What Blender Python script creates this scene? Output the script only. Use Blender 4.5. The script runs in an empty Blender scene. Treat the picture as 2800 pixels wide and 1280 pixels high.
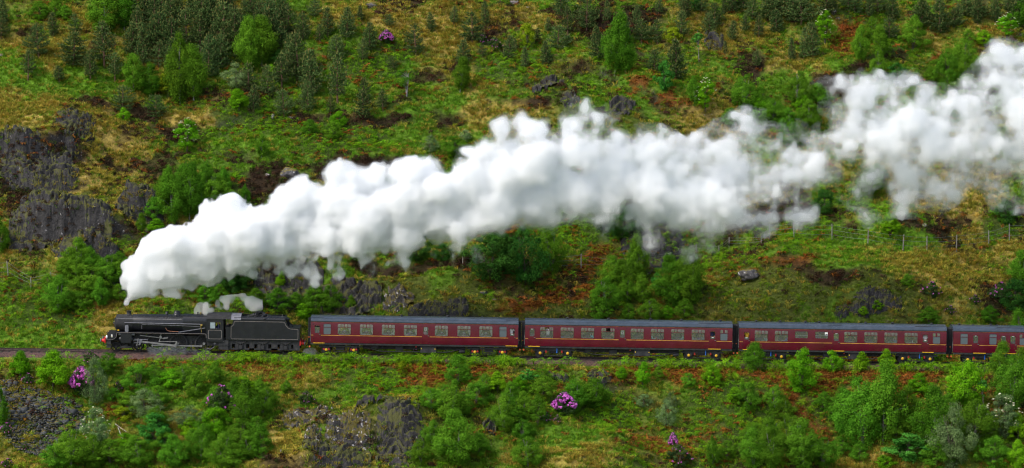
import bpy, bmesh, math, random
import numpy as np
from mathutils import Vector, Matrix

scene = bpy.context.scene
C = scene.collection
R = math.radians

# ------------------------------------------------------------------ camera
PITCH = R(5.0)
CAM = np.array([0.0, -300.0, 37.93])
FPX = 28.9 * 301.2                      # focal length in pixels of a 2800 px wide picture
cam_data = bpy.data.cameras.new("camera")
cam_data.sensor_width = 36.0
cam_data.lens = FPX / 2800.0 * 36.0
cam_data.clip_start = 1.0
cam_data.clip_end = 6000.0
cam = bpy.data.objects.new("camera", cam_data)
cam.location = CAM
cam.rotation_euler = (math.pi / 2 - PITCH, 0, 0)
C.objects.link(cam)
scene.camera = cam

# ------------------------------------------------------------------ overcast daylight
SUN_EL, SUN_AZ = R(48), R(238)          # azimuth measured clockwise from +Y
world = bpy.data.worlds.new("World")
scene.world = world
world.use_nodes = True
nt = world.node_tree
nt.nodes.clear()
sky = nt.nodes.new("ShaderNodeTexSky")
sky.sky_type = 'NISHITA'
sky.sun_disc = False
sky.sun_elevation = SUN_EL
sky.sun_rotation = SUN_AZ
sky.air_density = 1.0
sky.dust_density = 3.0
sky.ozone_density = 1.0
hs = nt.nodes.new("ShaderNodeHueSaturation")
hs.inputs["Saturation"].default_value = 0.75
bg = nt.nodes.new("ShaderNodeBackground")
bg.inputs["Strength"].default_value = 0.15
wo = nt.nodes.new("ShaderNodeOutputWorld")
nt.links.new(sky.outputs[0], hs.inputs["Color"])
nt.links.new(hs.outputs[0], bg.inputs["Color"])
nt.links.new(bg.outputs[0], wo.inputs["Surface"])

sun_data = bpy.data.lights.new("sun", 'SUN')
sun_data.energy = 1.3
sun_data.angle = R(16)
sun_data.color = (1.0, 0.96, 0.9)
sun = bpy.data.objects.new("sun", sun_data)
sd = Vector((math.sin(SUN_AZ) * math.cos(SUN_EL), math.cos(SUN_AZ) * math.cos(SUN_EL), math.sin(SUN_EL)))
sun.rotation_euler = sd.to_track_quat('Z', 'Y').to_euler()
sun.location = sd * 200
C.objects.link(sun)

scene.view_settings.view_transform = 'Standard'
scene.view_settings.look = 'None'
scene.view_settings.exposure = 0.7
scene.view_settings.gamma = 1.0
scene.view_settings.use_curve_mapping = False
cy = scene.cycles
cy.max_bounces = 32
cy.diffuse_bounces = 3
cy.glossy_bounces = 3
cy.transmission_bounces = 4
cy.transparent_max_bounces = 48
cy.volume_bounces = 24
cy.use_denoising = True
try:
    cy.denoiser = 'OPENIMAGEDENOISE'
    cy.denoising_input_passes = 'RGB_ALBEDO_NORMAL'
    cy.denoising_prefilter = 'FAST'
except Exception:
    pass
cy.filter_width = 1.2
cy.caustics_reflective = False
cy.caustics_refractive = False

# ------------------------------------------------------------------ projection, noise
SP, CP = math.sin(PITCH), math.cos(PITCH)

def project(x, y, z):
    vx, vy, vz = x - CAM[0], y - CAM[1], z - CAM[2]
    d = vy * CP - vz * SP
    return 1400 + FPX * vx / d, 640 - FPX * (vy * SP + vz * CP) / d

def ray(px, py):
    a, b = (px - 1400) / FPX, (640 - py) / FPX
    return np.array([a, CP + b * SP, -SP + b * CP])

def _h(ix, iy, iz, s):
    n = (ix.astype(np.int64) * 374761393 + iy.astype(np.int64) * 668265263 + iz.astype(np.int64) * 2147483647 % 1274126177
         + iz.astype(np.int64) * 1274126177 + s * 974711) & 0xFFFFFFFF
    n = ((n ^ (n >> 13)) * 1274126177) & 0xFFFFFFFF
    n = ((n ^ (n >> 16)) * 2246822519) & 0xFFFFFFFF
    return ((n ^ (n >> 15)) & 0xFFFFFF).astype(np.float32) / np.float32(0xFFFFFF)

def vn2(x, y, s=0):
    x = np.asarray(x, float); y = np.asarray(y, float)
    ix, iy = np.floor(x), np.floor(y)
    fx, fy = x - ix, y - iy
    fx = fx * fx * (3 - 2 * fx); fy = fy * fy * (3 - 2 * fy)
    z0 = np.zeros_like(ix)
    a = _h(ix, iy, z0, s); b = _h(ix + 1, iy, z0, s); c = _h(ix, iy + 1, z0, s); d = _h(ix + 1, iy + 1, z0, s)
    return (a * (1 - fx) + b * fx) * (1 - fy) + (c * (1 - fx) + d * fx) * fy

def fbm2(x, y, s=0, o=4):
    v, a, t = 0.0, 1.0, 0.0
    for i in range(o):
        v = v + a * vn2(x, y, s + 17 * i); t += a
        x, y, a = x * 2.03 + 5.1, y * 2.03 - 3.7, a * 0.5
    return v / t

def vn3(x, y, z, s=0):
    ix, iy, iz = np.floor(x), np.floor(y), np.floor(z)
    fx, fy, fz = x - ix, y - iy, z - iz
    fx = fx * fx * (3 - 2 * fx); fy = fy * fy * (3 - 2 * fy); fz = fz * fz * (3 - 2 * fz)
    def pl(k):
        a = _h(ix, iy, iz + k, s); b = _h(ix + 1, iy, iz + k, s); c = _h(ix, iy + 1, iz + k, s); d = _h(ix + 1, iy + 1, iz + k, s)
        return (a * (1 - fx) + b * fx) * (1 - fy) + (c * (1 - fx) + d * fx) * fy
    return pl(0) * (1 - fz) + pl(1) * fz

def sstep(a, b, x):
    t = np.clip((x - a) / (b - a), 0, 1)
    return t * t * (3 - 2 * t)

# ------------------------------------------------------------------ mesh + object helpers
def mesh_np(name, V, F, smooth=False, attrs=None):
    """V (n,3); F (m,k) with one k for all faces."""
    V = np.ascontiguousarray(V, np.float32); F = np.ascontiguousarray(F, np.int32)
    me = bpy.data.meshes.new(name)
    me.vertices.add(len(V)); me.vertices.foreach_set("co", V.ravel())
    if len(F):
        k = F.shape[1]
        me.loops.add(F.size); me.loops.foreach_set("vertex_index", F.ravel())
        me.polygons.add(len(F))
        me.polygons.foreach_set("loop_start", np.arange(0, F.size, k, dtype=np.int32))
        if smooth:
            me.polygons.foreach_set("use_smooth", np.ones(len(F), bool))
    for an, (typ, dat) in (attrs or {}).items():
        a = me.attributes.new(an, typ, 'POINT')
        a.data.foreach_set({'FLOAT': 'value', 'INT': 'value', 'FLOAT_COLOR': 'color', 'FLOAT_VECTOR': 'vector'}[typ],
                           np.ascontiguousarray(dat, np.int32 if typ == 'INT' else np.float32).ravel())
    me.update(calc_edges=True)
    return me

def link(name, me, parent=None, loc=None):
    o = bpy.data.objects.new(name, me)
    C.objects.link(o)
    if parent is not None: o.parent = parent
    if loc is not None: o.location = loc
    return o

def tag(o, label=None, cat=None, group=None, kind=None):
    if label: o["label"] = label
    if cat: o["category"] = cat
    if group: o["group"] = group
    if kind: o["kind"] = kind
    return o

def thing(name, label, cat, loc=(0, 0, 0), rot=(0, 0, 0), group=None):
    o = bpy.data.objects.new(name, None)
    o.empty_display_size = 0.3
    C.objects.link(o)
    o.location = loc; o.rotation_euler = rot
    return tag(o, label, cat, group)

def copy_obj(src, parent=None, loc=None):
    c = src.copy()
    C.objects.link(c)
    c.parent = parent
    if loc is not None: c.location = loc
    return c

def copy_tree(src, parent=None, loc=None):
    c = copy_obj(src, parent, loc)
    for ch in src.children: copy_tree(ch, c)
    return c

class MB:
    """collects simple solids; build() links them as ONE mesh object."""
    def __init__(s): s.v, s.f, s.sm = [], [], []
    def add(s, V, F, smooth=False):
        o = len(s.v)
        s.v += [tuple(p) for p in V]
        s.f += [tuple(i + o for i in f) for f in F]
        s.sm += [smooth] * len(F)
        return s
    def box(s, x0, x1, y0, y1, z0, z1, bev=0.0):
        if bev <= 0:
            V = [(x, y, z) for x in (x0, x1) for y in (y0, y1) for z in (z0, z1)]
            return s.add(V, [(0, 1, 3, 2), (4, 6, 7, 5), (0, 4, 5, 1), (2, 3, 7, 6), (0, 2, 6, 4), (1, 5, 7, 3)])
        b = min(bev, (x1 - x0) / 2.1, (z1 - z0) / 2.1)
        return s.prism([(x0 + b, z0), (x1 - b, z0), (x1, z0 + b), (x1, z1 - b), (x1 - b, z1), (x0 + b, z1), (x0, z1 - b), (x0, z0 + b)], y0, y1)
    def prism(s, poly, y0, y1):
        """outline in x,z extruded along y"""
        n = len(poly)
        V = [(x, y0, z) for x, z in poly] + [(x, y1, z) for x, z in poly]
        F = [tuple(range(n)), tuple(range(2 * n - 1, n - 1, -1))]
        F += [(i, i + n, (i + 1) % n + n, (i + 1) % n) for i in range(n)]
        return s.add(V, F)
    def prismx(s, poly, x0, x1, smooth=False):
        """outline in y,z extruded along x"""
        n = len(poly)
        V = [(x0, y, z) for y, z in poly] + [(x1, y, z) for y, z in poly]
        s.add(V, [tuple(range(n - 1, -1, -1)), tuple(range(n, 2 * n))])
        return s.add(V, [(i, (i + 1) % n, (i + 1) % n + n, i + n) for i in range(n)], smooth)
    def rev(s, prof, axis='x', c=(0, 0, 0), n=20, smooth=True, caps=True):
        """profile [(along, radius)] turned about an axis through c"""
        V, F = [], []
        for t, r in prof:
            for k in range(n):
                a = 2 * math.pi * k / n
                p, q = r * math.cos(a), r * math.sin(a)
                V.append({'x': (c[0] + t, c[1] + p, c[2] + q), 'y': (c[0] + p, c[1] + t, c[2] + q), 'z': (c[0] + p, c[1] + q, c[2] + t)}[axis])
        for i in range(len(prof) - 1):
            for k in range(n):
                a, b = i * n + k, i * n + (k + 1) % n
                F.append((a, b, b + n, a + n))
        s.add(V, F, smooth)
        if caps:
            s.add(V[:n], [tuple(range(n - 1, -1, -1))]); s.add(V[-n:], [tuple(range(n))])
        return s
    def cyl(s, axis, c, r, t0, t1, n=16): return s.rev([(t0, r), (t1, r)], axis, c, n)
    def tube(s, pts, r, n=6, r1=None):
        pts = [Vector(p) for p in pts]; V, F = [], []
        m = len(pts); up = Vector((0, 0, 1))
        for i, p in enumerate(pts):
            d = (pts[min(i + 1, m - 1)] - pts[max(i - 1, 0)]).normalized()
            a = d.cross(up)
            if a.length < 0.05: a = d.cross(Vector((0, 1, 0)))
            a.normalize(); b = a.cross(d).normalized()
            rr = r if r1 is None else r + (r1 - r) * i / (m - 1)
            for k in range(n):
                t = 2 * math.pi * k / n
                V.append(p + a * (rr * math.cos(t)) + b * (rr * math.sin(t)))
        for i in range(m - 1):
            for k in range(n):
                q, w = i * n + k, i * n + (k + 1) % n
                F.append((q, w, w + n, q + n))
        s.add(V, F, True)
        return s.add(V[:n] + V[-n:], [tuple(range(n - 1, -1, -1)), tuple(range(n, 2 * n))])
    def bar(s, p, q, w, y0, y1):
        """flat bar in the x,z plane between two points, w wide, from y0 to y1"""
        d = Vector((q[0] - p[0], q[1] - p[1])).normalized(); nx, nz = -d.y * w / 2, d.x * w / 2
        return s.prism([(p[0] + nx, p[1] + nz), (p[0] - nx, p[1] - nz), (q[0] - nx, q[1] - nz), (q[0] + nx, q[1] + nz)], y0, y1)
    def ring(s, outer, inner, y0, y1):
        """closed band between two outlines of equal length (x,z), from y0 to y1"""
        n = len(outer)
        V = [(x, y0, z) for x, z in outer] + [(x, y0, z) for x, z in inner] + [(x, y1, z) for x, z in outer] + [(x, y1, z) for x, z in inner]
        F = []
        for i in range(n):
            j = (i + 1) % n
            F += [(i, j, n + j, n + i), (2 * n + i, 3 * n + i, 3 * n + j, 2 * n + j), (i, 2 * n + i, 2 * n + j, j), (n + i, n + j, 3 * n + j, 3 * n + i)]
        return s.add(V, F)
    def mesh(s, name, m=None, warp=None):
        me = bpy.data.meshes.new(name)
        V = [warp(p) for p in s.v] if warp else s.v
        me.from_pydata(V, [], s.f)
        me.polygons.foreach_set("use_smooth", s.sm)
        bm = bmesh.new(); bm.from_mesh(me)
        bmesh.ops.recalc_face_normals(bm, faces=bm.faces); bm.to_mesh(me); bm.free()
        if m is not None: me.materials.append(m)
        return me
    def build(s, name, m, parent=None, loc=None, warp=None):
        return link(name, s.mesh(name, m, warp), parent, loc)

def rrect(x0, x1, z0, z1, r, k=4):
    out = []
    for cx, cz, a0 in ((x1 - r, z0 + r, -90), (x1 - r, z1 - r, 0), (x0 + r, z1 - r, 90), (x0 + r, z0 + r, 180)):
        for i in range(k + 1):
            a = R(a0 + 90 * i / k)
            out.append((cx + r * math.cos(a), cz + r * math.sin(a)))
    return out

# ------------------------------------------------------------------ materials
def new_mat(name):
    m = bpy.data.materials.new(name); m.use_nodes = True
    n = m.node_tree.nodes; n.clear()
    out = n.new("ShaderNodeOutputMaterial")
    return m, n, m.node_tree.links, out

def paint(name, col, rough=0.5, metal=0.0, var=0.25, scale=3.0, dirt=None, dscale=1.2, bump=0.0, bscale=30.0, coat=0.0, spec=0.5):
    """surface with noisy colour, optional dirt patches and fine relief"""
    m, n, l, out = new_mat(name)
    b = n.new("ShaderNodeBsdfPrincipled")
    tc = n.new("ShaderNodeTexCoord")
    nz = n.new("ShaderNodeTexNoise"); nz.inputs["Scale"].default_value = scale; nz.inputs["Detail"].default_value = 5
    l.new(tc.outputs["Object"], nz.inputs["Vector"])
    mr = n.new("ShaderNodeMapRange"); mr.inputs[3].default_value = 1 - var; mr.inputs[4].default_value = 1 + var
    mr.inputs[1].default_value = 0.3; mr.inputs[2].default_value = 0.7
    l.new(nz.outputs["Fac"], mr.inputs[0])
    mu = n.new("ShaderNodeMix"); mu.data_type = 'RGBA'; mu.blend_type = 'MULTIPLY'; mu.inputs[0].default_value = 1
    mu.inputs[6].default_value = (*col, 1)
    l.new(mr.outputs[0], mu.inputs[7])
    src = mu.outputs[2]
    if dirt:
        n2 = n.new("ShaderNodeTexNoise"); n2.inputs["Scale"].default_value = dscale; n2.inputs["Detail"].default_value = 6
        l.new(tc.outputs["Object"], n2.inputs["Vector"])
        rp = n.new("ShaderNodeMapRange"); rp.inputs[1].default_value = 0.48; rp.inputs[2].default_value = 0.72; rp.inputs[4].default_value = 0.8
        l.new(n2.outputs["Fac"], rp.inputs[0])
        mx = n.new("ShaderNodeMix"); mx.data_type = 'RGBA'
        l.new(rp.outputs[0], mx.inputs[0]); l.new(src, mx.inputs[6]); mx.inputs[7].default_value = (*dirt, 1)
        src = mx.outputs[2]
    l.new(src, b.inputs["Base Color"])
    b.inputs["Roughness"].default_value = rough; b.inputs["Metallic"].default_value = metal
    b.inputs["Coat Weight"].default_value = coat; b.inputs["Specular IOR Level"].default_value = spec
    if bump:
        n3 = n.new("ShaderNodeTexNoise"); n3.inputs["Scale"].default_value = bscale; n3.inputs["Detail"].default_value = 4
        l.new(tc.outputs["Object"], n3.inputs["Vector"])
        bp = n.new("ShaderNodeBump"); bp.inputs["Strength"].default_value = bump; bp.inputs["Distance"].default_value = 0.05
        l.new(n3.outputs["Fac"], bp.inputs["Height"]); l.new(bp.outputs[0], b.inputs["Normal"])
    l.new(b.outputs[0], out.inputs["Surface"])
    return m

def leafy(name, dark, light, trans=0.3, hue=0.02, val=0.25, attr='tint', inst=None):
    """leaf: diffuse + translucent; each leaf's own shade between two greens, each plant's own hue"""
    m, n, l, out = new_mat(name)
    at = n.new("ShaderNodeAttribute"); at.attribute_name = attr
    mx = n.new("ShaderNodeMix"); mx.data_type = 'RGBA'
    mx.inputs[6].default_value = (*dark, 1); mx.inputs[7].default_value = (*light, 1)
    l.new(at.outputs["Fac"], mx.inputs[0])
    src = mx.outputs[2]
    if inst:
        ai = n.new("ShaderNodeAttribute"); ai.attribute_type = 'INSTANCER'; ai.attribute_name = inst
        m2 = n.new("ShaderNodeMix"); m2.data_type = 'RGBA'; m2.blend_type = 'MULTIPLY'; m2.inputs[0].default_value = 1
        l.new(src, m2.inputs[6]); l.new(ai.outputs["Color"], m2.inputs[7])
        src = m2.outputs[2]
    else:
        oi = n.new("ShaderNodeObjectInfo")
        hs = n.new("ShaderNodeHueSaturation")
        a = n.new("ShaderNodeMapRange"); a.inputs[3].default_value = 0.5 - hue; a.inputs[4].default_value = 0.5 + hue
        l.new(oi.outputs["Random"], a.inputs[0]); l.new(a.outputs[0], hs.inputs["Hue"])
        w = n.new("ShaderNodeMath"); w.operation = 'MULTIPLY_ADD'; w.inputs[1].default_value = 7.31; w.inputs[2].default_value = 0
        f = n.new("ShaderNodeMath"); f.operation = 'FRACT'
        l.new(oi.outputs["Random"], w.inputs[0]); l.new(w.outputs[0], f.inputs[0])
        b = n.new("ShaderNodeMapRange"); b.inputs[3].default_value = 1 - val; b.inputs[4].default_value = 1 + val
        l.new(f.outputs[0], b.inputs[0]); l.new(b.outputs[0], hs.inputs["Value"])
        l.new(src, hs.inputs["Color"])
        src = hs.outputs[0]
    d = n.new("ShaderNodeBsdfDiffuse"); t = n.new("ShaderNodeBsdfTranslucent"); ms = n.new("ShaderNodeMixShader")
    ms.inputs[0].default_value = trans
    l.new(src, d.inputs["Color"]); l.new(src, t.inputs["Color"])
    l.new(d.outputs[0], ms.inputs[1]); l.new(t.outputs[0], ms.inputs[2]); l.new(ms.outputs[0], out.inputs["Surface"])
    return m
# ================================================================== terrain
GRADE = 0.0156
def zt(x): return -GRADE * x

def base_h(x, y):
    t = np.maximum(y - 3.4, 0)
    up = 0.66 * (np.sqrt(t * t + 1.5) - 1.2247)
    k = np.maximum(y - 75, 0)
    up = up - 0.66 * k * k / (k + 160.0)
    t = np.maximum(-3.1 - y, 0)
    dn = 0.50 * (np.sqrt(t * t + 0.6) - 0.7746)
    k = np.maximum(-y - 34, 0)
    dn = np.where(y < -34, np.minimum(dn, 15.5 + 10 * (1 - np.exp(-k / 22.0))), dn)
    a = sstep(3.4, 10, np.abs(y))
    n = a * ((fbm2(x / 17, y / 17, 3, 3) - .5) * 6.0 + (fbm2((x - .6 * y) / 9, (y + .6 * x) / 5.5, 8, 3) - .5) * 2.6)
    n = n + sstep(2.9, 4.5, np.abs(y)) * (fbm2(x / 1.3, y / 1.3, 21, 2) - .5) * 0.42
    far = sstep(120, 400, np.hypot(x, y)) * (fbm2(x / 120, y / 120, 31, 3) - .5) * 30
    return zt(np.clip(x, -90, 90)) - 0.5 - 0.14 * sstep(2.3, 3.3, np.abs(y)) + up - dn + n + far

BUMPS = []                                # (cx, cy, rx, ry, height, steepness of the front)
def H(x, y):
    z = base_h(x, y)
    for cx, cy, rx, ry, h, s in BUMPS:
        m = (np.abs(x - cx) < 2.1 * rx) & (y > cy - 1.6 * ry) & (y < cy + 1.8 * ry)
        if not m.any(): continue
        xm, ym = x[m], y[m]
        wx = np.exp(-np.abs((xm - cx) / rx) ** 2.6)
        wob = (fbm2(xm / 2.2, ym * 0 + cx, 77, 2) - .5) * 0.9 / ry
        t = (ym - cy) / ry + wob
        z[m] += h * wx * sstep(-1, -1 + s, t) * (1 - sstep(-1 + s, 1.3, t))
    return z

FOLDS = []                                # long low ridges across the slope: (xs, ys, height, width)
_H0 = H
def _fold(x, y, fx, fy, w):
    m = (x > fx[0] - 4) & (x < fx[-1] + 4) & (y > fy.min() - 3 * w) & (y < fy.max() + 5 * w)
    if not m.any(): return None
    xm, ym = x[m], y[m]
    t = (ym - np.interp(xm, fx, fy)) / w + (fbm2(xm / 3.1, ym * 0 + fx[0], 71, 3) - .5) * 2.2
    e = sstep(fx[0] - 4, fx[0] + 3, xm) * (1 - sstep(fx[-1] - 3, fx[-1] + 4, xm)) * sstep(.28, .55, fbm2(xm / 5.0, ym * 0 + fx[0], 73, 2))
    return m, t, e
def H(x, y):
    z = _H0(x, y)
    for fx, fy, h, w in FOLDS:
        q = _fold(x, y, fx, fy, w)
        if q: m, t, e = q; z[m] += h * .62 * e * sstep(-1.1, -.1, t) * (1 - sstep(-.1, 3.4, t))
    return z
def fold_front(x, y):
    f, g = np.zeros_like(x), np.zeros_like(x)
    for fx, fy, h, w in FOLDS:
        q = _fold(x, y, fx, fy, w)
        if q:
            m, t, e = q
            f[m] = np.maximum(f[m], e * sstep(-1.6, -1.0, t) * (1 - sstep(-.5, -.1, t))); g[m] = np.maximum(g[m], e * sstep(-.3, .1, t) * (1 - sstep(.6, 2.0, t)))
    return f, g

_T = np.linspace(255, 470, 130)
def hit(px, py):
    """the point of the hillside that is seen at this place of the picture"""
    d = ray(px, py)
    P = CAM[None, :] + _T[:, None] * d[None, :]
    g = P[:, 2] - H(P[:, 0], P[:, 1])
    i = int(np.argmax(g < 0)) if (g < 0).any() else len(_T) - 1
    i = max(i, 1)
    f = g[i - 1] / (g[i - 1] - g[i] + 1e-9)
    Q = P[i - 1][None, :] + np.linspace(0, 1, 14)[:, None] * (P[i] - P[i - 1])[None, :]
    g = Q[:, 2] - H(Q[:, 0], Q[:, 1])
    j = max(int(np.argmax(g < 0)) if (g < 0).any() else 13, 1)
    f = g[j - 1] / (g[j - 1] - g[j] + 1e-9)
    p = Q[j - 1] + (Q[j] - Q[j - 1]) * min(max(f, 0), 1)
    return np.array([p[0], p[1], float(H(p[:1], p[1:2])[0])])

def mpp(p):
    """metres per picture pixel at a point"""
    return ((p[1] - CAM[1]) * CP - (p[2] - CAM[2]) * SP) / FPX

_b = []
for px, py, rx, ry, h, s in [
    (60, 430, 4.5, 3.4, 2.8, .3), (190, 400, 3, 3, 1.9, .3), (150, 490, 5, 2.6, 1.6, .3), (210, 610, 6, 3.8, 3.4, .25), (405, 560, 3.2, 3, 2.6, .25), (300, 700, 3.6, 2.5, 2.0, .25),
    (240, 330, 6, 3, 1.3, .4), (620, 310, 3, 2, .8, .4),
    (760, 770, 4.5, 3.5, 2.6, .3), (1080, 800, 11, 5, 2.3, .45), (1280, 830, 7, 3, 1.0, .4),
    (2300, 800, 11, 6, 2.6, .6), (1780, 660, 2.5, 2, 1.2, .3),
    (1010, 1190, 5.6, 4.2, 3.3, .55), (900, 1262, 6, 2.6, 1.4, .4), (1640, 1045, 3, 1.5, .7, .3),
    (1540, 265, 5, 3, 1.0, .4), (2520, 640, 6, 3, .9, .5), (1320, 1190, 2, 1.5, .8, .3)]:
    p = hit(px, py); _b.append((p[0], p[1], rx, ry, h, s))
BUMPS += _b
_f = []
for pl, h, w in [([(1360, 135), (1600, 185), (1800, 262), (2010, 335)], 1.5, 1.3), ([(1880, 60), (2100, 150), (2330, 235)], 1.3, 1.4), ([(2300, 215), (2500, 150), (2720, 105)], 1.1, 1.2), ([(20, 255), (250, 265), (500, 325)], 1.3, 1.2),
                 ([(560, 415), (800, 450), (1180, 445)], 1.4, 1.1), ([(1030, 290), (1300, 305), (1520, 262)], 1.2, 1.1), ([(1850, 625), (2100, 580), (2300, 602), (2560, 642)], 1.4, 1.2), ([(2080, 735), (2300, 738), (2520, 800)], 1.0, 1.2),
                 ([(690, 285), (900, 322), (1110, 312)], 1.3, 1.1), ([(880, 700), (1150, 722), (1420, 785)], 1.3, 1.2), ([(440, 345), (640, 305), (760, 330)], 1.1, 1.0), ([(1500, 1012), (1650, 1036), (1880, 1095)], .8, 1.0),
                 ([(1150, 45), (1450, 25), (1700, 60)], 1.1, 1.3), ([(1960, 480), (2200, 430), (2420, 470)], 1.2, 1.2), ([(2380, 560), (2560, 520), (2780, 560)], 1.0, 1.2), ([(20, 110), (160, 120), (330, 95)], 1.0, 1.2),
                 ([(1480, 1215), (1600, 1205), (1780, 1240)], .7, 1.0), ([(1100, 190), (1300, 185), (1420, 215)], .8, 1.0), ([(60, 700), (200, 735), (330, 720)], 1.2, 1.1)]:
    q = [hit(*v) for v in pl]; _f.append((np.array([v[0] for v in q]), np.array([v[1] for v in q]), h, w))
FOLDS += _f

# ------------------------------------------------------------------ what grows where: soft patches on the hillside
KINDS = ["grass", "straw", "bracken", "rust", "heather", "moss", "rock"]
BASE = dict(grass=.54, straw=.35, bracken=.32, rust=.06, heather=.34, moss=.26, rock=-.25)
PATCH = dict(
 grass=[(60, 240, 120, 60), (1000, 240, 200, 60), (1180, 300, 150, 60), (700, 420, 120, 40), (2150, 230, 80, 40), (2320, 660, 160, 50), (640, 590, 60, 40),
        (880, 1090, 160, 30), (900, 1180, 60, 20), (1010, 1235, 90, 15), (1560, 1190, 110, 40), (1700, 250, 150, 40), (1900, 200, 120, 40), (2450, 610, 100, 60), (130, 250, 120, 50), (60, 930, 200, 25)],
 straw=[(70, 310, 130, 60), (120, 130, 120, 40), (300, 330, 120, 50), (500, 330, 50, 25), (1180, 130, 70, 40), (1100, 60, 160, 40), (1330, 310, 90, 40), (2580, 730, 110, 80),
        (2640, 530, 130, 60), (2180, 190, 90, 30), (2570, 690, 220, 25), (2490, 1275, 140, 25), (1590, 1245, 140, 35), (1300, 240, 70, 30), (2000, 90, 120, 40),
        (290, 400, 120, 50), (200, 490, 130, 30), (760, 1200, 60, 40), (300, 880, 60, 50), (1960, 330, 70, 30), (230, 700, 90, 30), (1450, 50, 120, 30), (2590, 120, 60, 25), (30, 1260, 70, 20)],
 bracken=[(640, 350, 160, 70), (900, 390, 180, 45), (1040, 190, 180, 60), (1350, 200, 160, 40), (1480, 165, 110, 40), (1660, 240, 160, 40), (1820, 240, 80, 30), (60, 790, 160, 60),
          (100, 860, 150, 50), (470, 850, 200, 40), (650, 840, 150, 35), (1900, 690, 240, 90), (1560, 640, 120, 70), (2200, 660, 150, 60), (2330, 620, 120, 40), (900, 1010, 220, 50),
          (1000, 1045, 200, 50), (1250, 1000, 220, 35), (1650, 1110, 160, 70), (1780, 1090, 220, 60), (2000, 1180, 260, 80), (1560, 1180, 90, 40), (2280, 1110, 100, 60),
          (700, 978, 160, 14), (1100, 970, 300, 14), (1800, 1000, 200, 25), (2300, 1000, 300, 22), (640, 440, 90, 50), (780, 460, 60, 30), (2450, 130, 120, 30), (2740, 650, 60, 60), (550, 1000, 150, 30), (2350, 40, 80, 20), (1700, 800, 200, 40)],
 rust=[(890, 200, 70, 50), (1010, 225, 120, 28), (860, 155, 50, 25), (1760, 212, 45, 20), (1730, 252, 60, 20), (1870, 290, 70, 25), (2330, 120, 60, 50), (2570, 140, 50, 30), (2200, 725, 140, 30),
       (1620, 700, 70, 30), (600, 985, 250, 25), (740, 1005, 130, 50), (1370, 1040, 70, 40), (1930, 1015, 170, 38), (2140, 1020, 160, 42), (2330, 1025, 240, 38), (2450, 1060, 110, 45), (1700, 1012, 120, 30), (1180, 1005, 220, 28), (1000, 985, 260, 16), (2250, 1075, 150, 30), (1560, 1060, 60, 20),
       (1750, 1180, 110, 60), (1900, 1210, 110, 40), (2230, 1130, 70, 60), (150, 780, 70, 20), (1600, 790, 70, 25), (1480, 830, 60, 20), (1350, 760, 60, 25), (1000, 1000, 200, 25), (300, 1130, 70, 25), (1230, 1010, 160, 30)],
 heather=[(150, 400, 210, 90), (60, 520, 60, 120), (1240, 340, 50, 28), (1560, 255, 120, 40), (1480, 190, 30, 14), (1700, 285, 70, 26), (1975, 260, 50, 60), (2050, 200, 60, 40), (2520, 610, 110, 35),
          (2250, 590, 110, 28), (720, 490, 90, 50), (1000, 445, 160, 28), (1070, 300, 70, 30), (1260, 175, 45, 16), (1750, 150, 50, 20), (700, 250, 45, 20), (2150, 600, 50, 20), (150, 640, 170, 45),
          (300, 470, 160, 60), (1110, 30, 80, 40), (1960, 80, 150, 50), (380, 600, 60, 60), (70, 80, 50, 20), (80, 210, 30, 18), (200, 290, 120, 20), (1000, 1210, 60, 30), (870, 1130, 70, 25), (730, 1250, 60, 30), (2260, 210, 60, 25), (1660, 60, 140, 40), (1350, 60, 80, 50)],
 moss=[(2280, 800, 260, 60), (1100, 790, 260, 50), (1500, 860, 220, 30), (1000, 1115, 200, 30), (1560, 990, 220, 25), (300, 560, 120, 40), (950, 1200, 120, 60), (1250, 850, 200, 25), (1600, 310, 80, 30), (1500, 230, 60, 20), (200, 540, 200, 40)],
 rock=[(60, 420, 60, 40), (170, 470, 70, 30), (230, 570, 110, 35), (150, 560, 60, 25), (420, 540, 40, 28), (350, 580, 30, 25), (300, 690, 35, 20), (190, 390, 40, 30), (230, 300, 40, 18), (100, 1150, 120, 90), (200, 1120, 60, 50),
       (1095, 1195, 70, 70), (1060, 1250, 60, 40), (1110, 1140, 50, 20), (940, 1150, 60, 30), (1020, 1100, 60, 8), (880, 1150, 30, 25), (1530, 250, 70, 18), (1700, 300, 30, 15), (760, 770, 60, 45), (960, 830, 70, 18), (1090, 835, 40, 18),
       (2400, 820, 100, 12), (2330, 850, 80, 10), (870, 1220, 40, 35), (1000, 1255, 80, 20), (1960, 120, 40, 14)])

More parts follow.
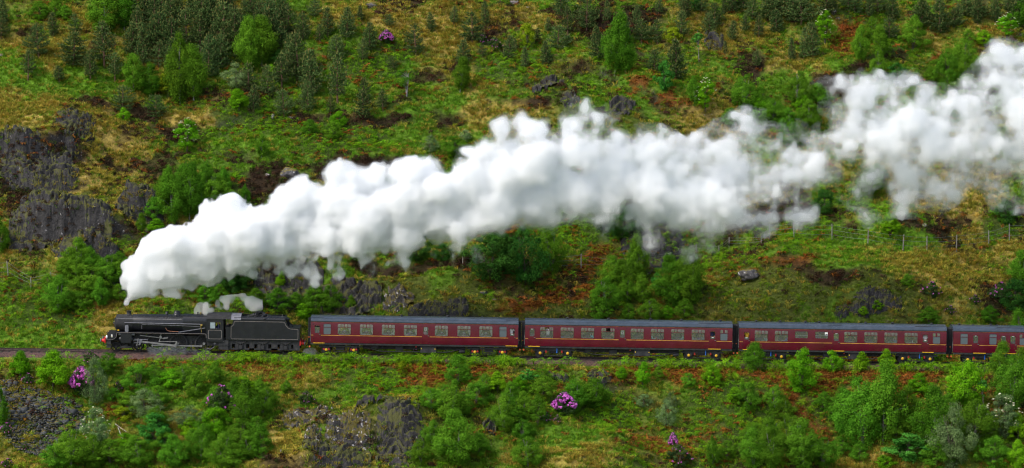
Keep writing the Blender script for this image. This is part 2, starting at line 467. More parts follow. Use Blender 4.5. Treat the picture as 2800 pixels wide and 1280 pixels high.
def zones(x, y, z):
    """softmax weights of the kinds of cover at points of the hillside"""
    px, py = project(x, y, z)
    w1 = (fbm2(x / 4.0, y / 4.0, 51, 3) - .5) * 120; w2 = (fbm2(x / 4.0, y / 4.0, 52, 3) - .5) * 90
    w1 = w1 + (fbm2(x / 1.1, y / 1.1, 53, 2) - .5) * 50; w2 = w2 + (fbm2(x / 1.1, y / 1.1, 54, 2) - .5) * 40
    ff, fg = fold_front(x, y)
    lift = dict(heather=.42 * ff, moss=.25 * ff, straw=.22 * fg, grass=.30 * fg - .25 * ff, bracken=-.2 * ff)
    out = []
    for i, k in enumerate(KINDS):
        s = BASE[k] + (fbm2(x / 6.5, y / 6.5, 100 + 7 * i, 3) - .5) * 1.15 + (fbm2(x / 1.5, y / 1.5, 200 + 7 * i, 3) - .5) * (.55 if k != 'rock' else 1.0) + lift.get(k, 0)
        g = np.zeros_like(s)
        for bx, by, rx, ry in PATCH[k]:
            g = np.maximum(g, np.exp(-(((px + w1 - bx) / rx) ** 2 + ((py + w2 - by) / ry) ** 2) * .8))
        out.append(s + g * {'straw': .95, 'rust': .95, 'rock': .9}.get(k, .75))
    W = np.exp(np.stack(out, -1) * 9.0)
    return W / W.sum(-1, keepdims=True)

GCOL = np.array([(.105, .215, .014), (.42, .31, .075), (.052, .085, .012), (.17, .060, .014), (.034, .021, .011), (.070, .088, .014), (.024, .023, .023)])

def axis(lo, hi, step, out_lo, out_hi):
    a = list(np.arange(lo, hi + 1e-6, step)); s = step; v = lo
    L = []
    while v > out_lo: s *= 1.25; v -= s; L.append(v)
    s = step; v = hi; Rr = []
    while v < out_hi: s *= 1.25; v += s; Rr.append(v)
    return np.array(L[::-1] + a + Rr)

gx, gy = axis(-57, 57, .25, -1500, 1500), axis(-21, 68, .25, -900, 1500)
X, Y = np.meshgrid(gx, gy)
Z = H(X, Y)
Wz = zones(X, Y, Z)
dzx = np.gradient(Z, axis=1) / np.gradient(gx)[None, :]; dzy = np.gradient(Z, axis=0) / np.gradient(gy)[:, None]
steep = sstep(1.7, 2.6, np.hypot(dzx, dzy))
Wz = Wz * (1 - steep[..., None]); Wz[..., 6] += steep
col = Wz @ GCOL
nx_, ny_ = len(gx), len(gy)
idx = np.arange(nx_ * ny_).reshape(ny_, nx_)
F = np.stack([idx[:-1, :-1], idx[:-1, 1:], idx[1:, 1:], idx[1:, :-1]], -1).reshape(-1, 4)
me = mesh_np("hillside", np.stack([X, Y, Z], -1).reshape(-1, 3), F, True,
             {"cover": ('FLOAT_COLOR', np.concatenate([col, Wz[..., 6:7]], -1).reshape(-1, 4))})

def ground_material():
    m, n, l, out = new_mat("hillside_soil_and_turf")
    at = n.new("ShaderNodeAttribute"); at.attribute_name = "cover"
    tc = n.new("ShaderNodeTexCoord")
    a = n.new("ShaderNodeTexNoise"); a.inputs["Scale"].default_value = 3.3; a.inputs["Detail"].default_value = 8; a.inputs["Roughness"].default_value = .7
    l.new(tc.outputs["Object"], a.inputs["Vector"])
    r = n.new("ShaderNodeMapRange"); r.inputs[1].default_value = .3; r.inputs[2].default_value = .7; r.inputs[3].default_value = .45; r.inputs[4].default_value = 1.5
    l.new(a.outputs["Fac"], r.inputs[0])
    mu = n.new("ShaderNodeMix"); mu.data_type = 'RGBA'; mu.blend_type = 'MULTIPLY'; mu.inputs[0].default_value = 1
    l.new(at.outputs["Color"], mu.inputs[6]); l.new(r.outputs[0], mu.inputs[7])
    # pale lichen flecks where the rock is bare
    v = n.new("ShaderNodeTexNoise"); v.inputs["Scale"].default_value = 4.5; v.inputs["Detail"].default_value = 3
    l.new(tc.outputs["Object"], v.inputs["Vector"])
    lr = n.new("ShaderNodeMapRange"); lr.inputs[1].default_value = .66; lr.inputs[2].default_value = .70
    l.new(v.outputs["Fac"], lr.inputs[0])
    ml = n.new("ShaderNodeMath"); ml.operation = 'MULTIPLY'; l.new(lr.outputs[0], ml.inputs[0]); l.new(at.outputs["Alpha"], ml.inputs[1])
    mx = n.new("ShaderNodeMix"); mx.data_type = 'RGBA'; l.new(ml.outputs[0], mx.inputs[0]); l.new(mu.outputs[2], mx.inputs[6]); mx.inputs[7].default_value = (.42, .41, .40, 1)
    b = n.new("ShaderNodeBsdfPrincipled"); b.inputs["Roughness"].default_value = .9; b.inputs["Specular IOR Level"].default_value = .15
    l.new(mx.outputs[2], b.inputs["Base Color"])
    bn = n.new("ShaderNodeTexNoise"); bn.inputs["Scale"].default_value = 7; bn.inputs["Detail"].default_value = 8; bn.inputs["Roughness"].default_value = .75
    l.new(tc.outputs["Object"], bn.inputs["Vector"])
    bp = n.new("ShaderNodeBump"); bp.inputs["Strength"].default_value = .9; bp.inputs["Distance"].default_value = .25
    l.new(bn.outputs["Fac"], bp.inputs["Height"]); l.new(bp.outputs[0], b.inputs["Normal"])
    l.new(b.outputs[0], out.inputs["Surface"])
    return m
me.materials.append(ground_material())
hill = tag(link("hillside", me), kind="structure")

# ================================================================== ground cover (uncountable: instanced over the hillside)
def tinted(V, F, tint, m, name):
    me = mesh_np(name, V, F, False, {"tint": ('FLOAT', tint)}); me.materials.append(m)
    return bpy.data.objects.new(name, me)          # a source for instances only: not linked, never rendered itself

def blades(rng, n, h0, h1, w, spread, lean):
    """curved tapering blades, three quads' worth of narrow triangles each"""
    V, F, T = [], [], []
    for i in range(n):
        a = rng.uniform(0, 6.283); r = spread * math.sqrt(rng.uniform(0, 1)); bx, by = r * math.cos(a), r * math.sin(a)
        d = a + rng.normal(0, .6); h = rng.uniform(h0, h1); ln = lean * rng.uniform(.3, 1.2) * h
        cx, cyy = math.cos(d), math.sin(d); yaw = rng.uniform(0, 6.283); tx, ty = math.cos(yaw) * w, math.sin(yaw) * w
        p1 = (bx + cx * ln * .35, by + cyy * ln * .35, h * .6); p2 = (bx + cx * ln, by + cyy * ln, h * (1 - .35 * min(1, lean)))
        o = len(V)
        V += [(bx - tx, by - ty, -.06), (bx + tx, by + ty, -.06), (p1[0] + tx * .8, p1[1] + ty * .8, p1[2]), (p1[0] - tx * .8, p1[1] - ty * .8, p1[2]), (p2[0] + tx * .15, p2[1] + ty * .15, p2[2]), (p2[0] - tx * .15, p2[1] - ty * .15, p2[2])]
        F += [(o, o + 1, o + 2, o + 3), (o + 3, o + 2, o + 4, o + 5)]
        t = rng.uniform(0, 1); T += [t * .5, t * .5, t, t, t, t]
    return np.array(V), np.array(F), np.array(T)

def fern(rng, nf, L, up, droop):
    """bracken: a stem and flat fronds of paired leaflets"""
    V, F, T = [], [], []
    def quad(a, b, c, d, t):
        o = len(V); V.extend([a, b, c, d]); F.append((o, o + 1, o + 2, o + 3)); T.extend([t] * 4)
    for i in range(nf):
        a = 6.283 * i / nf + rng.normal(0, .35); ca, sa = math.cos(a), math.sin(a); hz = up * rng.uniform(.7, 1.1); l = L * rng.uniform(.75, 1.15)
        t0 = rng.uniform(.15, 1)
        P = []
        for k in range(7):
            s = k / 6; P.append(Vector((ca * l * (.08 + .92 * s), sa * l * (.08 + .92 * s), hz * min(1, .75 + s * .9) - droop * l * s * s)))
        side = Vector((-sa, ca, 0))
        quad((0, 0, -.05), (.02, .01, -.05), tuple(P[0] + side * .012), tuple(P[0] - side * .012), .25)
        for k in range(1, 7):
            w = l * .42 * (1.05 - k / 6.3) * rng.uniform(.85, 1.1); c = P[k]; q = P[k - 1]; d = (c - q)
            for sg in (-1, 1):
                tip = c + side * (sg * w) + Vector((0, 0, -.12 * w)) + d * .35
                b0 = q + d * .25; m_ = (b0 + tip) / 2
                quad(tuple(b0), tuple(m_ - d * .22), tuple(tip), tuple(m_ + d * .30), min(1, t0 * rng.uniform(.8, 1.2)))
    return np.array(V), np.array(F), np.array(T)

def leaf_quads(P, N, size, rng, asp=.62):
    n = len(P)
    N = N / (np.linalg.norm(N, axis=1, keepdims=True) + 1e-9)
    t = rng.normal(size=(n, 3)); t -= (t * N).sum(1, keepdims=True) * N; t /= np.linalg.norm(t, axis=1, keepdims=True) + 1e-9
    b = np.cross(N, t)
    s = size[:, None]
    V = np.stack([P - t * s * .5, P + b * s * asp * .5, P + t * s * .5, P - b * s * asp * .5], 1).reshape(-1, 3)
    return V, np.arange(4 * n).reshape(n, 4)

rg = np.random.default_rng(5)
m_grass = leafy("grass_blades", (.075, .165, .010), (.175, .355, .022), .25, inst="col")
m_bracken = leafy("bracken_fronds", (.09, .20, .008), (.235, .46, .018), .3, inst="col")
m_dead = leafy("dead_bracken", (.15, .055, .014), (.42, .18, .04), .1, inst="col")
m_heather = leafy("heather_twigs", (.026, .015, .011), (.085, .050, .026), .05, inst="col")
P_grass = [tinted(*blades(rg, 16, .16, .40, .020, .22, .7), m_grass, "grass_tuft") for _ in range(3)]
P_straw = [tinted(*blades(rg, 26, .22, .5, .020, .22, 1.5), m_grass, "straw_tussock") for _ in range(3)]
P_fern = [tinted(*fern(rg, k, .5, .5, .35), m_bracken, "fern") for k in (4, 5, 3, 4)]
def litter(rng):
    V, F, T = fern(rng, 5, .5, .2, .25)
    V = V * np.array([1, 1, .9]) + rng.normal(0, .03, V.shape)
    V2, F2, T2 = blades(rng, 7, .2, .6, .014, .2, 1.2)
    return np.concatenate([V, V2]), np.concatenate([F, F2 + len(V)]), np.concatenate([T * .6, T2])
P_dead = [tinted(*litter(rg), m_dead, "dead_frond") for _ in range(3)]
def heath(rng):
    n = 90
    d = rng.normal(size=(n, 3)); d[:, 2] = np.abs(d[:, 2]); d /= np.linalg.norm(d, axis=1, keepdims=True)
    P = d * np.array([.36, .36, .30]) * rng.uniform(.55, 1, (n, 1))
    V, F = leaf_quads(P, d + rng.normal(0, .5, d.shape), rng.uniform(.07, .15, n), rng, .5)
    return V, F, np.repeat(rng.uniform(0, 1, n) ** 1.5, 4)
P_heath = [tinted(*heath(rg), m_heather, "heather_clump") for _ in range(3)]

def scatter(name, pts, scale, colr, protos, rng, tilt=.12):
    n = len(pts)
    rot = np.stack([rng.normal(0, tilt, n), rng.normal(0, tilt, n), rng.uniform(0, 6.283, n)], -1)
    me = mesh_np(name, pts, np.zeros((0, 3), int), False, {
        "size": ('FLOAT', scale), "turn": ('FLOAT_VECTOR', rot), "pick": ('INT', rng.integers(0, len(protos), n)),
        "col": ('FLOAT_COLOR', np.concatenate([colr, np.ones((n, 1))], 1))})
    o = tag(link(name, me), kind="stuff")
    g = bpy.data.node_groups.new(name + "_spread", 'GeometryNodeTree')
    g.interface.new_socket("Geometry", in_out='INPUT', socket_type='NodeSocketGeometry')
    g.interface.new_socket("Geometry", in_out='OUTPUT', socket_type='NodeSocketGeometry')
    N, L = g.nodes, g.links
    gi, go = N.new("NodeGroupInput"), N.new("NodeGroupOutput")
    jn = N.new("GeometryNodeJoinGeometry")
    for p in reversed(protos):
        oi = N.new("GeometryNodeObjectInfo"); oi.inputs["Object"].default_value = p; oi.inputs["As Instance"].default_value = True
        L.new(oi.outputs["Geometry"], jn.inputs[0])
    def attr(a, t):
        q = N.new("GeometryNodeInputNamedAttribute"); q.data_type = t; q.inputs["Name"].default_value = a
        return q.outputs[0]
    ip = N.new("GeometryNodeInstanceOnPoints")
    L.new(gi.outputs[0], ip.inputs["Points"]); L.new(jn.outputs[0], ip.inputs["Instance"])
    ip.inputs["Pick Instance"].default_value = True
    L.new(attr("pick", 'INT'), ip.inputs["Instance Index"])
    er = N.new("FunctionNodeEulerToRotation"); L.new(attr("turn", 'FLOAT_VECTOR'), er.inputs[0]); L.new(er.outputs[0], ip.inputs["Rotation"])
    L.new(attr("size", 'FLOAT'), ip.inputs["Scale"])
    L.new(ip.outputs[0], go.inputs[0])
    md = o.modifiers.new("spread", 'NODES'); md.node_group = g
    return o

def sow(n, rng):
    x, y = rng.uniform(-68, 70, n), rng.uniform(-23, 72, n)
    k = (np.abs(y) > 2.75)
    x, y = x[k], y[k]
    z = H(x, y)
    px, py = project(x, y, z)
    k = (px > -420) & (px < 3220) & (py > -150) & (py < 1420)
    x, y, z = x[k], y[k], z[k]
    return np.stack([x, y, z], -1), zones(x, y, z)

def vary(base, n, rng, a=.25):
    return np.array(base) * (1 + rng.uniform(-a, a, (n, 1))) * (1 + rng.uniform(-a * .5, a * .5, (n, 3)))

pts, W = sow(200000, rg)
stp = (W[:, 6] < .5) | (rg.uniform(0, 1, len(pts)) < .12)
u = rg.uniform(0, 1, len(pts))
edge = np.abs(pts[:, 1]) > 3.4
k = (u < W[:, 6] * .3 + W[:, 0] * .9 + W[:, 2] * .25 + W[:, 5] * .75 + W[:, 1] * .35) & stp & edge
g_ = pts[k]; wg = W[k]
c = vary((1, 1, 1), len(g_), rg, .3) * (1 - wg[:, 5:6]) + wg[:, 5:6] * vary((.95, .62, .8), len(g_), rg, .25)
scatter("grass", g_, rg.uniform(.6, 1.15, len(g_)) * (1 - .4 * wg[:, 5]), c, P_grass, rg)
k = (u > 1 - W[:, 1] * .75 - W[:, 5] * .12 - W[:, 0] * .10) & stp & edge
s_ = pts[k]
scatter("straw_grass", s_, rg.uniform(.6, 1.3, len(s_)), vary((3.3, 1.32, 3.4), len(s_), rg, .3), P_straw, rg)
pts, W = sow(140000, rg)
u = rg.uniform(0, 1, len(pts)); near = np.abs(pts[:, 1] + 3) < 1.2
k = (u < W[:, 2] * .62 + W[:, 3] * .30 + W[:, 0] * .06 + W[:, 5] * .05)
f_ = pts[k]; dull = W[k][:, 3:4] + W[k][:, 5:6]
scatter("bracken", f_, rg.uniform(.65, 1.35, len(f_)), vary((1, 1, 1), len(f_), rg, .3) * (1 - dull * np.array([[-.05, .25, .2]])), P_fern, rg, .25)
k = (u > 1 - W[:, 3] * .85 - W[:, 2] * .07 - W[:, 4] * .05)
d_ = pts[k]
# the verge: bracken and grass crowding onto the ballast shoulder beside the wheels
vx = rg.uniform(-54, 56, 5200); vy = rg.uniform(-3.4, -1.95, 5200)
vpx = 1400 + vx * 28.9
dn_ = np.interp(vpx, [0, 330, 420, 600, 660, 850, 1150, 1400, 1440, 1640, 1690, 2010, 2060, 2300, 2560, 2800], [.02, .04, .08, .12, .36, .45, .5, .36, .04, .06, .38, .42, .3, .3, .35, .45])
kk = (rg.uniform(0, 1, 5200) < dn_ * (.35 + 1.3 * fbm2(vx / 1.3, vy * 0, 91, 2) ** 1.3)) & (vy < -2.15 - .5 * (1 - dn_))
vp = np.stack([vx[kk], vy[kk], zt(vx[kk]) - .30 - .33 * np.clip((-vy[kk] - 2.0) / .8, 0, 1)], -1)
scatter("verge_bracken", vp, rg.uniform(1.1, 2.3, len(vp)), vary((1, 1, 1), len(vp), rg, .3), P_fern, rg, .2)
scatter("dead_bracken", d_, rg.uniform(.7, 1.4, len(d_)), vary((1, .95, .9), len(d_), rg, .35), P_dead, rg, .3)
pts, W = sow(107000, rg)
u = rg.uniform(0, 1, len(pts))
k = (u < W[:, 4] * .75 + W[:, 5] * .05 + W[:, 6] * .30) & (np.abs(pts[:, 1]) > 4)
h_ = pts[k]
hc = vary((1, 1, 1), len(h_), rg, .35)
gmix = rg.uniform(0, 1, (len(h_), 1)) < .22
scatter("heather", h_, rg.uniform(.6, 1.5, len(h_)), np.where(gmix, hc * np.array([[.8, 1.7, .8]]), hc), P_heath, rg, .25)
# ================================================================== rocks
def rock_material(name, base, lichen, moss, amount=.62, mossy=.35, streak=False):
    m, n, l, out = new_mat(name)
    tc = n.new("ShaderNodeTexCoord"); ge = n.new("ShaderNodeNewGeometry")
    def noise(sc, det, src="Object"):
        q = n.new("ShaderNodeTexNoise"); q.inputs["Scale"].default_value = sc; q.inputs["Detail"].default_value = det
        l.new(tc.outputs[src], q.inputs["Vector"]); return q.outputs["Fac"]
    def ramp(v, a, b, c=0., d=1.):
        q = n.new("ShaderNodeMapRange"); q.inputs[1].default_value = a; q.inputs[2].default_value = b; q.inputs[3].default_value = c; q.inputs[4].default_value = d
        l.new(v, q.inputs[0]); return q.outputs[0]
    def mixc(f, a, b):
        q = n.new("ShaderNodeMix"); q.data_type = 'RGBA'; l.new(f, q.inputs[0])
        l.new(a, q.inputs[6]) if not isinstance(a, tuple) else setattr(q.inputs[6], 'default_value', (*a, 1))
        l.new(b, q.inputs[7]) if not isinstance(b, tuple) else setattr(q.inputs[7], 'default_value', (*b, 1))
        return q.outputs[2]
    c = mixc(ramp(noise(1.7, 6), .35, .65), tuple(x * .55 for x in base), tuple(x * 1.5 for x in base))
    c = mixc(ramp(noise(2.6, 5), amount, amount + .05), c, lichen)
    if streak:
        mp = n.new("ShaderNodeMapping"); mp.inputs["Scale"].default_value = (2.6, 2.6, 1.15); l.new(tc.outputs["Object"], mp.inputs["Vector"])
        q = n.new("ShaderNodeTexNoise"); q.inputs["Scale"].default_value = 1.5; q.inputs["Detail"].default_value = 6; q.inputs["Roughness"].default_value = .7; l.new(mp.outputs[0], q.inputs["Vector"])
        c = mixc(ramp(q.outputs["Fac"], .63, .68), c, (.21, .20, .205)); c = mixc(ramp(q.outputs["Fac"], .42, .36), c, (.010, .010, .012))
    sx = n.new("ShaderNodeSeparateXYZ"); l.new(ge.outputs["Normal"], sx.inputs[0])
    ad = n.new("ShaderNodeMath"); ad.operation = 'MULTIPLY_ADD'; ad.inputs[1].default_value = .9; l.new(noise(2.2, 5), ad.inputs[0]); l.new(sx.outputs[2], ad.inputs[2])
    c = mixc(ramp(ad.outputs[0], 1.35 - mossy, 1.5 - mossy), c, moss)
    b = n.new("ShaderNodeBsdfPrincipled"); b.inputs["Roughness"].default_value = .75; b.inputs["Specular IOR Level"].default_value = .3
    l.new(c, b.inputs["Base Color"])
    bp = n.new("ShaderNodeBump"); bp.inputs["Strength"].default_value = .8; bp.inputs["Distance"].default_value = .12
    l.new(noise(6, 8), bp.inputs["Height"]); l.new(bp.outputs[0], b.inputs["Normal"])
    l.new(b.outputs[0], out.inputs["Surface"])
    return m

m_crag = rock_material("schist", (.023, .0215, .022), (.36, .345, .335), (.058, .060, .014), .71, .30, True)
m_boulder = rock_material("lichened_boulder", (.085, .080, .084), (.5, .48, .46), (.13, .11, .03), .62, .45)
m_black_rock = rock_material("black_rock", (.016, .015, .016), (.5, .47, .46), (.05, .05, .012), .66, .15, True)
m_scree = rock_material("broken_slate", (.050, .054, .060), (.36, .36, .35), (.085, .068, .014), .64, .24)
m_pale = rock_material("pale_rock", (.20, .175, .17), (.5, .47, .45), (.08, .07, .02), .6, .4)
m_flecked = rock_material("flecked_schist", (.040, .036, .036), (.44, .41, .40), (.085, .070, .014), .58, .32, True)

_ico = {}
def ico(sub):
    if sub not in _ico:
        bm = bmesh.new(); bmesh.ops.create_icosphere(bm, subdivisions=sub, radius=1)
        _ico[sub] = (np.array([v.co[:] for v in bm.verts]), np.array([[v.index for v in f.verts] for f in bm.faces])); bm.free()
    return _ico[sub]

def rock_np(rng, sx, sy, sz, cuts=11, sub=3, rough=.05, upright=0.0):
    """a stone with flat broken faces: the unit ball cut back by random planes"""
    D, F = ico(sub)
    N = rng.normal(size=(cuts, 3)); N[:, 2] *= (1 - upright); N /= np.linalg.norm(N, axis=1, keepdims=True)
    N = np.concatenate([N, [[0, 0, 1.0]], [[0, -1.0, .15]]]); d = rng.uniform(.55, .95, len(N))
    dot = D @ N.T
    r = np.min(np.where(dot > .05, d / np.maximum(dot, .05), 9), axis=1)
    r = np.minimum(r, 1.25)
    s = rng.uniform(0, 99)
    r = r * (1 + rough * 2 * (vn3(D[:, 0] * 3 + s, D[:, 1] * 3, D[:, 2] * 3, 4) - .5) + rough * (vn3(D[:, 0] * 8 + s, D[:, 1] * 8, D[:, 2] * 8, 5) - .5))
    return D * r[:, None] * np.array([sx, sy, sz]), F

def outcrop(name, px, py, wpx, hpx, n, m, label, cat, rng, upright=.6, group=None):
    """bedrock breaking out of the slope: ledges and near-vertical jointed faces, dipping under the turf at its edges"""
    c = hit(px, py); s = mpp(c)
    w = wpx * s * .60; dpt = hpx * s * .62 / .66
    r_ = .085 if w < 2.6 else .11
    gx_, gy_ = np.arange(-w, w + r_, r_), np.arange(-dpt, dpt + r_, r_)
    X_, Y_ = np.meshgrid(gx_, gy_); wx_, wy_ = X_ + c[0], Y_ + c[1]
    wx_ = wx_ + (fbm2(wx_ / .7, wy_ / .7, 301, 2) - .5) * .22; wy_ = wy_ + (fbm2(wx_ / .7, wy_ / .7, 302, 2) - .5) * .22
    h = H(wx_, wy_)
    win = 1 - np.hypot(X_ / w, Y_ / dpt) ** 2
    win = win + (fbm2(wx_ / 1.1, wy_ / 1.1, 303, 3) - .5) * 1.5
    S = rng.uniform(.55, 1.0)
    hh = h + (fbm2(wx_ / 1.3, wy_ / 2.2, 304, 2) - .5) * 1.9 + .25 * wx_ * rng.uniform(-1, 1)
    blk = np.floor(wx_ / rng.uniform(.45, .8) + (fbm2(wx_ / 2, wy_ / 2, 305, 2) - .5) * 4)
    hh = hh + (_h(blk, blk * 0, blk * 0, 9) - .5) * .55
    fr = hh / S - np.floor(hh / S)
    ledge = S * (sstep(.0, .22, fr) - fr)                       # a riser, then a flat tread
    crack = np.abs(2 * fbm2(wx_ / .5, wy_ / 1.6, 306, 2) - 1)
    z = h + ledge * .95 + np.clip(win, -1, .8) * .42 - .10 - .22 * np.exp(-(crack / .05) ** 2) + (fbm2(wx_ / .25, wy_ / .25, 307, 2) - .5) * .30
    k = (win > -.35)
    ny2, nx2 = X_.shape; ii = np.arange(nx2 * ny2).reshape(ny2, nx2)
    F = np.stack([ii[:-1, :-1], ii[:-1, 1:], ii[1:, 1:], ii[1:, :-1]], -1)[k[:-1, :-1] & k[1:, 1:] & k[1:, :-1] & k[:-1, 1:]]
    V = np.stack([wx_, wy_, z], -1).reshape(-1, 3) - c
    used = np.unique(F); mp_ = np.full(len(V), -1); mp_[used] = np.arange(len(used))
    o_ = link(name, mesh_np(name, V[used], mp_[F]), None, c)
    o_.data.materials.append(m)
    return tag(o_, label, cat, group)

rr = np.random.default_rng(11)
G1 = "dark rock outcrops on the hillside"
for a in [
 (45, 420, 100, 80, 13, "dark crag with white streaks at the left edge, highest of the crags"),
 (205, 345, 90, 60, 7, "broken grey outcrop among heather above the left crags"),
 (190, 385, 30, 60, 4, "thin white-streaked rock rib just under the heathery outcrop"),
 (150, 475, 110, 50, 8, "low mossy slabs between the two large left crags"),
 (100, 560, 130, 70, 13, "wide dark rock ledge at left below the mossy slabs"),
 (225, 600, 140, 90, 18, "largest black cliff at left with white vertical streaks"),
 (350, 580, 55, 55, 6, "squat dark rock right of the black cliff"),
 (405, 545, 75, 80, 11, "tall purple-grey rock face beside the left birch trees"),
 (290, 695, 60, 45, 6, "small grey rock face above the bushes left of the steam"),
 (762, 755, 110, 110, 15, "black cliff under the steam beside the tender"),
 (835, 745, 80, 50, 6, "brown mossy rock steps right of the cliff under the steam"),
 (960, 825, 140, 55, 12, "dark rock bank right above the first coach roof"),
 (1090, 838, 70, 34, 6, "pale pinkish rock right above the first coach roof"),
 (1170, 850, 90, 24, 5, "low broken rocks above the middle of the first coach"),
 (1250, 845, 50, 22, 4, "grey slab above the right half of the first coach"),
 (1500, 235, 75, 24, 6, "long dark slab high above the middle of the steam"),
 (1560, 270, 45, 22, 4, "black slab end right below the long dark slab"),
 (1700, 298, 60, 26, 5, "shaded rocks touching the top of the biggest steam cloud"),
 (1955, 120, 50, 40, 5, "dark scree rock beside the thin white-stemmed sapling"),
 (2400, 822, 110, 22, 7, "crumbling black ledge on the mound above the third coach"),
 (2330, 846, 80, 16, 5, "lower crumbling ledge right above the third coach roof"),
 (850, 1150, 130, 60, 12, "purple-grey rock face with white lichen, left part of the foreground knoll"),
 (950, 1180, 100, 40, 9, "white-lichened slab in the middle of the foreground knoll"),
 (855, 1205, 40, 40, 5, "whitest lichened corner at the lower left of the foreground knoll"),
 (920, 1240, 160, 50, 13, "lowest rock band of the foreground knoll"),
 (1000, 1108, 100, 18, 6, "thin black rock edge along the top of the foreground knoll"),
 (1095, 1190, 110, 110, 14, "slanting dark slab on the right shoulder of the foreground knoll"),
 (1340, 1172, 34, 34, 4, "single black rock between the foreground bushes"),
 (1640, 1038, 60, 18, 6, "ruined dry stones below the second coach"),
 (1520, 1036, 60, 14, 5, "row of low stones left of the ruined dry stones")]:
    outcrop("rock_outcrop", *a[:5], m_flecked if 'pinkish' in a[5] or 'whitest' in a[5] or 'lichen' in a[5] else m_crag, a[5], "rock outcrop", rr, .6, G1)

def boulder(px, py, wpx, hpx, m, label, rng, sink=.3, cuts=12):
    c = hit(px, py); s = mpp(c)
    v, f = rock_np(rng, wpx * s * .55, wpx * s * .42, hpx * s * .62, cuts + 8, 4 if wpx > 40 else 3, .13, .2)
    o = link("boulder", mesh_np("boulder", v, f), None, c + np.array([0, 0, hpx * s * (.5 - sink)]))
    o.data.materials.append(m)
    return tag(o, label, "boulder", "boulders on the hillside")
outcrop("rock_outcrop", 1787, 655, 150, 105, 8, m_black_rock, "big black jagged rock with white flecks at the lower edge of the steam", "rock outcrop", rr, .6, G1)
boulder(2048, 764, 60, 38, m_boulder, "round grey mossy boulder on the bracken slope right of the tree clump", rr, .2)
boulder(793, 486, 56, 34, m_boulder, "mossy boulder touching the top of the steam near its left end", rr, .2)
boulder(732, 481, 14, 12, m_pale, "small white stone left of the mossy boulder by the steam", rr)
boulder(1017, 22, 33, 20, m_boulder, "yellow-lichened boulder at the top edge of the hill", rr, .2)
boulder(745, 322, 13, 17, m_pale, "upright pale stone under the dark pines", rr)
boulder(798, 323, 26, 9, m_boulder, "flat grey stone right of the upright pale stone", rr)
boulder(1322, 802, 22, 12, m_boulder, "small grey boulder on the grassy bank above the first coach", rr)
boulder(1354, 822, 14, 8, m_pale, "white stone on the bank above the gap of the first two coaches", rr)
boulder(2528, 618, 15, 12, m_pale, "white stone in the dark heather under the last steam cloud", rr)
boulder(2280, 36, 20, 16, m_pale, "pale stone beside the cream-flowered tree at the top right", rr)
boulder(2292, 54, 14, 12, m_boulder, "grey stone just below the pale stone at the top right", rr)
boulder(2367, 108, 10, 8, m_pale, "tiny white stone right of the slender yellow-green birch", rr)
boulder(1405, 8, 30, 14, m_pale, "pale slab patch at the top edge left of the wood", rr)
boulder(1446, 22, 18, 9, m_pale, "small pale slab right under the one at the top edge", rr)
boulder(768, 1242, 6, 22, m_pale, "upright white splinter of rock at the left foot of the knoll", rr)
boulder(1596, 1251, 7, 6, m_pale, "tiny white stone on the foreground turf", rr)
boulder(5, 152, 18, 9, m_boulder, "grey stone at the left edge high on the hill", rr)
boulder(325, 875, 12, 8, m_boulder, "small grey stone in the straw grass ahead of the engine", rr)

# ------------------------------------------------------------------ scree below the line at left
scree = thing("scree", "heap of broken dark stones spilling down below the track at left", "scree", hit(125, 1150))
poly = [(0, 1040), (60, 1045), (134, 1073), (214, 1100), (236, 1159), (196, 1190), (160, 1230), (104, 1248), (45, 1230), (0, 1180)]
def inside(x, y):
    r = False
    for i in range(len(poly)):
        (x0, y0), (x1, y1) = poly[i], poly[i - 1]
        if (y0 > y) != (y1 > y) and x < (x1 - x0) * (y - y0) / (y1 - y0) + x0: r = not r
    return r
stone_meshes = []
for i in range(9):
    v, f = rock_np(rr, .34, .30, .22, 10, 1 if i < 5 else 2, .03, .1)
    q = mesh_np("stone", v, f); q.materials.append(m_scree); stone_meshes.append(q)
small_V, small_F, so, cnt, tries = [], [], 0, 0, 0
sc0 = np.array(scree.location)
while tries < 1500:
    tries += 1
    x, y = rr.uniform(-5, 240), rr.uniform(1040, 1250)
    if not inside(x, y): continue
    c = hit(x, y) - sc0
    if cnt < 290 and tries % 4:
        o = link("stone", stone_meshes[cnt % 9], scree, c + np.array([0, 0, rr.uniform(-.02, .14)]))
        o.rotation_euler = (rr.normal(0, .45), rr.normal(0, .45), rr.uniform(0, 6.28))
        o.scale = [rr.choice([.6, .8, 1, 1.3, 1.7], p=[.3, .3, .2, .13, .07]) * rr.uniform(.8, 1.2)] * 3; cnt += 1
    else:
        for k in range(5):
            v, f = rock_np(rr, .13, .12, .09, 7, 1, .02); small_V.append(v * rr.uniform(.5, 1.4) + c + rr.normal(0, .25, 3) * np.array([1, 1, .25])); small_F.append(f + so); so += len(v)
o = link("rubble", mesh_np("rubble", np.concatenate(small_V), np.concatenate(small_F)), scree); o.data.materials.append(m_scree); tag(o, kind="stuff")

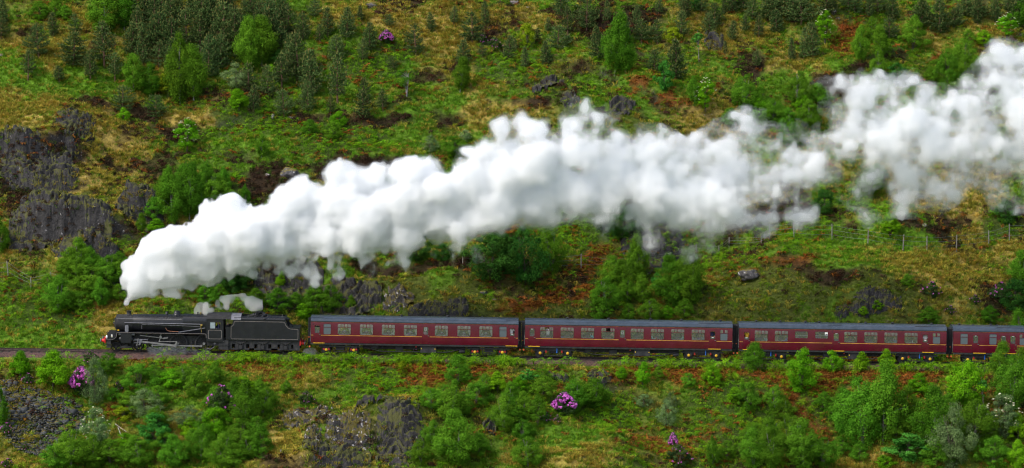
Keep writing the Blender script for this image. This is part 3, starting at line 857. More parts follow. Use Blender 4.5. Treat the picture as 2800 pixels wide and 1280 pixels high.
m_log = paint("old_timber", (.045, .042, .044), .8, var=.4, scale=6, bump=.5)
m_dead_wood = paint("bleached_wood", (.42, .38, .34), .8, var=.3, scale=5, bump=.3)
def log(p, q, r, label, m, cat, name, square=False, lift=.18):
    a, b = hit(*p), hit(*q); a[2] += lift; b[2] += lift
    pts = [a + (b - a) * t + np.array([0, 0, math.sin(t * 9) * r * .25]) for t in np.linspace(0, 1, 6)]
    mb = MB(); mb.tube([Vector(x - a) for x in pts], r, 4 if square else 7, r * .8)
    return tag(mb.build(name, m, None, a), label, cat)
log((169, 1146), (174, 1103), .13, "dark squared old timber lying down the scree", m_log, "timber", "timber", True, .22)
log((110, 1234), (140, 1196), .11, "dark broken timber at the foot of the scree", m_log, "timber", "timber", True, .2)
log((110, 1240), (152, 1224), .08, "thin dark pole lying across below the broken timber", m_log, "pole", "wooden_pole", False, .1)
log((323, 1180), (337, 1216), .05, "bleached dead branch leaning straight among the bushes", m_dead_wood, "branch", "dead_branch", False, .35)
log((318, 1213), (346, 1193), .045, "brownish dead branch crossing the bleached one", m_dead_wood, "branch", "dead_branch", False, .2)
log((315, 1171), (346, 1193), .035, "thin dead branch above the two crossed branches", m_dead_wood, "branch", "dead_branch", False, .4)

# ================================================================== railway track
m_ballast = paint("ballast_stone", (.082, .042, .034), .95, var=.8, scale=11, dirt=(.035, .024, .018), dscale=.8, bump=1.0, bscale=14)
m_rail = paint("rusty_rail", (.060, .036, .030), .6, var=.3, scale=4)
m_sleeper = paint("tarred_sleeper", (.045, .034, .032), .9, var=.5, scale=3, bump=.5)
xs = np.arange(-75, 75.01, .25)
prof = [(-3.1, -.80), (-2.6, -.64), (-2.1, -.40), (-1.7, -.20), (-.9, -.165), (0, -.16), (.9, -.165), (1.75, -.2), (2.3, -.38), (2.9, -.66)]
pv = np.array([[(x, y, z + zt(x)) for y, z in prof] for x in xs]).reshape(-1, 3)
pv += (np.stack([vn2(pv[:, 0] * 3, pv[:, 1] * 3, 61 + k) for k in range(3)], 1) - .5) * np.array([0, .16, .10])
k = len(prof); ii = np.arange(len(xs) * k).reshape(-1, k)
o = link("ballast", mesh_np("ballast", pv, np.stack([ii[:-1, :-1], ii[1:, :-1], ii[1:, 1:], ii[:-1, 1:]], -1).reshape(-1, 4), False))
o.data.materials.append(m_ballast); tag(o, kind="structure")
TILT = math.atan(GRADE)
track = bpy.data.objects.new("railway_track", None); C.objects.link(track); track.rotation_euler = (0, TILT, 0); tag(track, kind="structure")
rp = [(-.065, -.158), (.065, -.158), (.06, -.14), (.012, -.12), (.012, -.045), (.036, -.035), (.034, 0), (-.034, 0), (-.036, -.035), (-.012, -.045), (-.012, -.12), (-.06, -.14)]
for sy in (-.753, .753):
    MB().prismx([(y + sy, z) for y, z in rp], -75, 75).build("rail", m_rail, track)
sl = MB().box(-.125, .125, -1.3, 1.3, -.30, -.162, .01)
for sy in (-.753, .753): sl.box(-.10, .10, sy - .17, sy + .17, -.162, -.12); sl.box(-.05, .05, sy - .14, sy - .075, -.12, -.06); sl.box(-.05, .05, sy + .075, sy + .14, -.12, -.06)
slm = sl.mesh("sleeper", m_sleeper)
for x in np.arange(-56, 56.1, .70): link("sleeper", slm, track, (x + rr.normal(0, .015), rr.normal(0, .02), 0))

# ------------------------------------------------------------------ wire fences
m_post = paint("weathered_post", (.20, .185, .165), .85, var=.25, scale=8, bump=.3)
m_wire = paint("fence_wire", (.25, .25, .25), .5, metal=.8, var=.1)
def fence(posts, label):
    base = hit(*posts[0][:2]); t = thing("wire_fence", label, "fence", base)
    tops = []
    for i, (px, py, hpx) in enumerate(posts):
        p = hit(px, py); h = hpx * mpp(p) * 1.02; lean = rr.normal(0, .03)
        mb = MB(); d = p - base
        mb.tube([d + np.array([0, 0, -.3]), d + np.array([lean * h * .5, 0, h * .5]), d + np.array([lean * h, 0, h])], .062, 7, .055)
        mb.build("post", m_post, t)
        tops.append((d, h))
    for f in (.35, .65, .92):
        mb = MB(); pts = []
        for i in range(len(tops) - 1):
            (a, ha), (b, hb) = tops[i], tops[i + 1]
            for s in (0, .5): pts.append(a + (b - a) * s + np.array([0, -.07, (ha + (hb - ha) * s) * f - (.06 if s else 0)]))
        pts.append(tops[-1][0] + np.array([0, -.07, tops[-1][1] * f]))
        mb.tube(pts, .010, 4); mb.build("wire", m_wire, t)
    return t
fence([(1265, 727, 33), (1420, 745, 38), (1589, 738, 43), (1670, 728, 20), (1819, 713, 20), (1904, 697, 30), (1966, 690, 18), (1994, 675, 26), (2082, 667, 20), (2104, 656, 42), (2171, 652, 43), (2275, 658, 45),
       (2373, 669, 40), (2469, 687, 45), (2534, 687, 41), (2615, 687, 44), (2704, 673, 42), (2760, 660, 47), (2840, 655, 44)], "long wire fence on pale wooden posts across the slope above the coaches")
fence([(-20, 757, 42), (23, 759, 44), (85, 785, 27), (139, 780, 36), (170, 781, 30)], "short wire fence of pale posts in the bracken at the left edge")
# ================================================================== the train
m_black = paint("engine_black", (.007, .008, .012), .38, var=.35, scale=1.5, dirt=(.013, .013, .015), dscale=1.4, bump=.04, bscale=9)
m_sooty = paint("sooty_black", (.018, .018, .020), .75, var=.4, scale=3)
m_frame = paint("grimy_frame", (.022, .023, .026), .7, var=.4, scale=3, dirt=(.045, .040, .036), dscale=3)
m_steel = paint("bright_steel", (.25, .245, .25), .45, metal=.5, var=.2, scale=4)
m_grey = paint("dull_steel", (.20, .20, .23), .5, metal=.3, var=.25)
m_red = paint("buffer_red", (.55, .022, .016), .45, var=.2)
m_line = paint("lining", (.24, .21, .20), .5, var=.25, scale=1.3)
m_copper = paint("copper_pipe", (.45, .20, .12), .4, metal=.6, var=.2)
m_brass = paint("brass", (.55, .38, .12), .35, metal=.7, var=.2)
m_white = paint("white_enamel", (.80, .80, .78), .4, var=.05)
m_yellow = paint("yellow_paint", (.80, .47, .02), .5, var=.12)
m_orange = paint("orange_paint", (.75, .14, .04), .5, var=.15)
m_blue = paint("blue_paint", (.03, .16, .62), .4, var=.1)
m_coal = paint("coal", (.016, .016, .019), .45, var=.6, scale=8)
m_maroon = paint("maroon_enamel", (.098, .0020, .0150), .26, var=.2, scale=.9, dirt=(.115, .006, .028), dscale=.7, bump=.06, bscale=1.6, coat=.5)
m_goldline = paint("orange_lining", (.48, .22, .04), .5, var=.35, scale=1.4)
m_redline = paint("red_lining", (.50, .11, .035), .5, var=.3, scale=1.4)
m_roof = paint("roof_grey", (.040, .055, .078), .27, var=.18, scale=1.6, dirt=(.07, .08, .10), dscale=.8, bump=.05, bscale=3)
m_gang = paint("gangway_black", (.016, .016, .020), .7, var=.4)
m_cloth = paint("white_cloth", (.80, .80, .78), .8, var=.06)
m_curtain = paint("cream_curtain", (.72, .70, .64), .8, var=.12, scale=9)
m_seat = paint("seat_moquette", (.15, .185, .18), .9, var=.3)
m_inner = paint("coach_lining", (.70, .71, .68), .7, var=.15)
m_table = paint("table_laminate", (.55, .53, .50), .4, var=.05)
m_lampred = paint("red_lamp_shade", (.60, .14, .10), .7, var=.1)
m_notice = paint("paper_notice", (.82, .82, .80), .7, var=.03)
m_print = paint("printed_ink", (.10, .09, .12), .7, var=.1)

def glass(name, tint=(.97, .985, .98), refl=.08, film=.065):
    m, n, l, out = new_mat(name)
    t = n.new("ShaderNodeBsdfTransparent"); t.inputs["Color"].default_value = (*tint, 1)
    g = n.new("ShaderNodeBsdfGlossy"); g.inputs["Roughness"].default_value = .06
    tc = n.new("ShaderNodeTexCoord"); nz = n.new("ShaderNodeTexNoise"); nz.inputs["Scale"].default_value = 1.1
    l.new(tc.outputs["Object"], nz.inputs["Vector"])
    bp = n.new("ShaderNodeBump"); bp.inputs["Strength"].default_value = .35; bp.inputs["Distance"].default_value = .06; l.new(nz.outputs["Fac"], bp.inputs["Height"]); l.new(bp.outputs[0], g.inputs["Normal"])
    fr = n.new("ShaderNodeMath"); fr.operation = 'ADD'; fr.inputs[1].default_value = refl
    fn = n.new("ShaderNodeFresnel"); fn.inputs["IOR"].default_value = 1.5; l.new(fn.outputs[0], fr.inputs[0])
    mx = n.new("ShaderNodeMixShader"); l.new(fr.outputs[0], mx.inputs[0]); l.new(t.outputs[0], mx.inputs[1]); l.new(g.outputs[0], mx.inputs[2])
    df = n.new("ShaderNodeBsdfDiffuse"); df.inputs["Color"].default_value = (.58, .62, .64, 1)      # pale veil of reflected sky put into the pane's colour
    m2 = n.new("ShaderNodeMixShader"); m2.inputs[0].default_value = film; l.new(mx.outputs[0], m2.inputs[1]); l.new(df.outputs[0], m2.inputs[2])
    l.new(m2.outputs[0], out.inputs["Surface"]); return m
m_glass = glass("window_glass")
m_toplight = glass("ventilator_glass", (.80, .86, .90), .36, .06)
m_frost = paint("frosted_glass", (.10, .125, .14), .25, var=.12, scale=1.2)

def at_px(px): return (px - 1400) / 28.9
def vehicle(name, label, cat, px, group=None):
    x = at_px(px)
    return thing(name, label, cat, (x, 0, zt(x)), (0, TILT, 0), group)

def spoked_wheel(r, spokes, m, rim=.10, hub=.14, w=.13, balance=None):
    mb = MB()
    mb.rev([(-w / 2, r - rim), (-w / 2, r), (w / 2 - .03, r), (w / 2, r + .035), (w / 2 + .03, r + .035), (w / 2 + .03, r - rim)], 'y', n=36, caps=False)
    mb.rev([(-w / 2, r - rim), (w / 2 + .03, r - rim)], 'y', n=36, caps=False)
    mb.cyl('y', (0, 0, 0), hub, -w / 2 - .05, w / 2 + .05, 14)
    for k in range(spokes):
        a = 2 * math.pi * k / spokes; c, s = math.cos(a), math.sin(a)
        mb.tube([(c * hub * .8, 0, s * hub * .8), (c * (r - rim * .7), 0, s * (r - rim * .7))], .032, 4, .024)
    if balance:
        a0, a1 = balance; n = 10
        P = [((r - rim * .5) * math.cos(a0 + (a1 - a0) * i / n), (r - rim * .5) * math.sin(a0 + (a1 - a0) * i / n)) for i in range(n + 1)]
        mb.prism(P, -w / 2 - .012, w / 2 - .02)
    return mb.mesh("wheel", m)

# ------------------------------------------------------------------ locomotive  (x from the front buffers, -y is the side in view)
loco = vehicle("steam_locomotive", "black steam locomotive with red buffers and bright side rods at the train's head", "steam locomotive", 274.5)
BZ = 2.66
b = MB(); b.rev([(1.34, .25), (1.36, .62), (1.42, .70), (1.44, .80), (1.46, .80), (2.98, .80)], 'x', (0, 0, BZ), 40); b.build("smokebox", m_sooty, loco)
b = MB(); b.rev([(1.22, .05), (1.25, .45), (1.335, .60)], 'x', (0, 0, BZ), 28); b.tube([(1.2, -.35, BZ + .32), (1.17, 0, BZ + .36), (1.2, .35, BZ + .32)], .018); b.cyl('x', (0, 0, BZ), .05, 1.08, 1.25, 10)
door = b.build("smokebox_door", m_sooty, loco)
b = MB(); b.bar((1.10, BZ - .12), (1.14, BZ + .14), .04, -.02, .02); b.build("handle", m_grey, door)
b = MB(); b.rev([(2.98, .81), (3.0, .815), (5.2, .845), (7.75, .885)], 'x', (0, 0, BZ + .02), 40); boil = b.build("boiler", m_black, loco)
for x in (3.0, 4.3, 5.45, 6.6):
    r0 = .818 + (x - 3) * .0150
    b = MB(); b.rev([(x - .025, r0 + .0), (x - .022, r0 + .012), (x + .022, r0 + .012), (x + .025, r0)], 'x', (0, 0, BZ + .02), 40, caps=False); b.build("boiler_band", m_black, boil)
# square-shouldered firebox
fb = []
for y, z in [(-.62, 1.55), (-.80, 1.75), (-.90, 2.4), (-.93, 2.9), (-.90, 3.22), (-.80, 3.42), (-.62, 3.55), (-.3, 3.60), (0, 3.615)]: fb.append((y, z))
fb += [(-y, z) for y, z in fb[-2::-1]]
b = MB(); b.prismx(fb, 7.76, 10.1, True); fbx = b.build("firebox", m_black, loco)
for i in range(6):
    b = MB(); b.rev([(0, .045), (-.05, .03)], 'y', (8.35 + .31 * i, -.925, 3.02), 8); b.build("washout_plug", m_frame, fbx)
b = MB(); b.rev([(0, .36), (.02, .28), (.1, .225), (.30, .20), (.36, .235), (.40, .27), (.42, .26), (.42, .19), (.10, .18)], 'z', (2.58, 0, 3.40), 24, caps=False); b.build("chimney", m_sooty, loco)
b = MB(); b.rev([(0, .44), (.05, .36), (.22, .335), (.36, .30), (.42, .2), (.44, .02)], 'z', (7.13, 0, 3.46), 24); b.build("steam_dome", m_black, loco)
b = MB(); b.rev([(0, .2), (.05, .14), (.27, .12), (.33, .08), (.34, .01)], 'z', (6.16, 0, 3.47), 16); b.tube([(6.16, -.1, 3.6), (6.17, -.62, 3.3), (6.18, -.86, 2.7)], .04); b.build("top_feed", m_black, loco)
for x in (9.12, 9.40):
    b = MB(); b.rev([(0, .07), (.16, .06), (.17, .09), (.2, .09), (.21, .03)], 'z', (x, -.12, 3.6), 12); b.build("safety_valve", m_brass if x > 9.3 else m_sooty, loco)

b = MB(); b.tube([(1.5, -.87, 3.16), (4.5, -.90, 3.15), (7.7, -.94, 3.15)], .022)
for x in (1.6, 3.0, 4.6, 6.0, 7.4): b.cyl('y', (x, -.80, 3.155), .018, -.12, .04, 6)
b.build("handrail", m_steel, loco)
b = MB(); b.tube([(2.25, -.86, 2.77), (5, -.90, 2.76), (9.45, -.97, 2.74)], .038, 8); b.build("ejector_pipe", m_grey, loco)
b = MB(); b.tube([(3.9, -.80, 2.62), (3.9, -.84, 2.2)], .02); b.tube([(3.9, -.84, 2.62), (6.4, -.93, 2.6), (9.4, -.99, 2.52)], .018); b.build("lubricator_pipe", m_grey, loco)
b = MB(); b.tube([(6.15, -.93, 2.35), (6.3, -.97, 2.12), (6.5, -.98, 2.04), (7.4, -.98, 2.0)], .026); b.build("injector_pipe", m_copper, loco)
b = MB(); b.bar((7.5, 1.98), (9.9, 2.4), .075, -1.0, -.97); b.bar((7.35, 1.96), (8.3, 2.12), .05, -1.005, -.972); b.build("reversing_rod", m_grey, loco)
b = MB(); b.tube([(9.55, -1.0, 2.75), (9.5, -1.0, 2.5), (9.55, -1.0, 2.25), (9.55, -1.0, 1.98)], .05, 8, .03); b.box(9.46, 9.64, -1.06, -.97, 2.62, 2.76); b.build("ejector", m_brass, loco)
# saddle, frames, running plate
b = MB(); b.prismx([(-.62, 1.0), (.62, 1.0), (.70, 1.9), (-.70, 1.9)], 1.5, 3.0); b.build("smokebox_saddle", m_sooty, loco)
b = MB()
for s in (-1, 1): b.box(.62, 11.6, s * .62 - .02, s * .62 + .02, .72, 1.86)
b.build("main_frame", m_sooty, loco)
b = MB(); b.prism([(1.56, 1.86), (9.98, 1.86), (9.98, 1.91), (1.56, 1.91)], -1.31, 1.31); fp = b.build("running_plate", m_black, loco)
b = MB(); b.prism([(.50, 1.16), (.50, 1.24), (.66, 1.24), (1.5, 1.94), (1.60, 1.94), (1.62, 1.80), (1.58, 1.5), (1.42, 1.28), (1.15, 1.16)], -1.30, -1.25); b.prism([(.50, 1.16), (.50, 1.24), (.66, 1.24), (1.5, 1.94), (1.60, 1.94), (1.62, 1.80), (1.58, 1.5), (1.42, 1.28), (1.15, 1.16)], 1.25, 1.30)
b.prism([(.66, 1.22), (1.52, 1.92), (1.52, 1.88), (.66, 1.18)], -1.25, 1.25); b.build("front_platform", m_black, loco)
def curve(pts, w, y0, y1, name, m, parent):
    mb = MB()
    for p, q in zip(pts[:-1], pts[1:]): mb.bar(p, q, w, y0, y1)
    return mb.build(name, m, parent)
curve([(.52, 1.185), (1.15, 1.185), (1.38, 1.28), (1.54, 1.48), (1.585, 1.78), (1.60, 1.875)], .026, -1.306, -1.30, "lining", m_line, loco)
curve([(1.60, 1.875), (9.96, 1.872), (10.02, 1.80), (10.03, 1.55), (10.16, 1.33), (10.45, 1.21), (11.72, 1.19)], .030, -1.325, -1.311, "lining", m_line, fp)
curve([(9.96, 1.90), (10.0, 1.80), (10.01, 1.55), (10.14, 1.31), (10.44, 1.17), (11.72, 1.15)], .06, -1.31, -.9, "rear_step_plate", m_black, fp)
b = MB(); b.box(.42, .52, -1.25, 1.25, .86, 1.34); b.build("buffer_beam", m_red, loco)
for s in (-.87, .87):
    b = MB(); b.rev([(.02, .01), (.0, .16), (.0, .22), (.06, .22), (.07, .07), (.14, .07)], 'x', (0, s, 1.06), 18); bf = b.build("buffer", m_grey, loco)
    b = MB(); b.rev([(.12, .125), (.14, .15), (.40, .165), (.42, .2)], 'x', (0, s, 1.06), 18); b.build("buffer_shank", m_red, bf)
b = MB(); b.tube([(.42, -.3, 1.1), (.25, -.32, 1.35), (.2, -.33, 1.2), (.24, -.34, .7), (.3, -.33, .5)], .03); b.build("vacuum_hose", m_sooty, loco)
b = MB(); b.tube([(.42, 0, 1.0), (.25, 0, .85), (.2, 0, .6), (.3, 0, .42), (.42, 0, .6)], .035); b.build("coupling_chain", m_sooty, loco)
b = MB(); b.box(.62, 1.02, -1.22, -1.18, .42, 1.16); b.box(.60, 1.04, -1.28, -1.02, .74, .78); b.box(.60, 1.04, -1.28, -1.02, .40, .44); b.build("front_step", m_frame, loco)
b = MB(); b.rev([(0, .085), (.16, .10), (.2, .1), (.22, .06), (.30, .05), (.31, .01)], 'z', (.60, -.95, 1.26), 12); b.build("headlamp", m_white, loco)
b = MB(); b.box(1.05, 1.19, -1.335, -1.301, 1.42, 1.68, .02); pl = b.build("shed_plate", m_white, loco)
b = MB(); b.box(1.08, 1.16, -1.341, -1.336, 1.46, 1.56, .01); b.build("plate_figure", m_brass, pl)
b = MB(); b.box(1.60, 1.78, -1.0, -.9, 2.02, 2.10, .02); b.build("lamp_iron_plate", m_yellow, loco)
# cylinder, steam pipe
cyl_poly = [(1.98, 1.80), (2.96, 1.80), (2.99, 1.72), (2.99, 1.15), (2.9, .92), (2.04, .92), (1.95, 1.15), (1.95, 1.72)]
b = MB(); b.prism(cyl_poly, -1.34, -.66); b.prism(cyl_poly, .66, 1.34)
for s in (-1, 1):
    b.rev([(1.80, .24), (1.86, .28), (3.06, .28), (3.12, .2)], 'x', (0, s * 1.0, 1.22), 20)
cylo = b.build("cylinder", m_black, loco)
b = MB()
for s in (-1, 1): b.rev([(1.70, .10), (1.73, .125), (3.22, .125), (3.25, .1)], 'x', (0, s * 1.03, 1.70), 14)
b.build("valve_chest", m_grey, cylo)
b = MB()
for s in (-1, 1): b.prism(rrect(2.34, 2.66, 1.92, 2.56, .1), s * .98 - .14, s * .98 + .14)
b.build("steam_pipe_casing", m_grey, loco)
# wheels
PX = [5.20, 7.37, 9.79]
wm = spoked_wheel(.885, 18, m_frame, .125, .19, .14, (2.3 - math.pi, 3.2 - math.pi)); pm = spoked_wheel(.47, 10, m_frame, .085, .11, .13)
for x in PX:
    for s in (-1, 1):
        w = link("driving_wheel", wm, loco, (x, s * .75, .885)); w.rotation_euler = (0, 0, 0 if s < 0 else math.pi)
    MB().cyl('y', (x, 0, .885), .09, -.7, .7, 10).build("axle", m_sooty, loco)
bog = MB().box(1.1, 3.75, -.58, -.54, .38, .66)
bog.box(1.1, 3.75, .54, .58, .38, .66).box(1.9, 2.95, -.95, -.86, .34, .56).box(2.3, 2.6, -.9, .9, .4, .7); bog = bog.build("leading_bogie", m_frame, loco)
for x in (1.47, 3.45):
    for s in (-1, 1):
        w = link("bogie_wheel", pm, bog, (x, s * .75, .47)); w.rotation_euler = (0, 0, 0 if s < 0 else math.pi)
b = MB(); b.rev([(0, .525), (.03, .535), (.30, .535), (.31, .52)], 'y', (1.42, -.98, .50), 30, caps=False)
b.v = [p for p in b.v]; gm = b.mesh("splasher", m_brass)
bm = bmesh.new(); bm.from_mesh(gm); bmesh.ops.delete(bm, geom=[f for f in bm.faces if math.atan2(f.calc_center_median().z - .5, f.calc_center_median().x - 1.42) < .9 or math.atan2(f.calc_center_median().z - .5, f.calc_center_median().x - 1.42) > 2.35], context='FACES'); bm.to_mesh(gm); bm.free()
link("wheel_guard", gm, loco)
# motion
cz, cx0 = .885 - .215, -.26
def rod(p, q, w0, w1, y0, y1, name, eyes=True, m=None):
    mb = MB(); d = Vector((q[0] - p[0], q[1] - p[1])).normalized(); nx, nz = -d.y / 2, d.x / 2
    mb.prism([(p[0] + nx * w0, p[1] + nz * w0), (p[0] - nx * w0, p[1] - nz * w0), (q[0] - nx * w1, q[1] - nz * w1), (q[0] + nx * w1, q[1] + nz * w1)], y0, y1)
    if eyes:
        for e, w in ((p, w0), (q, w1)): mb.cyl('y', (e[0], 0, e[1]), w * .85, y0 - .012, y1 + .012, 16)
    return mb.build(name, m or m_steel, loco)
P1, P2, P3 = [(x + cx0, cz) for x in PX]
rod(P1, P2, .115, .115, -1.00, -.95, "coupling_rod"); rod(P2, P3, .115, .115, -1.00, -.95, "coupling_rod")
XH = (3.72, 1.06)
rod(XH, P2, .12, .20, -1.10, -1.04, "connecting_rod")
b = MB(); b.box(3.18, 4.48, -1.12, -.98, 1.20, 1.26); b.box(3.18, 4.48, -1.12, -.98, .88, .93); b.build("slide_bar", m_grey, loco)
b = MB(); b.cyl('x', (0, -1.0, 1.08), .04, 3.1, 3.6, 10); b.build("piston_rod", m_steel, loco)
b = MB(); b.box(3.5, 3.95, -1.14, -.96, .93, 1.2); b.prism([(3.68, .95), (3.84, .95), (3.80, .72), (3.70, .72)], -1.16, -1.11); b.build("crosshead", m_grey, loco)
rod((3.46, .68), (3.60, 1.28), .055, .06, -1.20, -1.165, "combination_lever"); rod((3.45, .70), (3.75, .74), .05, .05, -1.18, -1.14, "union_link")
rod((3.80, 1.60), (5.72, 1.40), .07, .075, -1.02, -.98, "radius_rod")
b = MB(); b.cyl('y', (5.70, 0, 1.50), .115, -1.08, -.95, 16); b.bar((5.70, 1.5), (5.58, 1.06), .085, -1.07, -1.02); b.bar((5.70, 1.5), (5.74, 1.76), .07, -1.07, -1.02); b.bar((5.74, 1.40), (5.95, 1.34), .05, -1.10, -1.05); b.prism([(5.92, 1.28), (6.35, 1.36), (6.42, 1.46), (6.36, 1.50), (5.95, 1.42)], -1.10, -1.04); b.build("expansion_link", m_steel, loco)
rod((5.58, 1.07), (7.22, 1.08), .065, .065, -1.16, -1.12, "eccentric_rod")
b = MB(); b.prism([(6.96, .60), (7.18, .60), (7.28, 1.0), (7.16, 1.04)], -1.19, -1.12); b.cyl('y', (7.11, 0, .67), .11, -1.2, -1.1, 14); b.cyl('y', (7.22, 0, 1.06), .075, -1.22, -1.1, 12); b.cyl('y', (7.33, 0, .87), .10, -1.0, -.86, 14); b.build("return_crank", m_steel, loco)
b = MB(); b.cyl('y', (9.79, 0, .885), .12, -.96, -.86, 14); b.build("axle_end", m_steel, loco)
b = MB()
for x in (6.3, 8.6, 4.45): b.box(x - .05, x + .05, -.78, -.72, .38, 1.15); b.prism([(x - .16, .45), (x + .06, .45), (x + .06, .2), (x - .1, .22)], -.82, -.68)
b.build("brake_hanger", m_frame, loco)
b = MB(); b.tube([(10.05, -1.0, .5), (10.4, -1.05, .38), (10.75, -1.05, .6), (10.9, -1.05, 1.0)], .03); b.cyl('y', (10.82, 0, .95), .09, -1.12, -1.0, 12); b.build("injector", m_grey, loco)
b = MB(); b.box(11.2, 11.72, -1.22, -1.18, .45, 1.14); b.box(11.15, 11.76, -1.28, -1.0, .78, .82); b.box(11.15, 11.76, -1.28, -1.0, .42, .46); b.build("cab_step", m_frame, loco)
b = MB(); b.box(10.1, 11.7, -1.1, 1.1, .75, 1.16); b.build("ashpan", m_sooty, loco)
# cab
side_out = [(10.06, 1.18), (11.66, 1.18), (11.66, 2.2), (11.62, 2.35), (11.60, 3.32), (10.06, 3.32)]
win = [(10.36, 2.38), (11.40, 2.38), (11.40, 3.04), (10.36, 3.04)]
def holed(outer, inner, y0, y1, mb):
    mb.prism([outer[0], outer[1], (outer[1][0], inner[0][1]), (outer[0][0], inner[0][1])], y0, y1)
    mb.prism([(outer[0][0], inner[2][1]), (outer[1][0], inner[2][1]), (outer[4][0], outer[4][1]), (outer[5][0], outer[5][1])], y0, y1)
    mb.prism([(outer[0][0], inner[0][1]), (inner[0][0], inner[0][1]), (inner[0][0], inner[2][1]), (outer[0][0], inner[2][1])], y0, y1)
    mb.prism([(inner[1][0], inner[0][1]), (outer[1][0], inner[0][1]), (outer[1][0], inner[2][1]), (inner[1][0], inner[2][1])], y0, y1)
cab = MB()
for s in (-1, 1): holed(side_out, win, s * 1.31 - .02, s * 1.31 + .02, cab)
cab.box(10.06, 10.10, -1.28, -.93, 1.2, 3.32); cab.box(10.06, 10.10, .93, 1.28, 1.2, 3.32); cab.box(10.06, 10.1, -.93, .93, 3.0, 3.6)
cab = cab.build("cab", m_black, loco)
roofp = [(-1.36, 3.30), (-1.30, 3.46), (-1.08, 3.62), (-.7, 3.74), (0, 3.80), (.7, 3.74), (1.08, 3.62), (1.30, 3.46), (1.36, 3.30), (1.30, 3.30), (1.24, 3.43), (1.05, 3.57), (.68, 3.69), (0, 3.75), (-.68, 3.69), (-1.05, 3.57), (-1.24, 3.43), (-1.30, 3.30)]
b = MB(); b.prismx(roofp, 10.08, 12.35); b.build("roof", m_sooty, cab)
b = MB(); b.prismx([(y * .97, z - .04) for y, z in roofp], 12.35, 13.3); b.build("roof_extension", m_grey, cab)
fr = MB().ring(rrect(10.33, 11.43, 2.35, 3.07, .06), rrect(10.39, 11.37, 2.41, 3.01, .05), -1.345, -1.325); fr.box(10.86, 10.92, -1.34, -1.3, 2.40, 3.02)
fr = fr.build("window", m_sooty, cab)
MB().box(10.37, 10.86, -1.318, -1.312, 2.40, 3.02).build("pane", paint("hazy_pane", (.30, .36, .40), .2, var=.2, scale=2), fr)
MB().ring(rrect(10.22, 11.50, 1.40, 2.26, .12), rrect(10.255, 11.465, 1.435, 2.225, .10), -1.337, -1.331).build("lining", m_line, cab)
b = MB(); b.box(10.7, 11.75, -1.2, 1.2, 1.2, 1.3); b.build("floor", m_sooty, cab)
# ------------------------------------------------------------------ tender
tender = vehicle("coal_tender", "black lined coal tender coupled between the engine and the first coach", "tender", 274.5 + 11.82 * 28.9)
def T(X, Yp): return ((X - 1580) * .00806, (632 + .0156 * (X - 1580) * .6 - Yp) * .00806)
side = [(.45, 1.36), (.45, 2.62), (.62, 2.75), (.74, 3.15), (.80, 3.24), (5.55, 3.24), (5.72, 3.18), (5.84, 2.92), (6.0, 2.70), (6.2, 2.60), (7.05, 2.58), (7.05, 1.36)]
b = MB(); b.prism(side, -1.31, -1.27); b.prism(side, 1.27, 1.31)
b.box(.45, 7.05, -1.27, 1.27, 1.37, 1.42); b.box(7.0, 7.046, -1.27, 1.27, 1.42, 2.57); b.box(.46, .5, -1.27, 1.27, 1.42, 2.6); b.prismx([(-1.27, 2.5), (1.27, 2.5), (1.27, 2.55), (-1.27, 2.55)], 5.6, 7.0)
tb = b.build("tank", m_black, tender)
# in-curved coal rail
for s in (-1, 1):
    P = [(s * 1.31, 3.20), (s * 1.29, 3.35), (s * 1.20, 3.48), (s * 1.02, 3.55), (s * 1.02, 3.51), (s * 1.17, 3.44), (s * 1.25, 3.33), (s * 1.27, 3.20)]
    b = MB(); b.prismx(P, .82, 5.62, True); b.build("coal_plate", m_black, tb)
b = MB(); b.prismx([(-1.26, 2.56), (1.26, 2.56), (1.0, 3.50), (-1.0, 3.50)], 5.50, 5.66); b.build("bulkhead", m_black, tb)
lin = [(.56, 1.50), (.56, 2.58), (.80, 2.78), (.86, 3.05), (.93, 3.12), (5.48, 3.11), (5.62, 3.05), (5.72, 2.80), (5.92, 2.57), (6.15, 2.46), (6.80, 2.44), (6.88, 2.37), (6.88, 1.54), (6.82, 1.47), (.63, 1.44), (.56, 1.50)]
curve(lin, .032, -1.327, -1.312, "lining", m_line, tb)
hv, hf, ho = [], [], 0
for i in range(150):
    x = rr.normal(3.3, .85); y = rr.normal(0, .45); x = min(max(x, 1.2), 5.2)
    z = 3.40 + .50 * math.exp(-((x - 3.1) / .75) ** 2 - (y / .6) ** 2) + rr.uniform(-.05, .05)
    v, f = rock_np(rr, .13, .12, .10, 7, 1, .02); hv.append(v * rr.uniform(.7, 1.4) + [x, y, z]); hf.append(f + ho); ho += len(v)
v, f = rock_np(rr, 2.3, .98, .40, 5, 3, .12); hv.append(v + [3.1, 0, 3.25]); hf.append(f + ho)
o = link("coal", mesh_np("coal", np.concatenate(hv), np.concatenate(hf)), tender); o.data.materials.append(m_coal); tag(o, kind="stuff")
b = MB(); b.tube([(5.35, -.9, 3.5), (5.35, -.9, 3.80)], .025); b.build("lamp_bracket", m_steel, tender)
b = MB(); b.rev([(0, .26), (.10, .26), (.16, .12)], 'z', (6.05, 0, 2.55), 16); b.build("water_filler", m_black, tender)
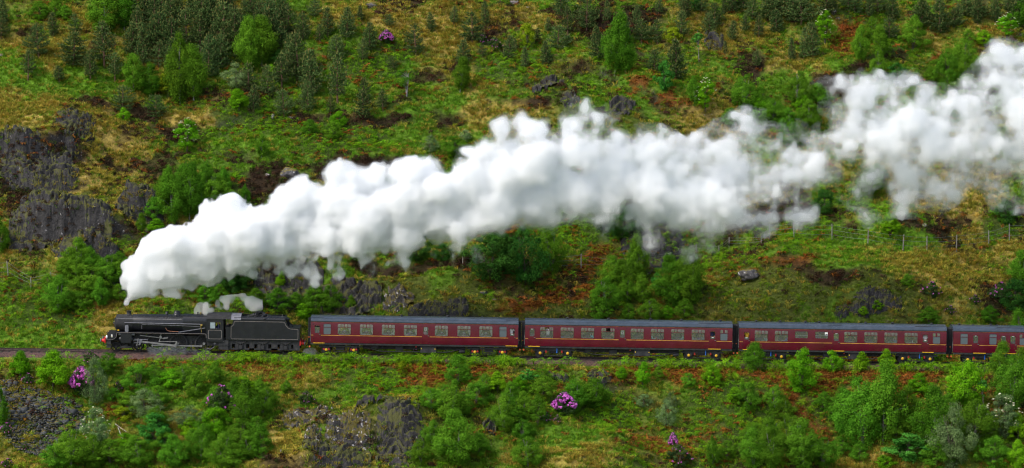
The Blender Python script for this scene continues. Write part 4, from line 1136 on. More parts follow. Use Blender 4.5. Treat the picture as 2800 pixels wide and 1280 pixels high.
# frame with lightening holes
b = MB(); b.box(.05, 7.05, -1.10, -1.06, .95, 1.34)
for x0, x1 in ((.05, .62), (2.28, 2.75), (4.35, 4.95), (6.45, 7.05)): b.box(x0, x1, -1.10, -1.06, .40, .95)
b.box(.62, 6.45, -1.10, -1.06, .40, .55)
b.box(.05, 7.05, 1.06, 1.10, .4, 1.34)
for x in (1.45, 3.55, 5.7): b.box(x - .5, x - .22, -1.10, -1.06, .55, .95); b.box(x + .22, x + .5, -1.10, -1.06, .55, .95)
tf = b.build("frame", m_frame, tender)
spring = MB()
for k in range(6):
    w = .62 - .09 * k
    pts = [(-w, 1.26 - .02 * k - .12 * (1 - (1) ** 2)), ]
    arc = [(t * w, 1.12 + .12 * (t * t) * (w / .62) ** 2 - .028 * k + .0) for t in np.linspace(-1, 1, 7)]
    for p, q in zip(arc[:-1], arc[1:]): spring.bar(p, q, .024, -1.20, -1.12)
spring.box(-.07, .07, -1.22, -1.11, .92, 1.16)
spm = spring.mesh("leaf_spring", m_frame)
axm = MB().box(-.15, .15, -1.24, -1.10, .50, .86, .03).box(-.24, -.18, -1.16, -1.10, .42, .95).box(.18, .24, -1.16, -1.10, .42, .95).mesh("axle_box", m_frame)
twm = spoked_wheel(.63, 12, m_frame, .10, .14, .13)
for x in (1.45, 3.55, 5.70):
    link("leaf_spring", spm, tf, (x, 0, 0)); link("axle_box", axm, tf, (x, 0, 0))
    for s in (-1, 1): w = link("wheel", twm, tender, (x, s * .75, .63)); w.rotation_euler = (0, 0, 0 if s < 0 else math.pi)
b = MB(); b.box(.06, .44, -1.26, -1.22, 1.4, 2.55); b.box(.06, .44, 1.22, 1.26, 1.4, 2.55); b.box(.1, .44, -1.2, 1.2, 1.3, 1.38); b.build("footplate_door", m_black, tender)
b = MB(); b.box(-.28, .3, -1.24, -1.2, .42, 1.3); b.box(-.32, .34, -1.3, -1.02, .80, .84); b.box(-.32, .34, -1.3, -1.02, .40, .44); b.build("step", m_frame, tender)
b = MB(); b.box(7.05, 7.14, -1.25, 1.25, .9, 1.36); b.build("buffer_beam", m_red, tender)
for s in (-.87, .87):
    b = MB(); b.rev([(7.40, .07), (7.50, .07), (7.505, .2), (7.54, .2), (7.545, .01)], 'x', (0, s, 1.06), 16); bf = b.build("buffer", m_grey, tender)
    b = MB(); b.rev([(7.14, .18), (7.16, .15), (7.42, .125)], 'x', (0, s, 1.06), 16); b.build("buffer_shank", m_red, bf)
b = MB(); b.tube([(7.14, -.4, 1.2), (7.3, -.42, 1.9), (7.36, -.42, 1.5), (7.4, -.42, .7)], .03); b.tube([(7.14, .1, 1.1), (7.5, .1, .6), (7.8, .1, 1.0)], .03); b.build("vacuum_hose", m_sooty, tender)

# ------------------------------------------------------------------ coaches
BODY_L = 19.58
def yprof(z):
    """half-width of the body side at a height: tucked in at the bottom, leaning in above the waist"""
    if z < 1.95: return 1.395 - .045 * ((1.95 - z) / .75) ** 2
    return 1.395 - .058 * ((z - 1.95) / 1.27) ** 1.6
def yp(z, off=0.0): return -(yprof(z) + off)
WZ0, WZ1, TR = 2.03, 3.02, 2.705

def side_panel(holes, x1, name, parent, sgn, m):
    hx = [h[0] for h in holes] + [h[1] for h in holes]
    xs_ = sorted(set([0.0, x1] + hx + [q for q in np.arange(.8, x1, 1.6) if min(abs(q - h) for h in hx) > .08]))
    hz = [h[2] for h in holes] + [h[3] for h in holes]
    zs_ = sorted(set([1.22, 3.22] + [round(q, 3) for q in hz] + [q for q in (1.36, 1.5, 1.65, 1.8, 1.95, 2.5, 2.6, 3.1) if min(abs(q - h) for h in hz) > .04]))
    holes = [(h[0], h[1], round(h[2], 3), round(h[3], 3)) for h in holes]
    V, F = [], []; id_ = {}
    def vid(i, j, ins):
        k = (i, j, ins)
        if k not in id_:
            id_[k] = len(V); V.append((xs_[i], sgn * (yprof(zs_[j]) - (.05 if ins in (1, 3) else 0)), zs_[j]))
        return id_[k]
    full = lambda i, j: 0 <= i < len(xs_) - 1 and 0 <= j < len(zs_) - 1 and not any(h[0] - 1e-6 <= xs_[i] and xs_[i + 1] <= h[1] + 1e-6 and h[2] - 1e-6 <= zs_[j] and zs_[j + 1] <= h[3] + 1e-6 for h in holes)
    S = []
    for i in range(len(xs_) - 1):
        for j in range(len(zs_) - 1):
            if not full(i, j): continue
            F.append((vid(i, j, 0), vid(i + 1, j, 0), vid(i + 1, j + 1, 0), vid(i, j + 1, 0))); S.append(True)
            F.append((vid(i, j + 1, 1), vid(i + 1, j + 1, 1), vid(i + 1, j, 1), vid(i, j, 1))); S.append(False)
            for (di, dj, a, b_) in ((-1, 0, (i, j), (i, j + 1)), (1, 0, (i + 1, j + 1), (i + 1, j)), (0, -1, (i + 1, j), (i, j)), (0, 1, (i, j + 1), (i + 1, j + 1))):
                if not full(i + di, j + dj): F.append((vid(*a, 2), vid(*b_, 2), vid(*b_, 3), vid(*a, 3))); S.append(False)
    me = bpy.data.meshes.new(name); me.from_pydata(V, [], F); me.polygons.foreach_set("use_smooth", S)
    bm = bmesh.new(); bm.from_mesh(me); bmesh.ops.recalc_face_normals(bm, faces=bm.faces); bm.to_mesh(me); bm.free()
    me.materials.append(m); return link(name, me, parent)

def lean(off): return lambda p: (p[0], yp(p[2]) + p[1] - off, p[2])     # bends flat fittings to the body side
def win_kit(w, z0, z1, lights, m_fr=None):
    """frame and panes of one window centred on x=0; lights: list of dividers"""
    f = MB().ring(rrect(-w / 2 - .045, w / 2 + .045, z0 - .045, z1 + .045, .13), rrect(-w / 2, w / 2, z0, z1, .10), -.012, .03)
    panes = []
    if lights == 'four':
        f.box(-w / 2, w / 2, -.008, .02, TR - .018, TR + .018)
        for x in (-w * .25, w * .25): f.box(x - .013, x + .013, -.006, .02, TR + .018, z1)
        f.box(-.030, .030, -.008, .02, TR + .018, z1)
        panes = [(z0, TR, 'glass'), (TR, z1, 'top')]
    elif lights == 'two':
        f.box(-w / 2, w / 2, -.008, .02, TR - .02, TR + .02); panes = [(z0, TR, 'frost'), (TR, z1, 'frost')]
    elif lights == 'twored':
        f.box(-w / 2, w / 2, -.008, .02, TR - .02, TR + .02); f.box(-.08, .08, -.008, .02, TR + .02, z1); panes = [(z0, TR, 'frost'), (TR, z1, 'top')]
    elif lights == 'open': panes = [(z0, z0 + .24, 'glass')]; f.box(-w / 2, w / 2, -.008, .02, z0 + .24, z0 + .27)
    elif lights == 'half': panes = [(z0, z0 + .56, 'glass')]
    else: panes = [(z0, z1, 'glass')]
    fm = f.mesh("window", m_maroon, lean(.0))
    pm_ = []
    for a, c, k in panes:
        mm = {'glass': m_glass, 'top': m_toplight, 'frost': m_frost}[k]
        e = .012
        pm_.append(MB().box(-w / 2 - .02, w / 2 + .02, .022, .028, a - .02 if a == z0 else a + .0, c + (.02 if c == z1 else 0)).mesh("pane", mm, lean(.0)))
    return fm, pm_
WIN = {'L': win_kit(1.23, WZ0, WZ1, 'four'), 'S': win_kit(.69, WZ0, WZ1, 'two'), 'T': win_kit(.69, WZ0, WZ1, 'twored'), 'K': win_kit(1.20, 2.36, 3.0, 'one'),
       'D': win_kit(.46, 2.14, 2.86, 'one'), 'O': win_kit(.46, 2.14, 2.86, 'open'), 'H': win_kit(.46, 2.14, 2.86, 'half')}
WDIM = {'L': (1.23, WZ0, WZ1), 'S': (.69, WZ0, WZ1), 'T': (.69, WZ0, WZ1), 'K': (1.2, 2.36, 3.0), 'D': (.46, 2.14, 2.86), 'O': (.46, 2.14, 2.86), 'H': (.46, 2.14, 2.86)}
WIN['P'] = WIN['L']; WDIM['P'] = WDIM['L']                               # a large window with one ventilator slid open
f = MB().ring(rrect(-.66, .66, WZ0 - .045, WZ1 + .045, .13), rrect(-.615, .615, WZ0, WZ1, .10), -.012, .03); f.box(-.615, .615, -.008, .02, TR - .018, TR + .018)
for x in (-.40, -.17, .22, .42): f.box(x - .014, x + .014, -.008, .02, TR + .018, WZ1)
WIN['P'] = (f.mesh("window", m_maroon, lean(0)), [WIN['L'][1][0], MB().box(-.63, -.17, .022, .028, TR, WZ1 + .02).box(.22, .63, .022, .028, TR, WZ1 + .02).mesh("pane", m_toplight, lean(0))])
door_mesh = MB(); door_mesh.ring([(-.355, 1.24), (.355, 1.24), (.355, 3.17), (-.355, 3.17)], [(-.275, 2.10), (.275, 2.10), (.275, 2.90), (-.275, 2.90)], -.010, .004)
V0 = list(door_mesh.v)
def dgrid():
    mb = MB()
    for x0, x1, z0, z1 in ((-.355, .355, 1.24, 1.5), (-.355, .355, 1.5, 1.75), (-.355, .355, 1.75, 2.0), (-.355, .355, 2.0, 2.10), (-.355, -.275, 2.10, 2.5), (-.355, -.275, 2.5, 2.90), (.275, .355, 2.10, 2.5), (.275, .355, 2.5, 2.90), (-.355, .355, 2.90, 3.17)):
        mb.add([(x0, -.008, z0), (x1, -.008, z0), (x1, -.008, z1), (x0, -.008, z1)], [(0, 1, 2, 3)], True)
    for x0, x1 in ((-.362, -.355), (.355, .362)):
        for z0, z1 in ((1.24, 1.6), (1.6, 2.0), (2.0, 2.6), (2.6, 3.17)): mb.add([(x0, -.008, z0), (x1, -.008, z0), (x1, -.008, z1), (x0, -.008, z1)], [(0, 1, 2, 3)])
    return mb
DOOR = dgrid().mesh("door", m_maroon, lean(.0))
DGAP = MB().box(-.375, -.360, -.012, .0, 1.25, 3.16).box(.360, .375, -.012, .0, 1.25, 3.16).mesh("door_edge", m_gang, lean(0))
HANDLE = MB().box(-.07, .07, -.05, -.012, 2.015, 2.045).mesh("handle", m_steel, lean(0))
HINGE = MB().box(-.39, -.35, -.03, -.0, 2.92, 3.0).mesh("hinge", m_gang, lean(0)); HINGE2 = MB().box(-.39, -.35, -.03, 0, 1.62, 1.7).mesh("hinge", m_gang, lean(0))
wheel_c = MB().rev([(-.06, .02), (-.06, .36), (-.05, .40), (-.05, .455), (.05, .455), (.07, .48), (.09, .48), (.09, .02)], 'y', n=28).mesh("wheel", m_frame)
axbox = MB().rev([(-.02, .14), (-.05, .13), (-.055, .02)], 'y', n=16).mesh("axle_box", m_yellow)
def arc_pts(p, q, sag, n=8): return [(p[0] + (q[0] - p[0]) * t, p[1] + (q[1] - p[1]) * t + sag * 4 * t * (1 - t)) for t in np.linspace(0, 1, n)]
bfA = MB()                                                               # cast frame bogie
topA = [(-2.0, .84), (-1.55, .98), (1.55, .98), (2.0, .84), (2.0, .74), (1.62, .74), (1.5, .40), (1.12, .40), (.90, .70), (-.90, .70), (-1.12, .40), (-1.5, .40), (-1.62, .74), (-2.0, .74)]
bfA.prism(topA, -1.06, -.98); bfA.prism(topA, .98, 1.06)
for p, q in zip(arc_pts((-.85, .34), (.85, .34), -.06)[:-1], arc_pts((-.85, .34), (.85, .34), -.06)[1:]): bfA.bar(p, q, .07, -1.0, -.94)
bfA.box(-.46, -.42, -1.05, -1.0, .30, .98).box(.42, .46, -1.05, -1.0, .30, .98).box(-.5, .5, -1.05, -.98, .28, .34).box(-.62, .40, -1.04, -1.0, .60, .63).box(-.4, .4, -.9, .9, .5, .85)
bfA = bfA.mesh("bogie_frame", m_frame)
bfB = MB(); bfB.box(-2.0, 2.0, -1.08, -.99, .78, .94).box(-2.0, 2.0, .99, 1.08, .78, .94)
for x in (-1.3, 1.3): bfB.box(x - .30, x + .30, -1.06, -1.0, .42, .78)
bfB.box(-.62, -.57, -1.06, -1.0, .32, .8).box(.57, .62, -1.06, -1.0, .32, .8).box(-.62, .62, -1.06, -.98, .32, .38).box(-.5, .5, -1.03, -.97, .50, .56).box(-.4, .4, -.9, .9, .5, .85)
for x in (-1.75, -.9, .0, .9, 1.75): bfB.box(x - .02, x + .02, -1.10, -1.08, .77, .98)
bfB = bfB.mesh("bogie_frame", m_frame)
damper = MB().box(-.065, .065, -1.13, -1.06, .56, .80, .03).mesh("damper", paint("damper_red", (.42, .02, .015), .5, var=.25))
dampB = MB().box(-.08, .08, -1.10, -1.06, .50, .68, .03).mesh("spring_cover", paint("spring_red", (.40, .02, .02), .5, var=.3))
bluebar = MB().box(-.04, .04, -1.16, -1.10, .56, 1.04, .01).mesh("shock_absorber", m_blue)
def bogie(parent, x, kind):
    g = bpy.data.objects.new("bogie", bfA if kind == 'A' else bfB); C.objects.link(g); g.parent = parent; g.location = (x, 0, 0)
    for a in (-1.3, 1.3):
        for s in (-1, 1): w = link("wheel", wheel_c, g, (a, s * .75, .457)); w.rotation_euler = (0, 0, 0 if s < 0 else math.pi)
        link("axle_box", axbox, g, (a, -1.065, .53))
        if kind == 'A': link("damper", damper, g, (a * .58, 0, 0))
        else:
            for d in (-.24, .24): link("spring_cover", dampB, g, (a + d, 0, 0))
    if kind == 'A': link("shock_absorber", bluebar, g, (.28, 0, 0))
    return g

roof_prof = [(-1.37, 3.20), (-1.365, 3.28), (-1.32, 3.39), (-1.20, 3.50), (-1.0, 3.585), (-.7, 3.65), (-.35, 3.69), (0, 3.70)]
roof_prof += [(-y, z) for y, z in roof_prof[-2::-1]]
ROOF = MB().prismx(roof_prof, -.02, BODY_L + .02, True).mesh("roof", m_roof)
VENT = MB().rev([(0, .06), (.05, .07), (.06, .15), (.10, .16), (.13, .12), (.15, .02)], 'z', n=14).mesh("roof_vent", m_sooty)
SEAM = MB().prismx([(y * 1.003, z + .004) for y, z in roof_prof], -.012, .012, True).mesh("roof_seam", m_roof)
seatm = MB().box(-.10, .10, .20, 1.25, 1.35, 2.72, .06).box(-.55, .10, .20, 1.25, 1.55, 1.78).box(-.10, .10, -1.25, -.15, 1.35, 2.50, .06).box(-.55, .10, -1.25, -.15, 1.55, 1.78).mesh("seat", m_seat)
tablem = MB().box(-.42, .42, -1.28, -.45, 2.00, 2.045).box(-.03, .03, -.9, -.8, 1.3, 2.0).mesh("dining_table", m_table)
tablec = MB().box(-.48, .48, -1.30, -.45, 2.00, 2.055).box(-.49, .49, -.46, -.45, 1.8, 2.055).box(-.03, .03, -.9, -.8, 1.3, 2.0).mesh("dining_table", m_cloth)
lampst = MB().rev([(0, .09), (.02, .09), (.03, .02), (.27, .018)], 'z', n=10).mesh("table_lamp", m_brass)
shadew = MB().rev([(.25, .15), (.35, .07), (.36, .06)], 'z', n=12, caps=False).mesh("lamp_shade", m_cloth)
shader_ = MB().rev([(.40, .13), (.50, .06), (.51, .05)], 'z', n=12, caps=False).mesh("lamp_shade", m_lampred)
curt = MB()
for sgn in (-1, 1):
    for k in range(5):
        t = k / 5
        a0, a1 = .60 - .045 * k, .60 - .045 * (k + 1)
        def xe(zz, a): return a + .02 + (.60 - a) * (max(0, 2.55 - zz) / .5) * .75 if zz < 2.55 else a
        zsq = [2.06, 2.2, 2.35, 2.55, 3.0]
        for z0, z1 in zip(zsq[:-1], zsq[1:]):
            yy = .06 + (.035 if k % 2 else .0); y2 = .06 + (.0 if k % 2 else .035)
            curt.add([(sgn * xe(z0, a0), yy, z0), (sgn * xe(z0, a1), y2, z0), (sgn * xe(z1, a1), y2, z1), (sgn * xe(z1, a0), yy, z1)], [(0, 1, 2, 3)])
CURT = curt.mesh("curtain", m_curtain, lean(0))
NOTICE = MB().box(-.13, .13, .030, .034, 2.46, 2.82).mesh("notice", m_notice, lean(0.0))
MARK = MB().box(-.035, .035, .027, .0295, 2.58, 2.68).box(-.05, .05, .027, .0295, 2.52, 2.54).mesh("notice_print", m_print, lean(0))

def coach(px, ordinal, kind, wins, vents, strips, bog, yellow, label):
    c = vehicle("railway_coach", label, "railway coach", px, "maroon coaches of the train")
    near = []
    for k, x0 in wins:
        w, z0, z1 = WDIM[k]; near.append((x0 - .01, x0 + w + .01, z0 - .01, z1 + .01))
    side_panel(near, BODY_L, "body_side", c, -1, m_maroon)
    side_panel([(BODY_L - h[1], BODY_L - h[0], h[2], h[3]) for h in near], BODY_L, "body_side", c, 1, m_maroon)
    for k, x0 in wins:
        w, z0, z1 = WDIM[k]; cx = x0 + w / 2
        fm, pms = WIN[k]
        par = c
        if k in 'DOH':
            par = link("door", DOOR, c, (cx, 0, 0)); link("door_edge", DGAP, par); link("handle", HANDLE, par, (.25, 0, 0)); link("hinge", HINGE, par); link("hinge", HINGE2, par)
            d2 = link("door", DOOR, c, (BODY_L - cx, 0, 0)); d2.rotation_euler = (0, 0, math.pi)
        if par is c:
            wo_ = link("window", fm, c, (cx, 0, 0))
            for pm_ in pms: link("pane", pm_, wo_)
        else:
            wo_ = par; link("window_frame", fm, par)
            for pm_ in pms: link("pane", pm_, par)
        far = link("window", fm, c, (BODY_L - cx, 0, 0)); far.rotation_euler = (0, 0, math.pi)
        for pm_ in pms: link("pane", pm_, far)
        if k in 'LP':
            if kind == 'dining':
                link("curtain", CURT, wo_)
                t = link("dining_table", tablec, c, (cx, 0, 0))
                l_ = link("table_lamp", lampst, t, (0, -1.05, 2.055)); 
                ls = link("lamp_shade", shadew, t, (0, -1.05, 2.055)); 
                link("lamp_shade", shader_, t, (.05, -.55, 2.05))
            else: link("dining_table", tablem, c, (cx, 0, 0))
            link("seat", seatm, c, (cx + .80, 0, 0)); s2 = link("seat", seatm, c, (cx - .80, 0, 0)); s2.scale = (-1, 1, 1)
    link("roof", ROOF, c)
    for x, big in vents: v = link("roof_vent", VENT, c, (x, 0, 3.70)); v.scale = (1, 1, 1) if big else (.75, .75, .55)
    for x in (3.9, 7.8, 11.7, 15.6): link("roof_seam", SEAM, c, (x, 0, 0))
    for x0, x1 in strips:
        b = MB(); b.tube([(x0, -1.00, 3.605), (x1, -.97, 3.60)], .028, 5); b.build("rain_strip", m_sooty, c)
    # floor, ends, inner partitions
    MB().box(.06, BODY_L - .06, -1.30, 1.30, 1.22, 1.30).build("floor", m_inner, c)
    endp = [(yp(z), z) for z in (1.22, 1.5, 1.95, 2.5, 3.2)] + roof_prof[1:-1] + [(-yp(z), z) for z in (3.2, 2.5, 1.95, 1.5, 1.22)]
    for x0 in (.0, BODY_L - .05): MB().prismx([(y * .985, z) for y, z in endp], x0, x0 + .05).build("end_wall", m_maroon, c)
    for x0 in sorted(x for k, x in wins if k in 'DOH'):
        for xx in (x0 - .42, x0 + .88):
            if .3 < xx < BODY_L - .3: MB().box(xx, xx + .03, -1.28, 1.28, 1.31, 3.18).build("partition", m_inner, c)
    MB().box(.1, BODY_L - .1, -1.25, 1.25, 3.12, 3.16).build("ceiling", m_inner, c)
    # lining strips bent to the side
    MB().box(.02, BODY_L - .02, -.006, 0, 1.905, 1.965).build("waist_lining", m_goldline, c, None, lean(.0))
    MB().box(.02, BODY_L - .02, -.008, 0, 3.165, 3.195).build("cornice_lining", m_redline, c, None, lean(.0))
    # underframe
    MB().box(.02, BODY_L - .02, -1.32, -1.24, 1.04, 1.205).box(.02, BODY_L - .02, 1.24, 1.32, 1.04, 1.205).build("solebar", m_frame, c)
    for x0, x1 in yellow: MB().box(x0, x1, -1.40, -1.325, 1.165, 1.215).build("step_board", m_yellow, c)
    u = MB().box(4.9, 14.6, -.6, .6, .62, 1.0)
    for x in (6.6, 12.9): u.tube([(x - .32, -1.1, 1.05), (x, -1.1, .42), (x + .30, -1.1, 1.05)], .035, 5)
    u.tube([(6.6, -1.1, .45), (12.9, -1.1, .45)], .045, 5); u.tube([(6.6, -1.1, .45), (4.2, -1.1, 1.0)], .04, 5); u.tube([(12.9, -1.1, .45), (15.2, -1.1, 1.0)], .04, 5)
    u.box(5.7, 6.3, -1.05, -.6, .70, 1.0).box(8.0, 8.7, -1.05, -.4, .55, .95); u.build("truss", m_sooty, c)
    bx = MB().box(10.35, 11.85, -1.22, -.62, .40, 1.0, .03); bx = bx.build("battery_box", m_frame, c)
    MB().box(10.42, 10.5, -1.235, -1.225, .72, .84, .03).box(11.70, 11.78, -1.235, -1.225, .70, .82, .03).build("warning_mark", m_yellow, bx)
    MB().box(11.09, 11.11, -1.226, -1.22, .42, .98).box(10.6, 10.95, -1.228, -1.22, .78, .80).box(11.2, 11.55, -1.228, -1.22, .78, .80).build("lid_line", m_sooty, bx)
    MB().rev([(0, .17), (.02, .19), (.55, .19), (.57, .17)], 'x', (14.0, -.9, .55), 14).build("vacuum_cylinder", m_frame, c)
    MB().rev([(0, .05), (-.04, .05)], 'y', (9.95, -1.24, .95), 10).build("brake_handle", m_red, c)
    for x, k in zip((2.76, BODY_L - 2.76), bog): bogie(c, x, k)
    # gangways, buffers
    for x0, x1, sg in ((-.30, 0, -1), (BODY_L, BODY_L + .30, 1)):
        g = MB()
        for i in range(5):
            a = x0 + (x1 - x0) * i / 5; e = 0.0 if i % 2 else .05
            g.box(a, a + .06, -.62 - e, .62 + e, 1.1, 3.35 + e)
        g.build("gangway", m_gang, c)
        for s in (-.87, .87):
            MB().rev([(0, .08), (.30, .08), (.305, .22), (.33, .22), (.335, .02)] if sg > 0 else [(0, .08), (-.28, .08), (-.285, .22), (-.31, .22), (-.315, .02)], 'x', (BODY_L - .02 if sg > 0 else .02, s, 1.06), 14).build("buffer", m_sooty, c)
        h = MB(); xx = x0 + (x1 - x0) * .5
        h.tube([(xx, -.5, 1.1), (xx + .1 * sg, -.55, .75), (xx + .02, -.55, .5), (xx - .1 * sg, -.5, .8)], .035, 6); h.build("brake_hose", m_sooty, c)
        MB().cyl('y', (x0 + (x1 - x0) * .6, 0, .80), .085, -1.02, -.86, 10).build("pipe_cock", m_orange, c)
        MB().box(x0 + (x1 - x0) * .3 - .05, x0 + (x1 - x0) * .3 + .05, -.75, -.68, 1.62, 1.70).build("jumper_plug", m_orange, c)
        r = MB(); xx = (x0 + x1) / 2 * .0 + (.03 if sg < 0 else BODY_L - .03); r.tube([(xx + .06 * sg, -1.15, 1.3), (xx + .06 * sg, -1.12, 2.0), (xx + .06 * sg, -1.05, 3.3)], .016, 5); r.build("end_rail", m_steel, c)
    return c

def notice(c, x0, dx=0.0, dz=0.0, w=.46):
    n = link("notice", NOTICE, c, (x0 + w / 2 + dx, 0, dz)); link("notice_print", MARK, n); return n

W1 = [('H', .37), ('S', 1.19)] + [('L', x) for x in (2.54, 4.63, 6.70, 8.78)] + [('D', 10.63)] + [('L', x) for x in (11.71, 13.84, 15.91)] + [('S', 17.79), ('O', 18.78)]
W2 = [('D', .43), ('P', 1.43), ('L', 3.36), ('L', 5.28), ('P', 7.21), ('D', 8.97)] + [('L', x) for x in (9.97, 11.88, 13.80, 15.73)] + [('O', 17.49), ('T', 18.43)]
W3 = [('O', .47), ('L', 1.46), ('L', 3.36), ('K', 5.27), ('K', 7.17), ('D', 8.93)] + [('L', x) for x in (9.91, 11.81, 13.71, 15.61)] + [('O', 17.34), ('T', 18.28)]
W4 = [('S', .66), ('D', 1.88), ('S', 3.39), ('D', 4.50), ('D', 5.40), ('T', 6.25)] + [('L', x) for x in (7.6, 9.6, 11.6, 13.6, 15.6)] + [('D', 17.6), ('S', 18.5)]
c1 = coach(850, 1, 'dining', W1, [(8.5, 1), (12.9, 1), (3.6, 0)], [(0, 1.2), (18.4, 19.6)], 'BB', [(.22, 1.30), (18.4, 19.5)], "first maroon coach behind the tender, with white curtains and table lamps")
c2 = coach(1434.5, 2, 'open', W2, [(4.0, 1), (7.9, 1), (11.9, 1), (14.8, 1), (18.5, 1), (1.8, 0), (5.6, 0), (17.7, 0)], [(16.4, 19.6)], 'AA', [(.3, 1.42), (17.3, 18.5)], "second maroon coach, with two open ventilators and bare tables in its windows")
c3 = coach(2019, 3, 'open', W3, [(1.7, 1), (3.95, 1), (6.35, 1), (7.65, 1), (12.05, 1), (14.6, 1), (18.3, 1), (9.0, 0)], [(8.4, 9.75), (16.6, 19.6)], 'AA', [(.36, 1.5), (8.7, 9.95), (17.3, 18.4)], "third maroon coach, with two shallow buffet windows left of its middle door")
c4 = coach(2603.5, 4, 'open', W4, [(.72, 1), (3.7, 1), (2.0, 0), (4.3, 0), (8.0, 1), (12, 1)], [(4.1, 8.2)], 'AA', [(1.9, 3.1), (4.05, 6.2)], "last maroon coach, cut off by the frame edge and half hidden by trees")
notice(c1, 10.63, -.02, .02); notice(c2, 8.97, 0, .0); notice(c3, 7.17, .45, .12, 1.2)
notice(c4, .66, -.24, -.05, .69)
MB().box(7.17, 8.37, .05, .08, 2.60, 2.63).build("counter_rail", m_white, c3, None, lean(0)); MB().box(5.27, 6.47, .05, .08, 2.60, 2.63).build("counter_rail", m_white, c3, None, lean(0))
for c, x in ((c2, 17.49), (c3, .47), (c3, 17.34), (c1, 18.78)): MB().box(x + .14, x + .32, .012, .020, 2.28, 2.33).build("window_sticker", m_white, c, None, lean(0))
for c, x in ((c2, .43), (c3, 8.93), (c4, 4.5), (c4, 5.4), (c4, 1.88)): MB().box(x + .14, x + .34, .012, .020, 2.80, 2.84).build("window_sticker", m_white, c, None, lean(0))
# what lies on or hangs by the tables
def prop(name, label, cat, c, x, mb, m):
    o = mb.build(name, m)
    o.matrix_world = Matrix.Translation(c.location) @ Matrix.Rotation(TILT, 4, 'Y') @ Matrix.Translation((x, 0, 0))
    return tag(o, label, cat)
m_purple = paint("purple_cloth", (.16, .03, .30), .8, var=.2); m_pink = paint("bright_pink_bag", (.75, .06, .36), .6, var=.1); m_bluec = paint("blue_coat", (.03, .06, .42), .8, var=.2)
prop("gift_bag", "purple bag on the table of the fourth curtained window", "bag", c1, 8.78 + .45, MB().box(-.13, .13, -1.2, -1.0, 2.056, 2.22, .02), m_purple)
prop("coat", "bright blue coat heaped at the left of the second coach's second large window", "coat", c2, 3.36 + .16, MB().rev([(0, .19), (.05, .18), (.1, .10), (.12, .02)], 'z', (0, -1.15, 2.046), 12), m_bluec)
prop("bag", "purple bag on the table of the second coach's last large window", "bag", c2, 15.73 + .68, MB().box(-.13, .13, -1.15, -.95, 2.046, 2.2, .04), m_purple)
prop("shopping_bag", "bright pink bag in the first window of the last coach", "bag", c4, .66 + .55, MB().prism([(-.14, 2.03), (.10, 2.03), (.13, 2.28), (.02, 2.33), (-.15, 2.26)], -1.2, -1.05), m_pink)
prop("poster", "white leaning poster above the pink bag in the last coach", "poster", c4, .66 + .60, MB().prism([(-.14, 2.42), (.09, 2.36), (.09, 2.68), (-.02, 2.60)], -1.25, -1.24), m_notice)
prop("teapot", "red pot on the table of the second coach's sixth large window", "pot", c2, 11.88 + .52, MB().rev([(0, .06), (.05, .09), (.1, .06), (.12, .02)], 'z', (0, -1.1, 2.046), 10), m_red)
prop("bottle", "pale water bottle on the table of the third coach's last large window", "bottle", c3, 15.61 + .80, MB().rev([(0, .05), (.18, .05), (.24, .02), (.28, .02)], 'z', (0, -1.1, 2.046), 8), m_white)
prop("bottle", "green bottle on the table before the blue-shirted passenger", "bottle", c3, 13.71 + .58, MB().rev([(0, .045), (.14, .045), (.2, .018), (.25, .018)], 'z', (0, -1.1, 2.046), 8), paint("green_glass", (.05, .35, .08), .2))
fl = prop("flowers", "pink flower bunch in the middle door window of the first coach", "flowers", c1, 10.63 + .16, MB().rev([(0, .10), (.08, .15), (.22, .16), (.32, .10), (.35, .02)], 'z', (0, -1.2, 2.14), 9), paint("pink_flowers", (.62, .25, .32), .8, var=.7, scale=18))
# ================================================================== people aboard
m_skin = paint("skin", (.66, .42, .33), .6, var=.12, scale=6)
HAIR = {'d': paint("dark_hair", (.02, .015, .012), .6), 'g': paint("grey_hair", (.32, .31, .30), .7), 'b': paint("blonde_hair", (.55, .40, .20), .6), 'n': paint("brown_hair", (.10, .05, .03), .6)}
TOPC = {'dark': (.02, .02, .025), 'black': (.012, .012, .014), 'white': (.75, .74, .73), 'pale': (.50, .50, .52), 'maroon': (.10, .03, .05), 'cyan': (.04, .38, .70), 'lightblue': (.32, .50, .72), 'teal': (.25, .65, .66), 'purple': (.25, .14, .55),
        'green': (.05, .09, .06), 'pink': (.55, .32, .30), 'red': (.25, .04, .03), 'blue': (.02, .10, .42), 'yellow': (.72, .36, .02), 'grey': (.18, .22, .28), 'navy': (.02, .03, .09)}
_top = {}
def topm(k):
    if k not in _top: _top[k] = paint(k + "_cloth_top", tuple(min(.8, v * 1.35 + .02) for v in TOPC[k]), .85, var=.2, scale=5, bump=.2)
    return _top[k]
m_trouser = paint("dark_trousers", (.03, .032, .045), .85, var=.2)

